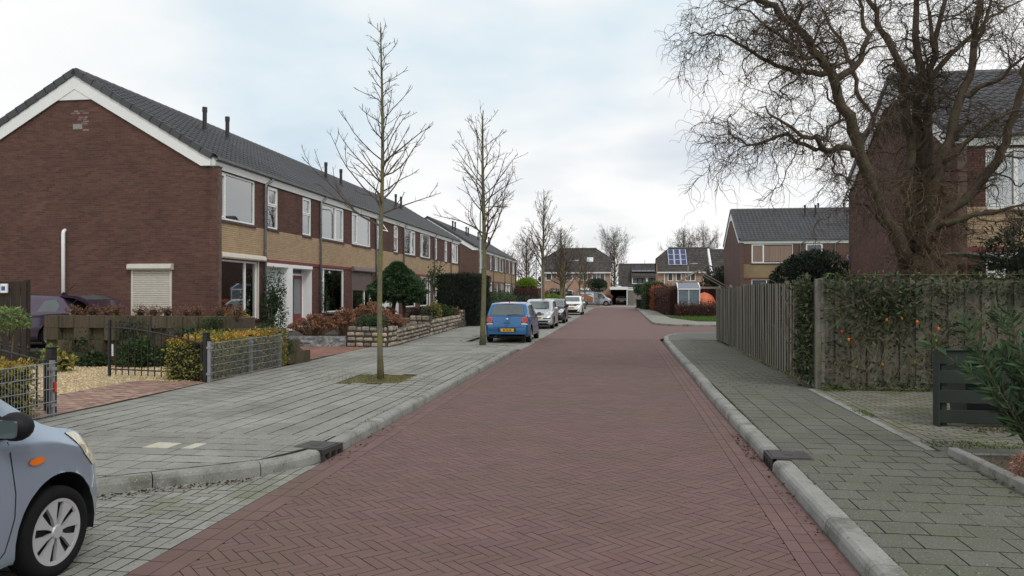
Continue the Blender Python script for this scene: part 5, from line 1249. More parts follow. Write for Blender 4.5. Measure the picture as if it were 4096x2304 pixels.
def grass(name, pts, h, m, parent=None, w=.012, lean=.35, world=False, kind='stuff'):
    P = np.asarray(pts, float); n = len(P); a = rng.uniform(0, 6.28, n); H = h*(.5+rng.uniform(0, 1, n)); l = lean*H*rng.uniform(.2, 1, n); b = rng.uniform(0, 6.28, n); s = np.stack([np.cos(b), np.sin(b), np.zeros(n)], 1)*w/2
    t = P+np.stack([np.cos(a)*l, np.sin(a)*l, H], 1); md = P+np.stack([np.cos(a)*l*.35, np.sin(a)*l*.35, H*.6], 1)
    V = np.stack([P-s, P+s, md+s*.7, t, md-s*.7], 1).reshape(-1, 3); me = bpy.data.meshes.new(name)
    me = mesh_np(name, V, np.concatenate([np.stack([np.arange(n)*5, np.arange(n)*5+1, np.arange(n)*5+2], 1), np.stack([np.arange(n)*5, np.arange(n)*5+2, np.arange(n)*5+4], 1), np.stack([np.arange(n)*5+4, np.arange(n)*5+2, np.arange(n)*5+3], 1)]))
    me.materials.append(m); o = link(name, me, parent, world); return tag(o, kind=kind) if kind else o

# ---- branching
def path(p, d, L, n, wob, up=0., rr=random, droop=0.):
    pts = [np.array(p, float)]; d = np.array(d, float); d /= np.linalg.norm(d); st = L/n
    for i in range(n):
        d = d+np.array([rr.gauss(0, wob), rr.gauss(0, wob), rr.gauss(0, wob)+up-droop*(i/n)]); d /= np.linalg.norm(d); pts.append(pts[-1]+d*st)
    return np.array(pts)
def perp_dir(t, ang, az):
    t = t/np.linalg.norm(t); a = np.cross(t, [0, 0, 1.]); 
    if np.linalg.norm(a) < .1: a = np.array([1., 0, 0])
    a /= np.linalg.norm(a); b = np.cross(t, a); return t*math.cos(ang)+(a*math.cos(az)+b*math.sin(az))*math.sin(ang)
def spur_twigs(mb, P, r, L, n, rr, sides=3, lev=1, up=.12):
    """side twigs along a branch, each with short spurs"""
    m = len(P)
    for k in range(n):
        t = rr.uniform(.18, 1.0); i = min(m-2, int(t*(m-1))); f = t*(m-1)-i; p = P[i]*(1-f)+P[i+1]*f; d = perp_dir(P[i+1]-P[i], rr.uniform(.5, 1.0), rr.uniform(0, 6.28)); l = L*rr.uniform(.5, 1.1)*(1.1-.5*t)
        Q = path(p, d, l, 4, .12, up, rr); mb.tube(Q, np.linspace(r, r*.35, 5), sides, cap=False)
        if lev > 0: spur_twigs(mb, Q, r*.62, l*.42, 3 if lev == 1 else 4, rr, sides, lev-1, up)
def street_tree(label, base, H, r0, seed, br, top_r=.012, lean=(0, 0), name='street_tree', group='bare street trees', twn=7, bark=None, twl=.42, lev=1, trunk_n=10, twr=.006):
    """br: list of (height, length, azimuth, angle from vertical, radius)"""
    rr = random.Random(seed); o = thing(name, label, 'tree', base, 0, group); n = 14
    zs = np.linspace(0, 1, n); T = np.stack([lean[0]*zs+.03*H*.12*np.sin(zs*7+seed), lean[1]*zs+.03*H*.12*np.cos(zs*6+seed), zs*H], 1)
    rad = r0*(1-zs)**.62*.93+top_r; rad[0] *= 1.28; rad[1] *= 1.02
    part('trunk', MB().tube(T, rad, trunk_n), bark or m_bark, o, smooth=True)
    cr = MB(); at = lambda h: np.array([np.interp(h, T[:, 2], T[:, 0]), np.interp(h, T[:, 2], T[:, 1]), h])
    for h, L, az, an, r in br:
        p = at(h); d = (math.sin(an)*math.cos(az), math.sin(an)*math.sin(az), math.cos(an)); k = max(5, int(L/.22)); P = path(p, d, L, k, .11, .045, rr)
        cr.tube(P, np.linspace(r, max(.0045, r*.25), k+1), 5, cap=False)
        ns = max(2, int(L*2.2))
        for j in range(ns):
            t = (j+.6)/ns*.9+.1; i = min(k-1, int(t*k)); q = P[i]; dd = perp_dir(P[i+1]-P[i], rr.uniform(.5, .95), rr.uniform(0, 6.28)); dd[2] = abs(dd[2])*.7+.15; l2 = L*.42*(1.15-t*.6)*rr.uniform(.6, 1.15)
            k2 = max(4, int(l2/.16)); Q = path(q, dd, l2, k2, .09, .05, rr); r2 = max(.006, r*.5*(1-t*.5)); cr.tube(Q, np.linspace(r2, .005, k2+1), 4, cap=False)
            spur_twigs(cr, Q, twr, twl*min(1, l2), max(2, int(twn*l2)), rr, 3, lev)
        spur_twigs(cr, P, twr, twl*.9, max(3, int(twn*L*.6)), rr, 3, lev)
    spur_twigs(cr, T[n//2:], twr, twl*.6, 10, rr, 3, lev)
    part('crown', cr, m_twig, o); return o
rr = random.Random(11)
br = []
for k in range(42):
    h = 3.3+3.7*(k/42); f = (h-3.3)/3.7; L = (1.25*(1-f)**1.0+.28)*rr.uniform(.6, 1.1); az = k*2.4+rr.uniform(-.4, .4); br.append((h, L, az, rr.uniform(.85, 1.15)-.2*f, .013*(1-f)+.005))
br += [(3.05, 2.3, R(178), 1.15, .022), (3.9, 1.5, R(165), .95, .018), (4.05, 1.55, R(5), 1.2, .016), (3.5, 1.7, R(200), 1.0, .018), (2.75, .5, R(20), 1.2, .012), (4.3, 1.2, R(10), .9, .022)]
street_tree('slender bare street tree in a soil square of the pavement', (-4.69, 14.55, .07), 7.1, .055, 3, br, top_r=.006, twl=.26, twn=10, lev=1, twr=.0036)
br = []
for k in range(30):
    h = 3.1+4.2*(k/30); f = (h-3.1)/4.2; L = (2.15*(1-f)**.7+.55)*rr.uniform(.7, 1.05); br.append((h, L, k*2.4+rr.uniform(-.5, .5), rr.uniform(.75, 1.1)-.35*f, .024*(1-f)+.008))
street_tree('spreading bare street tree beside the blue hatchback', (-4.42, 24.46, .07), 7.7, .083, 5, br, twn=9, twl=.36, twr=.005)
br = [(3.0+4.2*k/30, (1.9*(1-k/30)**.7+.55)*rr.uniform(.75, 1.05), k*2.4+rr.uniform(-.5, .5), rr.uniform(.5, .85)-.2*k/30, .028*(1-k/30)+.011) for k in range(30)]
street_tree('bare street tree between the silver and dark grey cars', (-4.3, 42.95, .0), 7.7, .082, 8, br, twn=7, twl=.5, twr=.008)
for i, (x, y, H, lab) in enumerate(((-4.0, 55.3, 5.6, 'small bare tree in the planting island between the dark and white cars'), (-3.95, 76, 6.2, 'small bare tree behind the white crossover car'), (-3.9, 86, 6.0, 'small bare tree near the delivery van'))):
    br = [(1.9+(H-2.6)*k/20, (1.7*(1-k/20)**.6+.5)*rr.uniform(.7, 1.1), k*2.4, rr.uniform(.5, .9), .035) for k in range(20)]
    street_tree(lab, (x, y, .0), H, .10, 20+i, br, twn=5, twl=.6, twr=.012)
# trees behind the far houses
for i, (px, y, top, wd, lab) in enumerate(((2105, 122, 950, 6., 'bare alder left of the broad hipped-roof house'), (2245, 93, 915, 4.6, 'tall bare tree in front of the broad hipped-roof house'), (2457, 136, 930, 7.4, 'bare oval tree between the hipped-roof house and the dormer house'), (2735, 150, 918, 7.6, 'left one of two bare trees behind the solar panel house'), (2812, 152, 925, 7.6, 'right one of two bare trees behind the solar panel house'), (2030, 135, 1010, 5., 'low bare tree behind the farther terraced row'))):
    p = at_y(px, top, y); H = p[2]; rq = random.Random(i+50)
    br = [(H*(.22+.72*k/46), wd*.80*(math.sin(math.pi*min(1, .18+.8*k/46))**.7)*rq.uniform(.7, 1.1), k*2.4+rq.uniform(-.4, .4), rq.uniform(.75, 1.15)-.4*k/46, .055*(1-k/46)+.018) for k in range(46)]
    street_tree(lab, (p[0], y, 0), H, .20, 60+i, br, top_r=.02, name='bare_tree', group='bare trees behind the far houses', twn=3.4, twl=1.1, twr=.013, lev=1, trunk_n=8)

# ---- twisted willow on the right
def willow():
    rr = random.Random(4); base = (6.15, 17.0, 0.1); o = thing('willow_tree', 'huge bare corkscrew willow with thick trunk behind the ivy covered fence', 'tree', base)
    def P(x, y, Y): q = at_y(2650+.69*x, .69*y, Y); return np.array(q)
    tr = MB(); lb = MB(); tw = MB(); sh = MB()
    t0 = np.array([[6.15, 17.0, 0], [6.12, 17.0, .6], [6.1, 17., 1.2], [6.12, 17, 1.75], [6.14, 17, 2.2], [6.18, 17., 2.6]]); tr.tube(t0, [.46, .36, .32, .33, .40, .36], 16)
    limbs = [
     ([(1400, 1440), (1330, 1340), (1215, 1120), (1170, 960), (1110, 760), (1020, 560), (965, 420), (880, 280), (770, 150), (650, 50), (540, -60)], 16.6, .155, -.9),
     ([(1165, 920), (1060, 860), (950, 890), (860, 800), (740, 760), (640, 670), (560, 610)], 16.2, .075, -.8), ([(950, 890), (840, 850), (700, 760), (520, 860), (420, 790), (300, 770)], 16.1, .05, -.6),
     ([(965, 440), (830, 430), (720, 410), (560, 340), (420, 250), (280, 190), (150, 180)], 16.2, .065, -1.0), ([(1100, 470), (1190, 350), (1200, 150), (1150, 0), (1120, -180)], 16.7, .08, .3), ([(900, 300), (820, 330), (700, 200), (520, 80), (330, 20)], 15.8, .05, -.9),
     ([(1420, 1400), (1425, 1100), (1420, 800), (1400, 560), (1390, 400), (1300, 220), (1230, 60), (1150, -120)], 17.0, .12, .5), ([(1480, 1400), (1485, 1000), (1490, 700), (1480, 400), (1460, 200), (1490, 0), (1480, -260)], 17.3, .13, .6),
     ([(1510, 1400), (1540, 1000), (1540, 650), (1555, 380), (1600, 150), (1640, -100)], 17.1, .11, .8), ([(1530, 1420), (1570, 1150), (1620, 900), (1710, 680), (1765, 450), (1800, 220), (1850, -40)], 16.7, .14, -.3), ([(1730, 620), (1800, 540), (1920, 480), (2060, 350), (2200, 250)], 16.5, .075, -.5),
     ([(1540, 1420), (1620, 1330), (1720, 1300), (1860, 1240), (2030, 1210), (2150, 1180)], 16.4, .09, -.4), ([(1520, 1420), (1600, 1260), (1750, 1150), (1900, 1000), (1990, 820), (2050, 620), (2100, 400), (2180, 200)], 16.6, .13, -.8), ([(1620, 980), (1760, 850), (1900, 700), (2050, 640), (2200, 600)], 16.3, .06, -.6),
     ([(1490, 560), (1620, 360), (1780, 190), (1960, 70), (2100, -20)], 17.6, .075, .6), ([(1160, 720), (1260, 680), (1350, 610), (1420, 560)], 17., .06, .5), ([(1150, 480), (1180, 600), (1240, 780), (1250, 850)], 16.5, .05, 0), ([(1170, 940), (1220, 800), (1300, 690), (1400, 600)], 17.3, .05, .4),
     ([(760, 140), (800, 40), (790, -120)], 16., .05, -.5), ([(1040, 420), (1050, 300), (950, 140), (900, -20)], 16.9, .06, .7), ([(1570, 260), (1540, 60), (1500, -160)], 17.3, .06, .5), ([(1790, 300), (1880, 120), (1900, -80)], 16.4, .06, -.6), ([(1320, 1330), (1180, 1210), (1100, 1150), (1040, 1140)], 16.5, .05, -.7)]
    allL = []
    for pts, Y, r, dy in limbs:
        Q = []
        for k, (x, y) in enumerate(pts): Q.append(P(x, y, Y+dy*k/len(pts)))
        Q = np.array(Q); fine = []
        for a, b in zip(Q[:-1], Q[1:]):
            for t in (0, .34, .67): fine.append(a*(1-t)+b*t)
        fine = np.array(fine+[Q[-1]]); m = len(fine)
        fine[1:-1] = .25*fine[:-2]+.5*fine[1:-1]+.25*fine[2:]
        fine[1:] += np.array([[rr.gauss(0, .035) for _ in range(3)] for _ in range(m-1)]); rd = np.linspace(r, r*(.36 if r > .1 else .14), m)
        if r <= .1 and allL:
            A = np.concatenate([f for f, _ in allL]); j = np.argmin(np.linalg.norm(A-fine[0], axis=1)); dlt = A[j]-fine[0]; wgt = np.exp(-np.arange(m)/3.5); fine = fine+dlt[None]*wgt[:, None]
        if r > .1: fine[0] = np.array([6.15, 17.0, 2.0])+(fine[1]-np.array([6.15, 17.0, 2.0]))*.15
        lb.tube(fine, rd, 8); allL.append((fine, rd))
    subs = []
    for li, (fine, rd) in enumerate(allL):
        dens = 7.6 if li in (1, 2, 3, 5, 18, 22) else (5.0 if li in (0, 4, 16, 17, 19) else 3.2)
        m = len(fine); L = np.linalg.norm(np.diff(fine, axis=0), axis=1).sum(); n = int(L*dens)+3
        for k in range(n):
            t = rr.uniform(.22, 1.0); i = min(m-2, int(t*(m-1))); p = fine[i]; tang = fine[i+1]-fine[i]; d = perp_dir(tang, rr.uniform(.5, 1.25), rr.uniform(0, 6.28)); l = rr.uniform(.6, 1.9 if dens > 7 else 1.6); ns = int(l/.085)
            Q = path(p, d, l, ns, .36, .02, rr, droop=.12); r0 = min(rd[i]*.42, .030)*rr.uniform(.5, 1); lb.tube(Q, np.linspace(r0, .006, ns+1), 5, cap=False); subs.append(Q)
    for Q in subs:
        n = int(len(Q)*1.15)+5
        for k in range(n):
            i = rr.randrange(1, len(Q)-1) if len(Q) > 3 else 1; d = perp_dir(Q[min(i+1, len(Q)-1)]-Q[i-1], rr.uniform(.4, 1.3), rr.uniform(0, 6.28)); l = rr.uniform(.3, .95); ns = max(4, int(l/.07)); T = path(Q[i], d, l, ns, .42, -.03, rr, droop=.22)
            tw.tube(T, np.linspace(.0046, .0022, ns+1), 3, cap=False)
    for k in range(400):                                 # water shoots on the swollen trunk head
        a = rr.uniform(0, 6.28); p = np.array([6.15+.36*math.cos(a), 17.0-.42*abs(math.sin(a)), rr.uniform(2.0, 4.1)]); d = (math.cos(a), -abs(math.sin(a)), rr.uniform(-.1, .9)); l = rr.uniform(.4, 1.3); ns = int(l/.07)
        sh.tube(path(p, d, l, ns, .4, .05, rr, droop=.3), np.linspace(.008, .0035, ns+1), 3, cap=False)
    part('trunk', tr, m_barkd, o, smooth=True, world=True); part('limbs', lb, m_barkd, o, smooth=True, world=True); part('crown', tw, m_twigw, o, world=True); part('water_shoots', sh, mat('shoot_tan', (.125, .086, .048), .85, var=.35, scale=2), o, world=True)
willow()
# ================================================================== LEFT FRONT YARDS
m_galv = mat('galvanised_steel', (.30, .31, .32), .5, var=.15, scale=6, metal=.5); m_gate = mat('gate_black', (.012, .012, .014), .4); m_wood = mat('weathered_wood', (.205, .192, .160), .9, var=.3, scale=3, isl=.25, bump=.4, bscale=30, streak=(6, 6, .5), c2=(.13, .135, .08), c2amt=.42, c2scale=1.2)
m_wooddk = mat('stained_wood', (.035, .024, .017), .85, var=.3, scale=3, isl=.15, streak=(5, 5, .5)); m_block = mat('ribbed_concrete', (.088, .068, .046), .95, var=.35, scale=5, isl=.16, bump=.8, bscale=22, streak=(3.2, 3.2, .25), c2=(.065, .068, .030), c2amt=.44, c2scale=2)
def mesh_fence(label, x, ys, top=.88, group='wire mesh fences'):
    o = thing('mesh_fence', label, 'fence', (x, (ys[0]+ys[-1])/2, PVZ), 0, group)
    for y in ys:
        pm = part('post', MB().box(x-.03, x+.03, y-.02, y+.02, 0, top+.02), m_galv, o, world=True); part('post_cap', MB().bbox(x-.034, x+.034, y-.024, y+.024, top+.02, top+.06, .006), m_trim, pm, world=True)
        for z in (.24, top-.12): part('clamp', MB().box(x-.038, x+.04, y-.045, y+.045, z, z+.04), m_galv, pm, world=True)
    for z in np.linspace(.14, top-.02, 6 if len(ys) < 4 else 5):
        for dx in (.034, .046): part('rail', MB().tube([(x+dx, ys[0]-.03, z), (x+dx, ys[-1]+.03, z)], .0055, 5), m_galv, o, world=True)
    wm = MB(); y = ys[0]
    while y < ys[-1]: wm.tube([(x+.04, y, .12), (x+.04, y, top)], .0032, 4, cap=False); y += .05
    part('wires', wm, m_galv, o, world=True, kind='stuff')
mesh_fence('wire mesh fence with grey posts ending at the left gate', -7.72, [2.4, 4.75, 7.1, 9.45], .86)
mesh_fence('short wire mesh fence between the open gate and the block wall', -7.74, [13.52, 15.15, 16.55], .86)
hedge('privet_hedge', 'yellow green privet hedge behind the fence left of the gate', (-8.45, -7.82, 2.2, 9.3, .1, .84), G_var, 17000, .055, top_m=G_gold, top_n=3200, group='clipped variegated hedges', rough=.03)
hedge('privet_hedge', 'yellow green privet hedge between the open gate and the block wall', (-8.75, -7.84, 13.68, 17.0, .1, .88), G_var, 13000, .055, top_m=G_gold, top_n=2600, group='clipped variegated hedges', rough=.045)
def gate(label, hinge, ang, L, n, zf=1.10, zh=.80):
    o = thing('garden_gate', label, 'gate', (*hinge, PVZ), ang, 'black ornamental gates'); z = lambda t: zh+(zf-zh)*(math.sin(t*math.pi/2)**1.0)-PVZ
    part('gate_post', MB().bbox(-.05, .05, -.05, .05, -.05, .92, .008).bbox(-.056, .056, -.056, .056, .92, .945, .006), m_gate, o); part('end_stile', MB().bbox(L-.025, L+.025, -.025, .025, .02, zf-PVZ+.16, .005), m_gate, o)
    part('hinge_stile', MB().bbox(.09, .13, -.02, .02, .03, zh-PVZ+.06, .004), m_gate, o)
    part('top_rail', MB().tube([(t*L, 0, z(t)) for t in np.linspace(.03, 1, 14)], .018, 6), m_gate, o); part('bottom_rail', MB().tube([(.05, 0, .16), (L, 0, .16)], .016, 6), m_gate, o)
    for k in range(n):
        t = (k+1)/(n+1); x = .1+t*(L-.1); zt = z(x/L)+.12; mb = MB().tube([(x, 0, .05), (x, 0, zt)], .0115, 6, cap=False); mb.lathe([(.001, zt+.06), (.016, zt+.012), (.009, zt-.012)], 6, 'Z', (x, 0, 0)); mb.lathe([(.009, zt-.05), (.017, zt-.035), (.009, zt-.02)], 6, 'Z', (x, 0, 0)); part('baluster', mb, m_gate, o)
    part('hinge_bolt', MB().tube([(-.03, -.03, zh-PVZ-.02), (.12, -.02, zh-PVZ-.02)], .02, 6), m_galv, o)
    return o
g = gate('black wrought iron gate leaf standing open at the right of the drive', (-7.86, 13.62), R(168), 2.45, 13); part('lock_plate', MB().box(2.40, 2.50, -.045, -.028, .42, .66), m_white, g)
gate('black wrought iron gate leaf standing open behind the left hedge', (-7.95, 9.72), R(172), 2.4, 13)
part('reflector', MB().box(-7.69, -7.665, 9.43, 9.47, .44, .58), m_redlens, bpy.data.objects['mesh_fence'], world=True)
# stacked planter-block wall
bw = thing('block_wall', 'stacked concrete planter block wall with moss behind the gravel', 'wall', (-11, 16.6, PVZ)); blk = {}
def block(x, y, z, rz, w=.40, h=.29, d=.30):
    if (w, h) not in blk:
        mb = MB(); pts = []
        n = 9
        for i in range(n+1): pts.append((-w/2+.003+(w-.006)*i/n, -d/2-.016*(i % 2)))
        mb.prism(pts+[(w/2-.003, d/2), (-w/2+.003, d/2)], 0, h-.006, True); blk[(w, h)] = mk_mesh('concrete_block', mb, m_block)
    o = link('concrete_block', blk[(w, h)], bw, True); o.location = (x, y, z); o.rotation_euler = (0, 0, rz)
for rw_ in range(4):
    for k in range(12):
        x = -13.55+.40*k; off = (.13 if (k+rw_) % 2 else 0) if rw_ < 3 else (-.02)
        block(x, 16.62+off+rw_*.035, PVZ+rw_*.29, random.gauss(0, .012))
for k, (x, y, a, n) in enumerate(((-8.72, 16.66, .25, 3), (-8.42, 16.88, .55, 3), (-8.15, 17.2, .75, 3), (-7.96, 17.55, 1.0, 2), (-7.86, 17.92, 1.3, 1))):
    for rw_ in range(n): block(x+(.05 if (k+rw_) % 2 else 0), y, PVZ+rw_*.29, a)
part('soil_fill', MB().box(-13.7, -8.95, 16.85, 17.75, .05, 1.20).box(-8.95, -8.2, 17.05, 17.9, .05, .90), m_soil, bw, world=True)
rr = random.Random(5)
for k in range(11):
    x = -13.3+.43*k+rr.uniform(-.1, .1); bush('heather_clump', 'dried brown heather clump growing on top of the block wall', (x, 16.9+rr.uniform(-.1, .15), 1.33), (.2, .16, .15), B_hth, 420, .06, 'plant', base=1.2, amp=.3, aspect=.25, group='dried heather clumps on the block wall', core=.5, stems=3)
def ivy(label, boxes, n, m=None, size=.06):
    o = thing('ivy', label, 'ivy', (boxes[0][0], boxes[0][2], boxes[0][4])); P = []
    for x0, x1, y0, y1, z0, z1, k in boxes: P.append(np.stack([rng.normal((x0+x1)/2, (x1-x0)/4, k), rng.uniform(y0, y1, k), rng.normal((z0+z1)/2, (z1-z0)/4, k)], 1))
    link('foliage', leaf_mesh('foliage', np.concatenate(P), size, m or G_ivy, aspect=.8, up=-.2), o, True); return o
ivy('dark green ivy creeping over the middle of the concrete block wall', [(-11.9, -10.9, 16.38, 16.5, .55, 1.25, 260), (-10.4, -9.2, 16.38, 16.5, .5, 1.1, 420), (-13.2, -12.2, 16.36, 16.48, .3, .8, 160), (-9.6, -9.0, 16.4, 16.5, .9, 1.25, 160)], 0)
ivy('small green fern like plant on the end of the block wall', [(-8.05, -7.75, 17.25, 17.35, .35, .7, 160)], 0, G_mid)
for lab, c, r, m, n, s in (('round green shrub growing against the block wall behind the gate', (-11.0, 16.1, .38), (.48, .26, .34), G_mid, 2000, .07), ('low green ground plant at the foot of the block wall', (-12.1, 16.15, .2), (.4, .2, .16), G_ivy, 900, .08), ('pale yellow green leafy plant behind the left gate', (-12.85, 15.7, .36), (.2, .18, .2), G_lime, 80, .10), ('yellow green hosta like plant beside the left gate post', (-11.9, 14.9, .30), (.2, .18, .2), G_var, 160, .10),
                           ('small pale flowering plant at the foot of the block wall by the hedge', (-9.75, 16.1, .33), (.28, .2, .26), G_lime, 240, .09), ('dark leafy perennial against the block wall near the hedge', (-10.0, 16.25, .4), (.5, .2, .4), G_ivy, 900, .08), ('golden evergreen shrub below the large ground floor window', (-10.7, 20.1, .85), (.42, .38, .42), G_var, 1300, .08), ('small green cushion plant behind the block wall end', (-9.0, 18.25, .75), (.28, .25, .28), G_mid, 600, .05), ('low evergreen behind the lower part of the block wall', (-9.9, 18.6, .75), (.5, .3, .25), G_ivy, 700, .07)):
    bush('shrub', lab, c, r, m, n, s, base=.08, aspect=.6, core=.6)
tuft = thing('ornamental_grass', 'tuft of arching ornamental grass in front of the block wall', 'grass', (-9.25, 16.35, .1)); n_ = 420
P = np.stack([rng.normal(0, .08, n_), rng.normal(0, .06, n_), np.zeros(n_)], 1); grass('blades', P, .75, leafmat('blade_grey_green', (.07, .105, .05)), tuft, .012, .75, kind=None)
# dark board fence with solar lamp, young standard tree
bf = thing('board_fence', 'dark stained board fence at the end of the block wall', 'fence', (-15.5, 16.4, PVZ))
for k in range(22): part('plank', MB().box(-17.2+.142*k, -17.2+.142*k+.135, 16.36+.02*(k % 2), 16.38+.02*(k % 2), .1, 2.08), m_wooddk, bf, world=True)
for z in (.5, 1.2, 1.85): part('rail', MB().box(-17.2, -14.08, 16.40, 16.44, z, z+.07), m_wooddk, bf, world=True)
for x in (-14.15, -15.7): part('post', MB().box(x, x+.09, 16.42, 16.5, .05, 2.12), m_wooddk, bf, world=True)
sl = thing('solar_lamp', 'small white solar lamp fixed on the dark board fence', 'lamp', (-14.62, 16.33, 1.8)); part('casing', MB().bbox(-.09, .09, -.03, .03, .0, .22, .01), m_white, sl); part('solar_cell', MB().box(-.05, .05, -.034, -.028, .06, .16), m_plateblue, sl)
bush('young_tree', 'young tree with pale green ball of leaves by the dark board fence', (-13.55, 15.2, 1.25), (.45, .4, .28), leafmat('leaf_pale', (.16, .23, .08)), 700, .09, 'tree', base=.1, core=0, stems=2)
# climber at the first porch and hydrangeas
bush('climbing_shrub', 'dark climbing shrub on the brick pier beside the first porch', (-11.85, 24.85, 1.4), (.32, .62, .95), G_ivy, 3000, .075, base=.3, amp=.42, core=.4, freq=5.)
bush('climbing_shrub', 'sparse climber around the downpipe right of the red door', (-11.95, 29.75, 1.3), (.12, .25, .9), G_ivy, 420, .06, base=.3, amp=.3, core=0, stems=3)
def hydrangea(label, c, r, heads, seed, m=B_hyd):
    rr = random.Random(seed); o = thing('hydrangea', label, 'shrub', c, 0, 'dried hydrangea bushes'); st = MB(); P = []; tops = []
    for k in range(heads):
        a = rr.uniform(0, 6.28); q = math.sqrt(rr.uniform(0, 1)); x, y = r[0]*q*math.cos(a), r[1]*q*math.sin(a); z = r[2]*(1-.55*q*q)*rr.uniform(.75, 1.05); st.tube([(x*.25, y*.25, -.02), (x*.6, y*.6, z*.5), (x, y, z)], [.009, .007, .004], 4, cap=False); tops.append((x, y, z))
        if k % 2 == 0: st.tube([(x*.6, y*.6, z*.5), (x*.9+.05, y*.9, z*.72)], [.005, .003], 3, cap=False)
    for t in tops:
        n = 34; D = rng.normal(size=(n, 3)); D /= np.linalg.norm(D, axis=1)[:, None]; D[:, 2] = np.abs(D[:, 2])*.9-.2; P.append(np.array(t)+D*np.array([.085, .085, .06])*rng.uniform(.7, 1.1, (n, 1)))
    lp = np.array(tops); k = heads*6; j = rng.integers(0, heads, k); low = lp[j]*np.stack([rng.uniform(.5, 1, k)]*3, 1)
    part('stems', st, mat('dry_stem', (.13, .075, .045), .9, var=.2), o); link('flower_heads', leaf_mesh('flower_heads', np.concatenate(P), .05, m, aspect=.85), o); link('dead_leaves', leaf_mesh('dead_leaves', low, .07, B_hth, aspect=.5, droop=.5), o)
hydrangea('wide dried hydrangea behind the grey granite edging', (-10.15, 24.3, .34), (.85, .65, .72), 95, 1); hydrangea('upright dried hydrangea beside the stone pillar', (-9.25, 24.75, .34), (.55, .5, .92), 70, 2); hydrangea('tallest dried hydrangea below the brown roller shutter', (-9.3, 27.4, .36), (.95, .8, 1.05), 120, 3); hydrangea('dried hydrangea right of the slender street tree behind the stone wall', (-8.5, 27.9, .36), (.5, .6, .66), 55, 4)
hydrangea('small dried hydrangea in front of the first white porch', (-9.6, 19.6, .1), (.4, .3, .92), 22, 5, leafmat('petal_red', (.20, .075, .045), isl=.5)); hydrangea('reddish dried shrub under the clipped conifer', (-9.9, 31.0, .36), (.8, .7, .85), 80, 6, leafmat('petal_red', (.20, .075, .045), isl=.5))
# granite edging and stone walls
m_gran = mat('granite_grey', (.20, .205, .205), .85, var=.45, scale=7, bump=1., bscale=9, c2=(.36, .37, .37), c2amt=.44, c2scale=4)
ge = thing('granite_edging', 'rough grey granite edging along the dried hydrangeas', 'edging', (-10.3, 23.1, PVZ))
for a, b in ((-12.0, -10.3), (-10.29, -8.58)): 
    mb = MB(); nx, nz = 22, 6; V = []
    for j in range(nz+1):
        for i in range(nx+1): V.append((a+.01+(b-a-.02)*i/nx, 22.98+random.uniform(-.035, .025)*(1 if 0 < j < nz else .3), .05+.38*j/nz+random.uniform(-.01, .01)))
    mb.add(V, [(j*(nx+1)+i, j*(nx+1)+i+1, (j+1)*(nx+1)+i+1, (j+1)*(nx+1)+i) for j in range(nz) for i in range(nx)]); mb.box(a+.01, b-.01, 23.01, 23.22, .05, .425); part('granite_block', mb, m_gran, ge, world=True)
m_stone = mat('cut_stone', (.29, .245, .19), .9, var=.3, scale=8, isl=.5, hue=.02, bump=.8, bscale=14, c2=(.12, .12, .12), c2amt=.38, c2scale=1.6); m_stmort = mat('stone_mortar', (.065, .055, .045), .95, var=.3, scale=9)
def stone_row(o, p0, p1, z0, z1, rows, w, depth, jit=.25, out=(1, 0)):
    d = np.array(p1)-np.array(p0); L = np.linalg.norm(d); d /= L; nn = np.array([d[1], -d[0]])
    if nn@np.array(out) < 0: nn = -nn
    part('wall_core', MB().prism([tuple(np.array(p0)-nn*.005), tuple(np.array(p1)-nn*.005), tuple(np.array(p1)-nn*depth), tuple(np.array(p0)-nn*depth)], z0-.05, z1-.02), m_stmort, o, world=True); h = (z1-z0)/rows
    for r in range(rows):
        s = random.uniform(0, w*.3) if r % 2 else 0
        while s < L-.03:
            ww = w*random.uniform(1-jit, 1+jit); e = min(s+ww, L)
            if e-s > .03:
                top = r == rows-1; bv = min(.034, (e-s)*.25, h*.25); mb = MB().bbox(0, e-s-.026, -.10, .035+random.uniform(-.015, .025), random.uniform(0, .02), h-.03+(random.uniform(-.015, .01) if not top else random.uniform(-.01, .03)), bv); mb.v = [(x+random.uniform(-.006, .006), y_+random.uniform(-.008, .008), z+random.uniform(-.006, .006)) for x, y_, z in mb.v]; c = np.array(p0)+d*s
                ob = part('stone', mb, m_stone, o, world=True); ob.matrix_basis = Matrix(((d[0], nn[0], 0, c[0]), (d[1], nn[1], 0, c[1]), (0, 0, 1, z0+r*h), (0, 0, 0, 1)))
            s = e
sw = thing('stone_wall', 'low garden wall of cut stones with pillar beside the granite edging', 'wall', (-7.4, 26, PVZ), 0, 'low stone garden walls')
stone_row(sw, (-8.55, 23.08), (-7.22, 23.08), PVZ, .75, 4, .26, 1.0, .3, (0, -1)); stone_row(sw, (-7.2, 23.1), (-7.22, 24.1), PVZ, .75, 4, .13, .3, .25, (1, 0)); stone_row(sw, (-7.22, 24.1), (-7.5, 29.35), PVZ, .62, 4, .135, .28, .25, (1, 0)); part('pillar_soil', MB().box(-8.5, -7.3, 23.1, 24.1, .3, .70), m_soil, sw, world=True)
sw2 = thing('stone_wall', 'farther low stone garden wall with moss ending at the dark hedge', 'wall', (-7.7, 34, PVZ), 0, 'low stone garden walls')
stone_row(sw2, (-8.3, 29.42), (-7.46, 29.42), PVZ, .90, 4, .26, .4, .3, (0, -1)); stone_row(sw2, (-7.46, 29.45), (-7.95, 37.6), PVZ, .72, 4, .145, .28, .25, (1, 0)); stone_row(sw2, (-8.1, 37.62), (-7.8, 37.62), PVZ, .98, 5, .15, .3, .2, (0, -1)); stone_row(sw2, (-10.2, 30.4), (-8.4, 30.4), .36, .80, 2, .27, .3, .3, (0, -1))
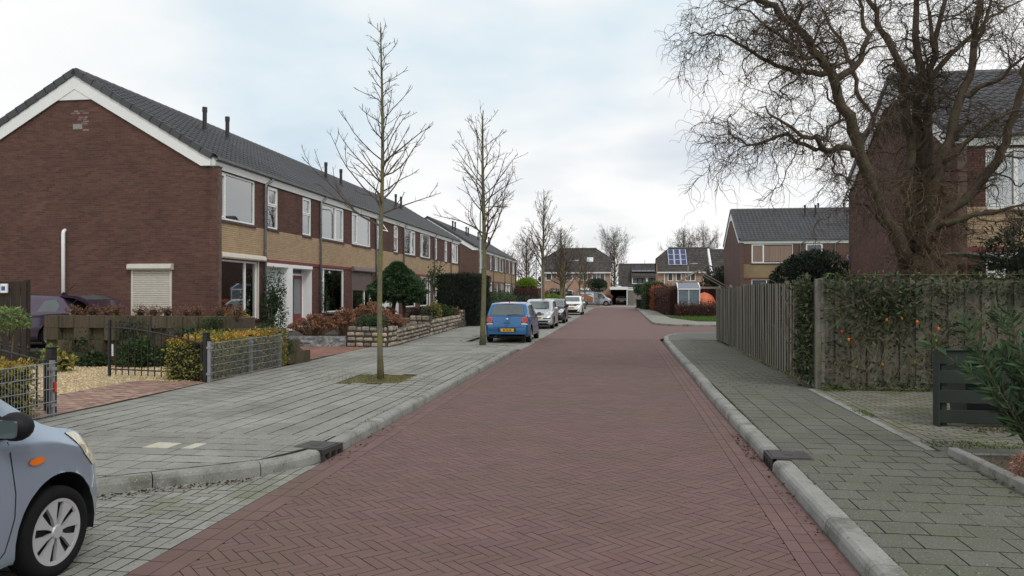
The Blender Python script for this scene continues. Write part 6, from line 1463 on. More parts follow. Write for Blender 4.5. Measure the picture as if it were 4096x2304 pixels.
bush('juniper', 'flat dark green juniper on top of the stone pillar', (-7.95, 23.7, .85), (.5, .45, .22), G_con, 2200, .07, base=.68, amp=.25, core=.6, aspect=.3)
# clipped conifer
def conifer():
    o = thing('conifer', 'broad dark green clipped conifer with two trunks in the front garden', 'tree', (-9.55, 31.9, .36)); n = 16000; h = rng.uniform(0, 1, n)**.8; a = rng.uniform(0, 6.28, n)
    rad = np.where(h < .22, .80+.9*h, 1.0*(1-((h-.22)/.78)**1.35)+.10); rad *= 1+.07*np.sin(a*5+h*9)+.07*np.sin(a*11-h*21)+.06*np.sin(h*26+a*3); q = 1-.3*rng.uniform(0, 1, n)**2
    z = 1.0+h*1.72; P = np.stack([rad*1.12*q*np.cos(a), rad*q*np.sin(a), z], 1)
    D = np.stack([np.cos(a), np.sin(a), np.full(n, .5)], 1); link('crown', leaf_mesh('crown', P, .13, leafmat('leaf_conifer_tree', (.052, .098, .040), isl=.6), nrm=D*1.2, aspect=.42), o)
    part('inner_growth', MB().lathe([(.05, 1.12), (.62, 1.15), (.80, 1.45), (.62, 1.9), (.32, 2.35), (.05, 2.6)], 14), m_core, o, smooth=True); tk = MB().tube([(-.22, 0, -.3), (-.2, 0, .6), (-.1, 0, 1.3)], [.11, .09, .08], 8); part('trunk', tk, m_barkd, o, smooth=True); part('trunk', MB().tube([(.35, .1, -.3), (.32, .1, .6), (.2, .05, 1.3)], [.10, .08, .07], 8), m_barkd, o, smooth=True)
conifer()
for lab, c, r, m, n, s in (('dark round shrub behind the stone wall right of the conifer', (-8.9, 33.2, .72), (.6, .5, .42), G_rho, 1800, .07), ('golden yellow shrub behind the farther stone wall', (-8.75, 34.9, .85), (.42, .42, .5), G_var, 1300, .07), ('loose green shrub against the end of the dark hedge', (-8.7, 36.6, .8), (.6, .6, .5), G_mid, 1500, .09), ('low green cushion behind the stone wall', (-8.4, 32.0, .6), (.35, .35, .25), G_con, 800, .06), ('thin pale dry grass plant by the dark hedge', (-8.2, 37.2, .75), (.3, .3, .3), B_hth, 260, .12), ('small upright conifer left of the brown roller shutter', (-11.6, 33.0, 1.0), (.2, .2, .6), G_con, 900, .07)):
    bush('shrub', lab, c, r, m, n, s, base=.34, core=.6)
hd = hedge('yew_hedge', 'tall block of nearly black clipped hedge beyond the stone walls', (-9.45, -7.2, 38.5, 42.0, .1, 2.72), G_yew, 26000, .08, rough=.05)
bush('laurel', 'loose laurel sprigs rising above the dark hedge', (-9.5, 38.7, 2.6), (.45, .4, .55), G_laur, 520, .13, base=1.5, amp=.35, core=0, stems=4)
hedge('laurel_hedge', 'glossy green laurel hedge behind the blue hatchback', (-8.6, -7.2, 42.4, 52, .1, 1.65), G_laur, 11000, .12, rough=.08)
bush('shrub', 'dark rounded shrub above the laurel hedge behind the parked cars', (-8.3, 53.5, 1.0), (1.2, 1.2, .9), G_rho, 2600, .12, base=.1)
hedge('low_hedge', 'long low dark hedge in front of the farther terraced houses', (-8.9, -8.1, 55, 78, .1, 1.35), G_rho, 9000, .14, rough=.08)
# lime dome on a bare clipped hedge, pine topped tree, dark shrubs at the far end
o = hedge('bare_hedge', 'bare brown clipped hedge under the lime green dome', (-11.1, -8.4, 79, 82.5, .1, 2.35), B_hth, 2600, .10, core_m=m_corebr, twigs=500)
bush('dome_shrub', 'bright lime green dome shaped shrub on the bare hedge', (-9.85, 80.6, 2.5), (1.12, 1.2, .95), G_lime, 5200, .12, base=2.2, amp=.04, zmin=0, stems=0)
bush('dome_shrub', 'low lime green dome shrub behind the silver car', (-6.9, 79, 1.0), (1.0, .9, .75), G_lime, 2400, .12, base=.1, amp=.05)
# lamps
def lamp(label, x, y, h, arm):
    o = thing('street_lamp', label, 'street lamp', (x, y, 0), 0, 'grey street lamps'); part('pole', MB().tube([(0, 0, 0), (0, 0, 1.2), (0, 0, 1.25), (0, 0, h-.35)], [.075, .075, .055, .042], 10), m_galv, o, smooth=True)
    part('arm', MB().tube([(0, 0, h-.4), (.03, 0, h-.2), (.15, 0, h-.06), (arm*.6, 0, h), (arm, 0, h+.02)], .03, 8), m_galv, o, smooth=True); hm = MB().blob((arm+.32, 0, h+.02), (.42, .13, .06), 16, 0); hh = part('lamp_head', hm, mat('lamp_grey', (.55, .56, .56), .4), o, smooth=True)
    part('lens', MB().blob((arm+.36, 0, h-.02), (.28, .10, .05), 12, 0), m_lens, hh, smooth=True)
lamp('street lamp rising behind the dark hedge', -7.95, 43.0, 6.75, .9); lamp('street lamp beside the lime green dome shrub', -7.9, 77, 6.6, 1.1); lamp('street lamp in front of the broad hipped-roof house', -7.6, 108, 6.4, 1.2); lamp('slim street lamp in front of the solar panel house', 8.5, 98, 5.5, .5)
# ================================================================== RIGHT SIDE
pf = thing('plank_fence', 'weathered grey vertical plank fence with climbing plant at its corner', 'fence', (3.45, 20, PVZ)); pm = {}
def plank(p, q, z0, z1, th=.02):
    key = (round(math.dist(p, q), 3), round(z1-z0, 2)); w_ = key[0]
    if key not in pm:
        pm[key] = mk_mesh('plank', MB().bbox(-w_/2, w_/2, -th/2, th/2, 0, z1-z0, .003), m_wood); pm[key].materials.append(mat('shaded_edge', (.030, .030, .022), .95, var=.3)); pm[key].polygons.foreach_set('material_index', [1 if abs(p.normal.x) > .5 else 0 for p in pm[key].polygons])  # side edges coloured dark to paint in the shade between the boards
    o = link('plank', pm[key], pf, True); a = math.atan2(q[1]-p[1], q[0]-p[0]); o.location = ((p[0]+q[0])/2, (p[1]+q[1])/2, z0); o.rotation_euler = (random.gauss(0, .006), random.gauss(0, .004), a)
y = 14.28; k = 0
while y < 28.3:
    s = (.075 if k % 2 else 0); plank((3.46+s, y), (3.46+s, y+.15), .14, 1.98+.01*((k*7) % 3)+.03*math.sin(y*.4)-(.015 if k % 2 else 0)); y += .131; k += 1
x = 3.52; k = 0
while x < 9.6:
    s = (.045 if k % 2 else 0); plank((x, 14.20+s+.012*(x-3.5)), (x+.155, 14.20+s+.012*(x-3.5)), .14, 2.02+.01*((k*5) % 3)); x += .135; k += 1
for y in (14.2, 17.0, 19.8, 22.6, 25.4, 28.2): part('post', MB().bbox(3.51, 3.60, y-.045, y+.045, 0, 2.06, .006), m_wood, pf, world=True)
for x in (5.6, 7.4, 9.2): part('post', MB().bbox(x-.045, x+.045, 14.26, 14.35, 0, 2.04, .006), m_wood, pf, world=True)
part('corner_post', MB().bbox(3.435, 3.535, 14.13, 14.225, 0, 2.05, .008), m_wood, pf, world=True)
for z in (.45, 1.1, 1.75):
    part('rail', MB().box(3.555, 3.59, 14.25, 28.3, z, z+.07), m_wood, pf, world=True); part('rail', MB().box(3.55, 9.6, 14.345, 14.375, z, z+.07), m_wood, pf, world=True)
# climbing passion flower
cl_ = thing('climbing_plant', 'tangled climbing plant with orange fruits covering the fence corner', 'climber', (3.6, 14.0, PVZ)); P = []; vn = MB(); rr = random.Random(9)
def cpt(s, z, o_=0.):                                  # s: metres right of the corner along the front face, negative along the street side
    return (3.55+s, 14.12+.012*s-o_, z) if s >= 0 else (3.42-o_, 14.2-s, z)
for k in range(260):
    s = rr.uniform(-1.5, 5.9); z = rr.uniform(.2, 2.0)
    if s > 2.2 and rr.random() < .25: z = rr.uniform(1.2, 2.1)
    pts = [cpt(s, z, .03)]; ds, dz = rr.gauss(0, .09), rr.gauss(0, .09)
    for j in range(rr.randrange(6, 16)):
        ds += rr.gauss(0, .05); dz += rr.gauss(-.008, .05); s2 = s+ds; z = min(2.12, max(.12, z+dz)); s = s2
        if -.12 < s < .0: s = -.12 if ds < 0 else .0
        pts.append(cpt(s, z, .03+rr.uniform(0, .1)))
    if all(math.dist(a, b) < .5 for a, b in zip(pts[:-1], pts[1:])): vn.tube(pts, np.linspace(.006, .003, len(pts)), 3, cap=False)
part('vines', vn, mat('vine_stem', (.17, .135, .075), .9, var=.3, scale=3), cl_, world=True)
def leafband(n, s0, s1, z0, z1, sig=.06):
    s = rng.uniform(s0, s1, n); z = rng.uniform(z0, z1, n); return np.array([cpt(a, b, abs(rng.normal(0, sig))+.01) for a, b in zip(s, z)])
def clump(n, cs, cz, rs, rz): return np.array([cpt(a, min(2.1, max(.1, b)), abs(rng.normal(0, .08))+.01) for a, b in zip(rng.normal(cs, rs, n), rng.normal(cz, rz, n))])
P = [leafband(1500, -.8, 0, .25, 2.0, .08), leafband(1300, .0, 5.8, 1.75, 2.14, .1), leafband(330, 0, 4.2, .3, 1.9, .06), leafband(700, 0, 5.5, .1, .28, .15)]
for q in ((560, .9, 1.6, .6, .3), (240, 2.0, 1.0, .8, .45), (260, .55, 1.55, .35, .3), (340, 1.25, 1.55, .3, .22), (200, 1.0, .9, .3, .4), (200, 1.9, .75, .3, .3), (160, 2.4, 1.3, .5, .3), (260, 3.6, 1.75, .7, .22), (180, 5.0, 1.7, .5, .25), (160, .3, .7, .2, .4), (200, -.35, 1.0, .2, .6), (200, -.5, 1.75, .3, .2)): P.append(clump(*q))
link('foliage', leaf_mesh('foliage', np.concatenate(P), .095, leafmat('leaf_passion', (.060, .080, .036), isl=.55), aspect=.42), cl_, True); link('young_leaves', leaf_mesh('young_leaves', np.concatenate([clump(60, 1.0, 1.3, .6, .4), clump(40, 2.2, .7, .5, .3), leafband(90, 0, 4, 2.0, 2.15, .1)]), .09, leafmat('leaf_young', (.16, .22, .07)), aspect=.3), cl_, True)
for s, z, m in ((.42, .98, m_amber), (.30, 1.12, m_redlens), (.52, .92, m_amber), (1.05, 1.33, m_amber), (1.55, 1.30, m_amber), (1.9, 1.18, m_amber), (1.83, 1.07, G_lime), (1.86, .97, G_lime), (.55, .50, G_lime), (.98, .55, G_gold), (2.0, .78, G_lime), (1.3, 1.36, G_gold)):
    part('fruit', MB().blob(cpt(s, z, .09), (.024, .023, .034), 10, .03), m, cl_, smooth=True, world=True)
def bin_(label, x, y, rz):
    o = thing('wheelie_bin', label, 'bin', (x, y, PVZ), rz, 'bins behind the green screen' if y < 20 else 'wheelie bins at the kerb'); b = MB(); V = []
    for z, w, d in ((.06, .22, .25), (.95, .29, .33)): V += [(-w, -d, z), (w, -d, z), (w, d, z), (-w, d, z)]
    b.add(V, [(3, 2, 1, 0), (4, 5, 6, 7), (0, 1, 5, 4), (1, 2, 6, 5), (2, 3, 7, 6), (3, 0, 4, 7)]); b.box(-.31, .31, -.35, .35, .93, .97); md = mat('bin_plastic', (.022, .028, .03), .5, var=.15); part('body', b, md, o)
    part('lid', MB().ext([(-.37, .97), (-.37, 1.0), (-.1, 1.06), (.3, 1.06), (.38, .99), (.38, .97)], 'X', -.31, .31), md, o); part('handle', MB().tube([(-.22, .42, 1.0), (.22, .42, 1.0)], .018, 6), md, o)
    for s in (-1, 1): part('wheel', MB().lathe([(.001, -.03), (.1, -.03), (.1, .03), (.001, .03)], 14, 'X', (s*.24, .27, .10)), m_rub, o)
    if y < 20: o.scale = (1, 1, .86)
# slatted green bin screen
m_green = mat('dark_green_paint', (.015, .023, .017), .7, var=.25, scale=4, isl=.1, c2=(.028, .032, .014), c2amt=.36, c2scale=5)
bs = thing('slatted_bin_screen', 'dark green slatted wooden bin screen on the brick drive', 'screen', (5.0, 10.4, PVZ))
for k in range(4):
    z0 = .147+k*.2505+(.0); part('slat', MB().bbox(4.03, 6.6, 10.36, 10.385, z0, z0+.165, .003), m_green, bs, world=True)
part('top_board', MB().bbox(4.0, 6.65, 10.33, 10.45, 1.065, 1.085, .004), m_green, bs, world=True)
for x, y in ((4.06, 10.39), (5.3, 10.39), (6.5, 10.39)): part('post', MB().bbox(x, x+.07, y, y+.07, .05, 1.062, .004), m_green, bs, world=True)
for k in range(3): bin_('dark wheelie bin standing behind the slatted green screen', 4.72+.68*k, 10.95, R(180))  # bins added so the gaps between the slats look dark
part('side_board', MB().bbox(4.0, 4.026, 10.33, 10.50, .1, 1.06, .003), m_green, bs, world=True)
# oleander
def oleander():
    rr = random.Random(21); o = thing('oleander', 'tall narrow leaved oleander in the edged plant bed', 'shrub', (4.2, 8.25, .12)); st = MB(); P, D = [], []
    for k in range(46):
        a = rr.uniform(0, 6.28); q = rr.uniform(.15, 1); d = (math.cos(a)*.72*q, math.sin(a)*.5*q, 1.0); l = rr.uniform(.9, 1.62); S = path((math.cos(a)*.08, math.sin(a)*.08, 0), d, l, 10, .07, .0, rr); st.tube(S, np.linspace(.011, .004, 11), 5, cap=False)
        for j in range(3, 11):
            for i in range(6 if j < 10 else 13):
                az = rr.uniform(0, 6.28); t = S[j]-S[j-1]; P.append(S[j]+(S[j-1]-S[j])*rr.random()); D.append(perp_dir(t, rr.uniform(.5, 1.15), az))
    D = np.array(D); D /= np.linalg.norm(D, axis=1)[:, None]; part('stems', st, m_barkd, o); link('foliage', leaf_mesh('foliage', np.array(P), .15, G_ole, aspect=.17, dirs=D, fold=.5), o)
oleander()
bush('heather', 'low pinkish brown heather at the edge of the plant bed', (3.82, 7.35, .22), (.3, .45, .16), leafmat('heather_pink', (.30, .155, .115), isl=.4), 2600, .045, 'plant', base=.1, core=.6, aspect=.2, stems=0)
# rhododendron, sign, trellis and evergreen beside the willow house
bush('rhododendron', 'big round dark rhododendron rising behind the plank fence', (7.35, 30.9, 1.9), (1.62, 1.3, 1.72), G_rho, 12000, .13, base=.1, amp=.1, aspect=.4); bush('rhododendron', 'smaller dark shrub below the blue street name sign', (9.05, 31.5, 1.0), (.75, .6, 1.12), G_rho, 2800, .12, base=.1, aspect=.4)
sg = thing('street_sign', 'blue street name sign with white border on a pole behind the house corner', 'sign', (9.45, 32.2, .1)); part('pole', MB().tube([(.45, .03, 0), (.45, .03, 3.3)], .03, 8), m_galv, sg)
part('board', MB().bbox(-.40, .55, -.012, .012, 3.08, 3.24, .004), mat('sign_blue', (.015, .06, .36), .4), sg); part('border', MB().box(-.385, .535, -.015, -.011, 3.218, 3.228).box(-.385, .535, -.015, -.011, 3.092, 3.102).box(-.385, -.375, -.015, -.011, 3.10, 3.22), m_white, sg); text_part('lettering', 'nw tlSc', .10, m_white, sg, Matrix.Translation((-.13, -.016, 3.158)) @ Matrix.Rotation(R(90), 4, 'X'))
tl_ = thing('wooden_leanto', 'small weathered lean-to frame in front of the willow house facade', 'shed', (8.9, 19.4, .1)); 
part('post', MB().box(-.75, -.66, -.05, .05, 0, 2.35), mat('red_brown_wood', (.10, .042, .03), .8, var=.3), tl_); part('post', MB().box(.75, .83, -.05, .05, 0, 2.1), m_wood, tl_); part('roof_board', MB().add([(-.85, -.3, 2.62), (1.2, -.3, 2.30), (1.2, 1.2, 2.36), (-.85, 1.2, 2.68), (-.85, -.3, 2.68), (1.2, -.3, 2.36), (1.2, 1.2, 2.42), (-.85, 1.2, 2.74)], [(3, 2, 1, 0), (4, 5, 6, 7), (0, 1, 5, 4), (1, 2, 6, 5), (2, 3, 7, 6), (3, 0, 4, 7)]), m_wood, tl_)
for k in range(6): part('board', MB().box(-.66, .75, .0, .02, .3+.3*k, .56+.3*k), mat('buff_board', (.26, .215, .16), .85, var=.3, scale=4), tl_)
bush('bamboo', 'dark evergreen bamboo clump growing right of the lean-to', (8.75, 17.7, 2.1), (1.0, .8, 1.35), G_rho, 5200, .16, 'bamboo', base=.1, aspect=.2, amp=.3, core=.5)
bush('evergreen', 'dark evergreen behind the ivy fence below the willow house window', (8.9, 16.4, 1.55), (.9, .7, .9), G_ivy, 2200, .13, base=.1, aspect=.25, amp=.3, core=.5)
# far right gardens
B_bare = leafmat('bare_hedge_twigs', (.088, .042, .032), isl=.55)
hedge('holly_hedge', 'glossy green hedge behind the wheelie bins', (2.55, 4.4, 79.2, 84.5, .1, 2.75), G_laur, 7500, .17, rough=.12)
hedge('beech_hedge', 'orange brown beech hedge between the green hedge and the bare hedge', (3.15, 4.3, 73.5, 78.6, .1, 2.35), B_beech, 3200, .14, core_m=m_corebr, rough=.08)
hedge('bare_hedge', 'tall bare brown hedge along the far pavement', (3.6, 5.3, 58.5, 73.2, .1, 2.15), B_bare, 9000, .16, core_m=m_corebr, twigs=2600, rough=.13, aspect=.3); hedge('bare_hedge', 'low bare brown hedge behind the strip of lawn', (4.1, 13, 55.0, 55.9, .1, .98), B_bare, 5200, .15, core_m=m_corebr, twigs=2200, rough=.13, aspect=.3)
n_ = 9000; gx = rng.uniform(3.5, 14, n_); gy = rng.uniform(46.2, 55, n_); ok = gx > 3.5+(53.5-gy)*.17; grass('lawn_grass', np.stack([gx, gy, np.full(n_, PVZ+.02)], 1)[ok], .09, G_grass, lawn, .03, .4)
gh = thing('greenhouse', 'small glass greenhouse with white frame behind the low bare hedge', 'greenhouse', (5.05, 57.6, PVZ)); w2, dp, ev, rd = .78, 2.2, 2.0, 2.42
fr = MB()
for x in (-w2, w2):
    for y in (0, dp): fr.box(x-.03, x+.03, y-.03, y+.03, 0, ev)
fr.box(-.02, .02, -.03, .02, 0, ev).box(-w2-.06, w2+.06, -.06, .0, ev-.05, ev+.03).box(-w2-.06, w2+.06, dp, dp+.06, ev-.05, ev+.03)
for sgn in (1, -1): fr.add([(sgn*(w2+.05)-.04*sgn, -.08, ev), (sgn*(w2+.05), -.08, ev), (sgn*(w2+.05), dp/2, rd), (sgn*(w2+.05)-.09*sgn, dp/2, rd), (sgn*(w2+.05)-.04*sgn, -.08, ev+.07), (sgn*(w2+.05), -.08, ev+.07), (sgn*(w2+.05), dp/2, rd+.07), (sgn*(w2+.05)-.09*sgn, dp/2, rd+.07)], [(3, 2, 1, 0), (4, 5, 6, 7), (0, 1, 5, 4), (1, 2, 6, 5), (2, 3, 7, 6), (3, 0, 4, 7)])
part('frame', fr, m_white, gh); m_gg = mat('greenhouse_glass', (.16, .20, .23), .12, var=.3, scale=3, spec=.7)
for a, b in ((-w2+.03, -.02), (.02, w2-.03)): part('pane', MB().box(a, b, -.015, -.005, .05, ev-.05), m_gg, gh)
for x in (-w2, w2): part('pane', MB().box(x-.005, x+.005, .03, dp-.03, .05, ev), m_gg, gh)
part('roof_pane', MB().add([(-w2, -.05, ev+.02), (w2, -.05, ev+.02), (w2, dp/2, rd+.03), (-w2, dp/2, rd+.03)], [(0, 1, 2, 3)]), mat('roof_glass', (.08, .11, .17), .1, spec=.8), gh); part('roof_pane', MB().add([(-w2, dp+.05, ev+.02), (w2, dp+.05, ev+.02), (w2, dp/2, rd+.03), (-w2, dp/2, rd+.03)], [(0, 1, 2, 3)]), mat('roof_glass', (.08, .11, .17), .1), gh)
solo('tarpaulin', MB().blob((6.55, 61.2, .95), (.85, .8, .85), 14, .1, 3), mat('tarp_orange', (.60, .15, .06), .5, var=.3, scale=4, bump=.6, bscale=5), 'crumpled orange tarpaulin over a heap beside the greenhouse', 'tarpaulin', smooth=True)
solo('tarpaulin', MB().blob((7.7, 60.2, .7), (.7, .6, .55), 12, .16, 5), mat('tarp_red', (.40, .05, .035), .5, var=.3, scale=4), 'lower red tarpaulin heap right of the orange one', 'tarpaulin', smooth=True)
ch = thing('garden_chair', 'white and black garden chair beside the red tarpaulin', 'chair', (8.05, 57.9, .1)); part('seat', MB().box(-.25, .25, -.25, .25, .85, .9), m_white, ch); part('backrest', MB().box(-.25, -.2, .2, .25, .9, 1.6).box(.2, .25, .2, .25, .9, 1.6).box(-.2, .2, .2, .25, 1.5, 1.6).box(-.02, .02, .2, .25, .9, 1.5), m_trim, ch)
for x in (-.22, .22):
    for y in (-.22, .22): part('leg', MB().box(x-.02, x+.02, y-.02, y+.02, 0, .85), m_white, ch)
ap = at_y(2795, 1082, 63); l0 = at_y(2672, 1155, 61.5); r0 = at_y(2925, 1150, 61.5); af = thing('timber_frame', 'large timber A-frame with cross beam behind the bare hedge', 'frame', (ap[0], 63, .1)); m_tim = mat('grey_timber', (.28, .24, .19), .9, var=.2)
for dy in (0, 2.6):
    for e in (l0, r0):
        part('pole', MB().tube([(ap[0], ap[1]+dy, ap[2]), (e[0], ap[1]+dy, e[2])], .05, 8), m_tim, af, world=True); part('leg', MB().tube([(e[0], ap[1]+dy, e[2]+.03), (e[0], ap[1]+dy, .05)], .05, 8), m_tim, af, world=True)
part('ridge_beam', MB().tube([(ap[0], 62.8, ap[2]-.05), (ap[0], 65.8, ap[2]-.05)], .06, 8), m_tim, af, world=True); b0, b1 = at_y(2780, 1150, 62.2), at_y(2880, 1146, 62.2); part('cross_beam', MB().box(b0[0], b1[0], 62.15, 62.28, b0[2]-.1, b0[2]+.06), m_tim, af, world=True)
for x in (b0[0]+.1, b1[0]-.1): part('beam_post', MB().box(x-.05, x+.05, 62.17, 62.27, .05, b0[2]-.1), m_tim, af, world=True)
bush('evergreen', 'tall dark evergreen beside the gable of the curtained house', (9.4, 70.5, 2.0), (2.2, 1.8, 2.3), G_rho, 5000, .2, base=.1); hedge('bare_hedge', 'dark hedge behind the orange tarpaulin', (6.2, 9.5, 67.0, 68.2, .1, 2.3), B_hth, 1800, .12, core_m=m_corebr, twigs=500)
bin_('dark wheelie bin standing nearer the kerb by the green hedge', 2.02, 83.6, R(8)); bin_('dark wheelie bin standing right of another by the green hedge', 2.42, 82.4, R(-6))
# weeds, litter and moss
def scatter(n, x0, x1, y0, y1, z): return np.stack([rng.uniform(x0, x1, n), rng.uniform(y0, y1, n), np.full(n, z)], 1)
G_weed = leafmat('weed_green', (.11, .15, .035)); B_lit = leafmat('leaf_litter', (.085, .05, .03), isl=.5)
w1 = np.concatenate([scatter(1500, pit[0], pit[1], pit[2], pit[3], PVZ-.01), np.array([(rng.normal(-4.7, .55), rng.normal(14.5, .5), PVZ) for _ in range(700)])]); tag(grass('pit_grass', w1, .035, leafmat('dry_grass', (.19, .17, .06), isl=.5), None, .008, .9), 'short dry grass around the slender street tree', 'grass')
w2_ = np.concatenate([scatter(1100, 3.5, 6.2, 13.95, 14.15, PVZ), scatter(160, 3.5, 3.9, 13.7, 14.1, PVZ), scatter(300, 3.36, 3.47, 14.2, 28, PVZ), scatter(420, 3.4, 5.6, 8.9, 9.3, PVZ), scatter(180, 3.5, 4.4, 7.9, 8.5, PVZ+.02), scatter(160, 4.3, 6, 10.1, 10.4, PVZ), scatter(120, 3.3, 3.5, 11, 11.6, PVZ)]); tag(grass('weeds', w2_, .028, G_weed, None, .016, 1.2), 'small weeds along the plank fence and plant bed edge', 'weeds')
def flat_litter(name, label, P, size, m):
    D = rng.normal(size=(len(P), 3)); D[:, 2] *= .12; me = leaf_mesh(name, P, size, m, aspect=.5, dirs=D/np.linalg.norm(D, axis=1)[:, None]); return tag(link(name, me), label, 'litter', kind='stuff')
P = np.concatenate([scatter(260, 4.2, 5.3, 9.9, 10.35, PVZ+.012), scatter(240, 3.36, 3.5, 14.3, 22, PVZ+.012), np.array([(x, 6.22+(x+4.64)*.745-.10-abs(rng.normal(0, .11)), .012) for x in rng.uniform(-4.6, -3.5, 190)]), scatter(120, 1.38, 1.5, 8.4, 10, .012), scatter(60, -3.1, -2.95, 7.6, 10, .012), scatter(60, 1.42, 1.5, 4.5, 8, .012), scatter(120, 3.3, 3.44, 5.6, 7.6, PVZ+.012), scatter(70, -5.2, -4.2, 13.9, 15.2, PVZ+.012)])
flat_litter('leaf_litter', 'brown leaf litter gathered along kerbs and fence foot', P, .032, B_lit)
Pw = np.concatenate([scatter(55, -2.8, 1.2, 4, 16, .006), scatter(420, -6.2, -3.4, 11.5, 17.5, PVZ+.014), scatter(300, -6.8, -3.5, 6.6, 9.5, PVZ+.014), scatter(260, 1.8, 3.3, 4, 12, PVZ+.014)])
flat_litter('pale_specks', 'tiny pale specks scattered over the paving', Pw, .014, mat('pale_speck', (.34, .34, .31), .8))
ms = np.array([(1.715+rng.normal(0, .008), y, PVZ+.0) for y in rng.uniform(3, 14, 900)]+[(-3.345+rng.normal(0, .008), y, PVZ) for y in rng.uniform(8.5, 23, 700)]); tag(grass('kerb_moss', ms, .010, leafmat('moss_green', (.075, .10, .02)), None, .012, .5), 'thin moss line behind the kerbs', 'moss')
# ================================================================== FAR HOUSES AT THE END OF THE STREET
m_pink = brickmat('pink_brick_far', (.42, .245, .165), (.37, .21, .14), (.36, .27, .20), axis='X'); m_tilef = brickmat('old_roof_tiles', (.088, .074, .062), (.038, .034, .032), (.020, .018, .017), .34, .26, 'X', .03, bump=.8); m_pv = mat('solar_cells', (.022, .040, .13), .15, var=.25, scale=3, spec=.8)
def xat(px, Y): return at_y(px, 1100, Y)[0]
def zat(py, Y, px=2300): return at_y(px, py, Y)[2]
def far_house(label, Y, pxl, pxr, eave_py, ridge_py, hip=0., depth=9., wins=(), ridge_l=None, ridge_r=None, wall=None, roofm=None):
    x0, x1 = xat(pxl, Y), xat(pxr, Y); ze = zat(eave_py, Y, (pxl+pxr)/2); zr = zat(ridge_py, Y+depth/2, (pxl+pxr)/2); xm = (x0+x1)/2
    o = thing('detached_house', label, 'house', (xm, Y, 0)); W = (x1-x0)/2; ops = [(xat(a, Y)-xm, xat(b, Y)-xm, zat(d, Y, a), zat(c, Y, a)) for a, b, c, d, k in wins]
    mb = MB(); wall_boxes(mb, -W, W, 0, ze, ops, lambda p, q, a, b: mb.box(p, q, 0, .25, a, b)); wl = part('wall', mb, wall or m_pink, o); part('side_walls', MB().box(-W, -W+.2, .25, depth, 0, ze).box(W-.2, W, .25, depth, 0, ze).box(-W+.2, W-.2, depth-.2, depth, 0, ze), wall or m_pink, o)
    rl, rr_ = (-W+hip if ridge_l is None else ridge_l), (W-hip if ridge_r is None else ridge_r); e = .35; hz = ze+(zr-ze)*.58
    if hip:
        # half-hipped: gables rise part way, then the roof slopes in
        f = .58; V = [(-W-.15, -e, ze-.12), (W+.15, -e, ze-.12), (W+.15, depth/2*f, hz), (rr_, depth/2, zr), (rl, depth/2, zr), (-W-.15, depth/2*f, hz), (W+.15, depth+e, ze-.12), (-W-.15, depth+e, ze-.12), (W+.15, depth-depth/2*f, hz), (-W-.15, depth-depth/2*f, hz)]
        rf = MB().add(V, [(0, 1, 2, 3, 4, 5), (6, 7, 9, 4, 3, 8), (2, 8, 3), (5, 4, 9)]); part('roof', rf, roofm or m_tilef, o)
        for s in (-1, 1): part('gable', MB().add([(s*W, 0, ze-.1), (s*W, depth, ze-.1), (s*W, depth-depth/2*f, hz-.08), (s*W, depth/2*f, hz-.08)], [(0, 1, 2, 3)]), wall or m_pink, o)
    else:
        rf = MB().ext([(-e, ze-.12), (depth/2, zr), (depth+e, ze-.12), (depth+e, ze-.30), (depth/2, zr-.2), (-e, ze-.30)], 'X', -W-.2, W+.2); part('roof', rf, roofm or m_tilef, o)
        for s in (-1, 1): part('gable', MB().ext([(0, ze-.2), (depth, ze-.2), (depth/2, zr-.2)], 'X', s*W-.1, s*W+.1), wall or m_pink, o)
    part('ridge', MB().tube([(rl-.05, depth/2, zr-.02), (rr_+.05, depth/2, zr-.02)], .12, 8), m_tile, o); part('gutter_board', MB().box(-W-.2, W+.2, -e-.06, -e+.02, ze-.26, ze-.08), m_fascia, o)
    for (a, b, c, d), wn in zip(ops, wins):
        k = wn[4]; f = MB(); t = .09
        f.box(a, b, -.03, .08, c, c+t).box(a, b, -.03, .08, d-t, d).box(a, a+t, -.03, .08, c+t, d-t).box(b-t, b, -.03, .08, c+t, d-t)
        for i in range(1, k): x = a+(b-a)*i/k; f.box(x-t*.6, x+t*.6, -.03, .08, c+t, d-t)
        w_ = part('window', f, m_white, o)
        for i in range(k): part('pane', MB().box(a+(b-a)*i/k+t*.5, a+(b-a)*(i+1)/k-t*.5, .03, .05, c+t, d-t), m_glassfar, w_)
        part('net', MB().box(a+t, b-t, .10, .11, c+(d-c)*.35, d-t), m_net, w_)
    return o, xm, ze, zr, W, e, depth
def roof_pt(Y, depth, ze, zr, e, f): return -e+f*(depth/2+e), ze-.12+f*(zr-ze+.12)
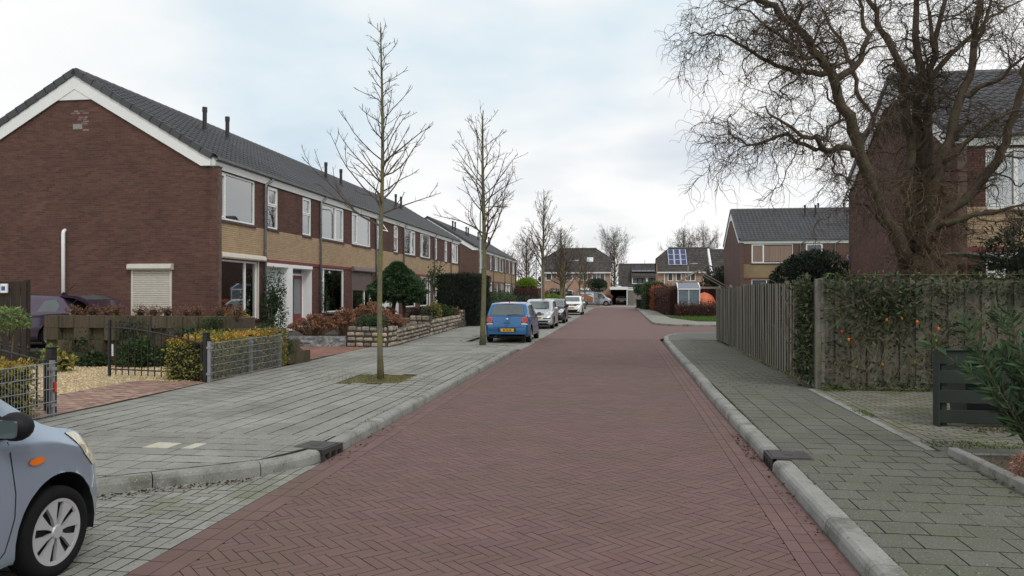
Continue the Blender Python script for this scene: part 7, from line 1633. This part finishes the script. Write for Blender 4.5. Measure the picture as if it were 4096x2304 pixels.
def on_roof(o, xa, xb, f0, f1, ze, zr, e, depth, m, name, nx=1, ny=1, lift=.10, gap=.04, frame=None):
    for i in range(nx):
        for j in range(ny):
            a, b = xa+(xb-xa)*i/nx+gap/2, xa+(xb-xa)*(i+1)/nx-gap/2; y0, z0 = roof_pt(0, depth, ze, zr, e, f0+(f1-f0)*j/ny); y1, z1 = roof_pt(0, depth, ze, zr, e, f0+(f1-f0)*(j+1)/ny); dy, dz = y1-y0, z1-z0; l = math.hypot(dy, dz); ny_, nz_ = -dz/l*lift, dy/l*lift; g = gap/2/l
            y0, z0, y1, z1 = y0+dy*g, z0+dz*g, y1-dy*g, z1-dz*g
            p = part(name, MB().add([(a, y0, z0-.02), (b, y0, z0-.02), (b, y1, z1-.02), (a, y1, z1-.02), (a, y0+ny_, z0+nz_), (b, y0+ny_, z0+nz_), (b, y1+ny_, z1+nz_), (a, y1+ny_, z1+nz_)], [(3, 2, 1, 0), (4, 5, 6, 7), (0, 1, 5, 4), (1, 2, 6, 5), (2, 3, 7, 6), (3, 0, 4, 7)]), m, o)
            if frame: part('panel_frame', MB().add([(a-.085, y0+ny_*.6-dy*g*.8, z0+nz_*.6-dz*g*.8), (b+.085, y0+ny_*.6-dy*g*.8, z0+nz_*.6-dz*g*.8), (b+.085, y1+ny_*.6+dy*g*.8, z1+nz_*.6+dz*g*.8), (a-.085, y1+ny_*.6+dy*g*.8, z1+nz_*.6+dz*g*.8)], [(0, 1, 2, 3)]), frame, p)
YA = 115.
W_A = [(2183, 2207, 1092, 1122, 1), (2265, 2290, 1092, 1122, 1), (2315, 2350, 1092, 1122, 2), (2368, 2388, 1092, 1122, 1), (2399, 2420, 1092, 1122, 1), (2271, 2291, 1161, 1192, 1), (2322, 2332, 1163, 1192, 1), (2340, 2374, 1163, 1192, 3), (2380, 2406, 1160, 1195, 2), (2195, 2225, 1163, 1192, 2)]
o, xm, ze, zr, W, e, dp = far_house('broad pinkish brick house with half-hipped dark tile roof at the street end', YA, 2172, 2440, 1087, 994, 2.2, 9., W_A)
on_roof(o, xat(2347, YA)-xm, xat(2369, YA)-xm, .42, .60, ze, zr, e, dp, m_lens, 'skylight', frame=m_white); on_roof(o, -W+.4, -.2, .10, .62, ze, zr, e, dp, mat('black_panel', (.035, .037, .042), .35), 'roof_panel', 3, 2)
part('porch_canopy', MB().box(xat(2318, YA)-xm, xat(2412, YA)-xm, -.9, 0, zat(1160, YA)-.0, zat(1152, YA)), m_white, o)
# carport
x0, x1 = xat(2441, YA), xat(2510, YA-3); cp = thing('carport', 'flat roofed open carport with white fascia holding a black car', 'carport', ((x0+x1)/2, 113, 0)); hw_ = (x1-x0)/2; zt = zat(1147, 112, 2475)
part('roof_slab', MB().box(-hw_, hw_, 0, 7, zt-.42, zt-.05), m_tile, cp); part('fascia', MB().box(-hw_-.05, hw_+.05, -.08, .0, zt-.42, zt), m_white, cp); part('rear_wall', MB().box(-hw_, hw_, 6.8, 7, 0, zt-.42), m_dark, cp); part('post', MB().box(hw_-.12, hw_, 0, .12, 0, zt-.42), m_white, cp); part('side_wall', MB().box(hw_-.10, hw_, .15, 6.8, 0, zt-.42), m_wooddk, cp); part('dome_light', MB().blob((0, 2, zt-.05), (.5, .5, .22), 12, 0), m_lens, cp, smooth=True)
gt = thing('wooden_gate', 'plain wooden garden gate right of the carport', 'gate', (xat(2520, 113), 113, 0)); gw = xat(2530, 113)-xat(2510, 113)
for k in range(7): part('plank', MB().box(-gw/2+gw*k/7, -gw/2+gw*(k+1)/7-.01, 0, .03, .05, zat(1171, 113)), m_wood, gt)
part('lintel', MB().box(-gw/2, gw*.8, -.05, .05, zat(1152, 113)-.35, zat(1152, 113)-.1), m_fascia, gt); part('gate_post', MB().box(gw/2, gw/2+.12, -.05, .08, 0, zat(1152, 113)-.36), m_wood, gt)
# dormer house
YB = 128.; o, xm, ze, zr, W, e, dp = far_house('low dark roofed house with white dormer and black solar panel strip', YB, 2478, 2660, 1147, 1056, 0, 8., [], wall=mat('render_grey', (.25, .22, .20), .9))
xa, xb = xat(2528, YB)-xm, xat(2650, YB)-xm; z0, z1 = zat(1133, YB), zat(1112, YB); y0 = .3; dm = part('dormer', MB().box(xa, xb, y0, y0+4, z0-.35, z0).box(xa, xb, y0, y0+4, z1, z1+.12).box(xa, xa+.15, y0, y0+4, z0, z1).box(xb-.15, xb, y0, y0+4, z0, z1).box(xa+(xb-xa)*.46, xa+(xb-xa)*.52, y0, y0+4, z0, z1), m_white, o)
n = 6
for i in range(n): a = xa+.15+(xb-xa-.3)*i/n; part('pane', MB().box(a+.06, a+(xb-xa-.3)/n-.06, y0+.12, y0+.16, z0+.06, z1-.06), m_glassfar, dm)
part('dormer_roof', MB().add([(xa-.1, y0-.3, z1+.10), (xb+.1, y0-.3, z1+.10), (xb+.1, 3.6, zr-.6), (xa-.1, 3.6, zr-.6), (xa-.1, y0-.3, z1+.25), (xb+.1, y0-.3, z1+.25), (xb+.1, 3.6, zr-.45), (xa-.1, 3.6, zr-.45)], [(3, 2, 1, 0), (4, 5, 6, 7), (0, 1, 5, 4), (1, 2, 6, 5), (2, 3, 7, 6), (3, 0, 4, 7)]), m_tilef, dm)
yq0, zq0, yq1, zq1 = 1.1, z1+.98, 2.9, zr-.95
for i in range(6): a, b = xa+(xb-xa)*i/6, xa+(xb-xa)*(i+1)/6-.04; part('solar_panel', MB().add([(a, yq0, zq0), (b, yq0, zq0), (b, yq1, zq1), (a, yq1, zq1), (a, yq0-.05, zq0+.1), (b, yq0-.05, zq0+.1), (b, yq1-.05, zq1+.1), (a, yq1-.05, zq1+.1)], [(3, 2, 1, 0), (4, 5, 6, 7), (0, 1, 5, 4), (1, 2, 6, 5), (2, 3, 7, 6), (3, 0, 4, 7)]), mat('black_solar', (.018, .024, .038), .2, spec=.7), o)
# solar panel house
YC = 111.; W_C = [(2671, 2692, 1091, 1124, 1), (2704, 2726, 1091, 1124, 1), (2742, 2782, 1091, 1124, 2), (2812, 2828, 1091, 1124, 1)]
o, xm, ze, zr, W, e, dp = far_house('pinkish brick house with nine blue solar panels on its roof', YC, 2634, 2900, 1085, 991, 1.7, 8.6, W_C)
on_roof(o, xat(2676, YC)-xm, xat(2752, YC)-xm, .28, .92, ze, zr, e, dp, m_pv, 'solar_panel', 3, 3, gap=.20, frame=mat('panel_frame_pale', (.6, .62, .64), .4)); part('chimney_pipe', MB().tube([(xat(2884, YC)-xm, dp/2, zr-.1), (xat(2884, YC)-xm, dp/2, zr+.75)], .12, 10), m_galv, o); part('downpipe', MB().tube([(xat(2657, YC)-xm, -.06, 0), (xat(2657, YC)-xm, -.06, ze-.2)], .06, 8), m_white, o)
# house with white gable trim
YD = 92.; xg = xat(2846, YD); o = thing('detached_house', 'dark roofed house with white trimmed gable left of the curtained house', 'house', (xg, YD, 0)); zp, zE = zat(994, YD+3, 2864), zat(1100, YD, 2846)
part('wall', MB().box(.15, 9, .1, 8, 0, zE+.3), m_bfarx, o); part('roof', MB().ext([(-.1, zE), (4, zp), (8.2, zE), (8.2, zE-.15), (4, zp-.18), (-.1, zE-.15)], 'X', .25, 10), m_tilef, o); part('gable', MB().ext([(.2, zE-.1), (7.8, zE-.1), (4, zp-.25)], 'X', .16, .3), m_bfar, o); part('barge_board', MB().ext([(-.12, zE+.02), (4, zp+.04), (4, zp-.55), (.3, zE-.45)], 'X', -.02, .2), m_white, o)
# end-of-street plants
bush('pine', 'round dark pine crown on bare forked stems in front of the hipped-roof house', (xat(2390, 103), 103, 3.0), (1.35, 1.2, .85), G_pine, 3600, .16, 'tree', base=.0, amp=.2, core=.65, stems=6)
bush('potted_tree', 'small round clipped tree in a tall pot beside the wooden gate', (xat(2556, 106), 106, 2.3), (.75, .75, .8), G_con, 1600, .14, 'tree', base=.0, amp=.1, core=.7, stems=1); hedge('beech_hedge', 'red brown beech hedge behind the nose of the van', (xat(2415, 111), xat(2446, 111), 110.2, 111.2, .0, 1.45), B_beech, 900, .16, core_m=m_corebr)
bush('shrub', 'dark evergreen shrubs left of the hipped-roof house', (xat(2120, 100), 100, 1.2), (1.6, 1.0, 1.3), G_rho, 2000, .2, base=0); bush('shrub', 'broad dark shrub in front of the hipped-roof house', (xat(2230, 104), 104, 1.1), (2.2, 1.0, 1.2), G_rho, 2200, .2, base=0); bush('shrub', 'mixed brown green shrub beside the street end lamp', (xat(2165, 101), 101, 1.0), (1.2, .8, 1.1), B_hth, 1200, .2, base=0)
# far tree line so that the horizon is never bare
def treeline(x0, x1, y, n):
    o = MB(); rq = random.Random(77)
    for k in range(n):
        x = rq.uniform(x0, x1); h = rq.uniform(5, 10); o.tube([(x, y+rq.uniform(-4, 4), 0), (x+rq.gauss(0, .4), y, h)], [.18, .04], 5, cap=False)
        for j in range(9): z = rq.uniform(h*.3, h*.95); a = rq.uniform(0, 6.28); l = rq.uniform(1, 2.6); o.tube([(x, y, z), (x+l*math.cos(a)*.7, y+l*math.sin(a)*.7, z+l*.7)], [.05, .015], 3, cap=False)
    return o
solo('distant_wood', treeline(-120, 120, 190, 260), m_twig, 'distant bare wood on the horizon', 'wood', kind='stuff'); D_ = rng.uniform(0, 1, (26000, 3)); Pd = np.stack([-130+260*D_[:, 0], 186+10*D_[:, 1], .2+5.2*D_[:, 2]**1.6*(1+.25*np.sin(D_[:, 0]*60))], 1)
tag(link('distant_thicket', leaf_mesh('distant_thicket', Pd, .9, leafmat('thicket', (.075, .062, .045)), aspect=.7)), 'distant brown thicket under the bare wood', 'thicket', kind='stuff')
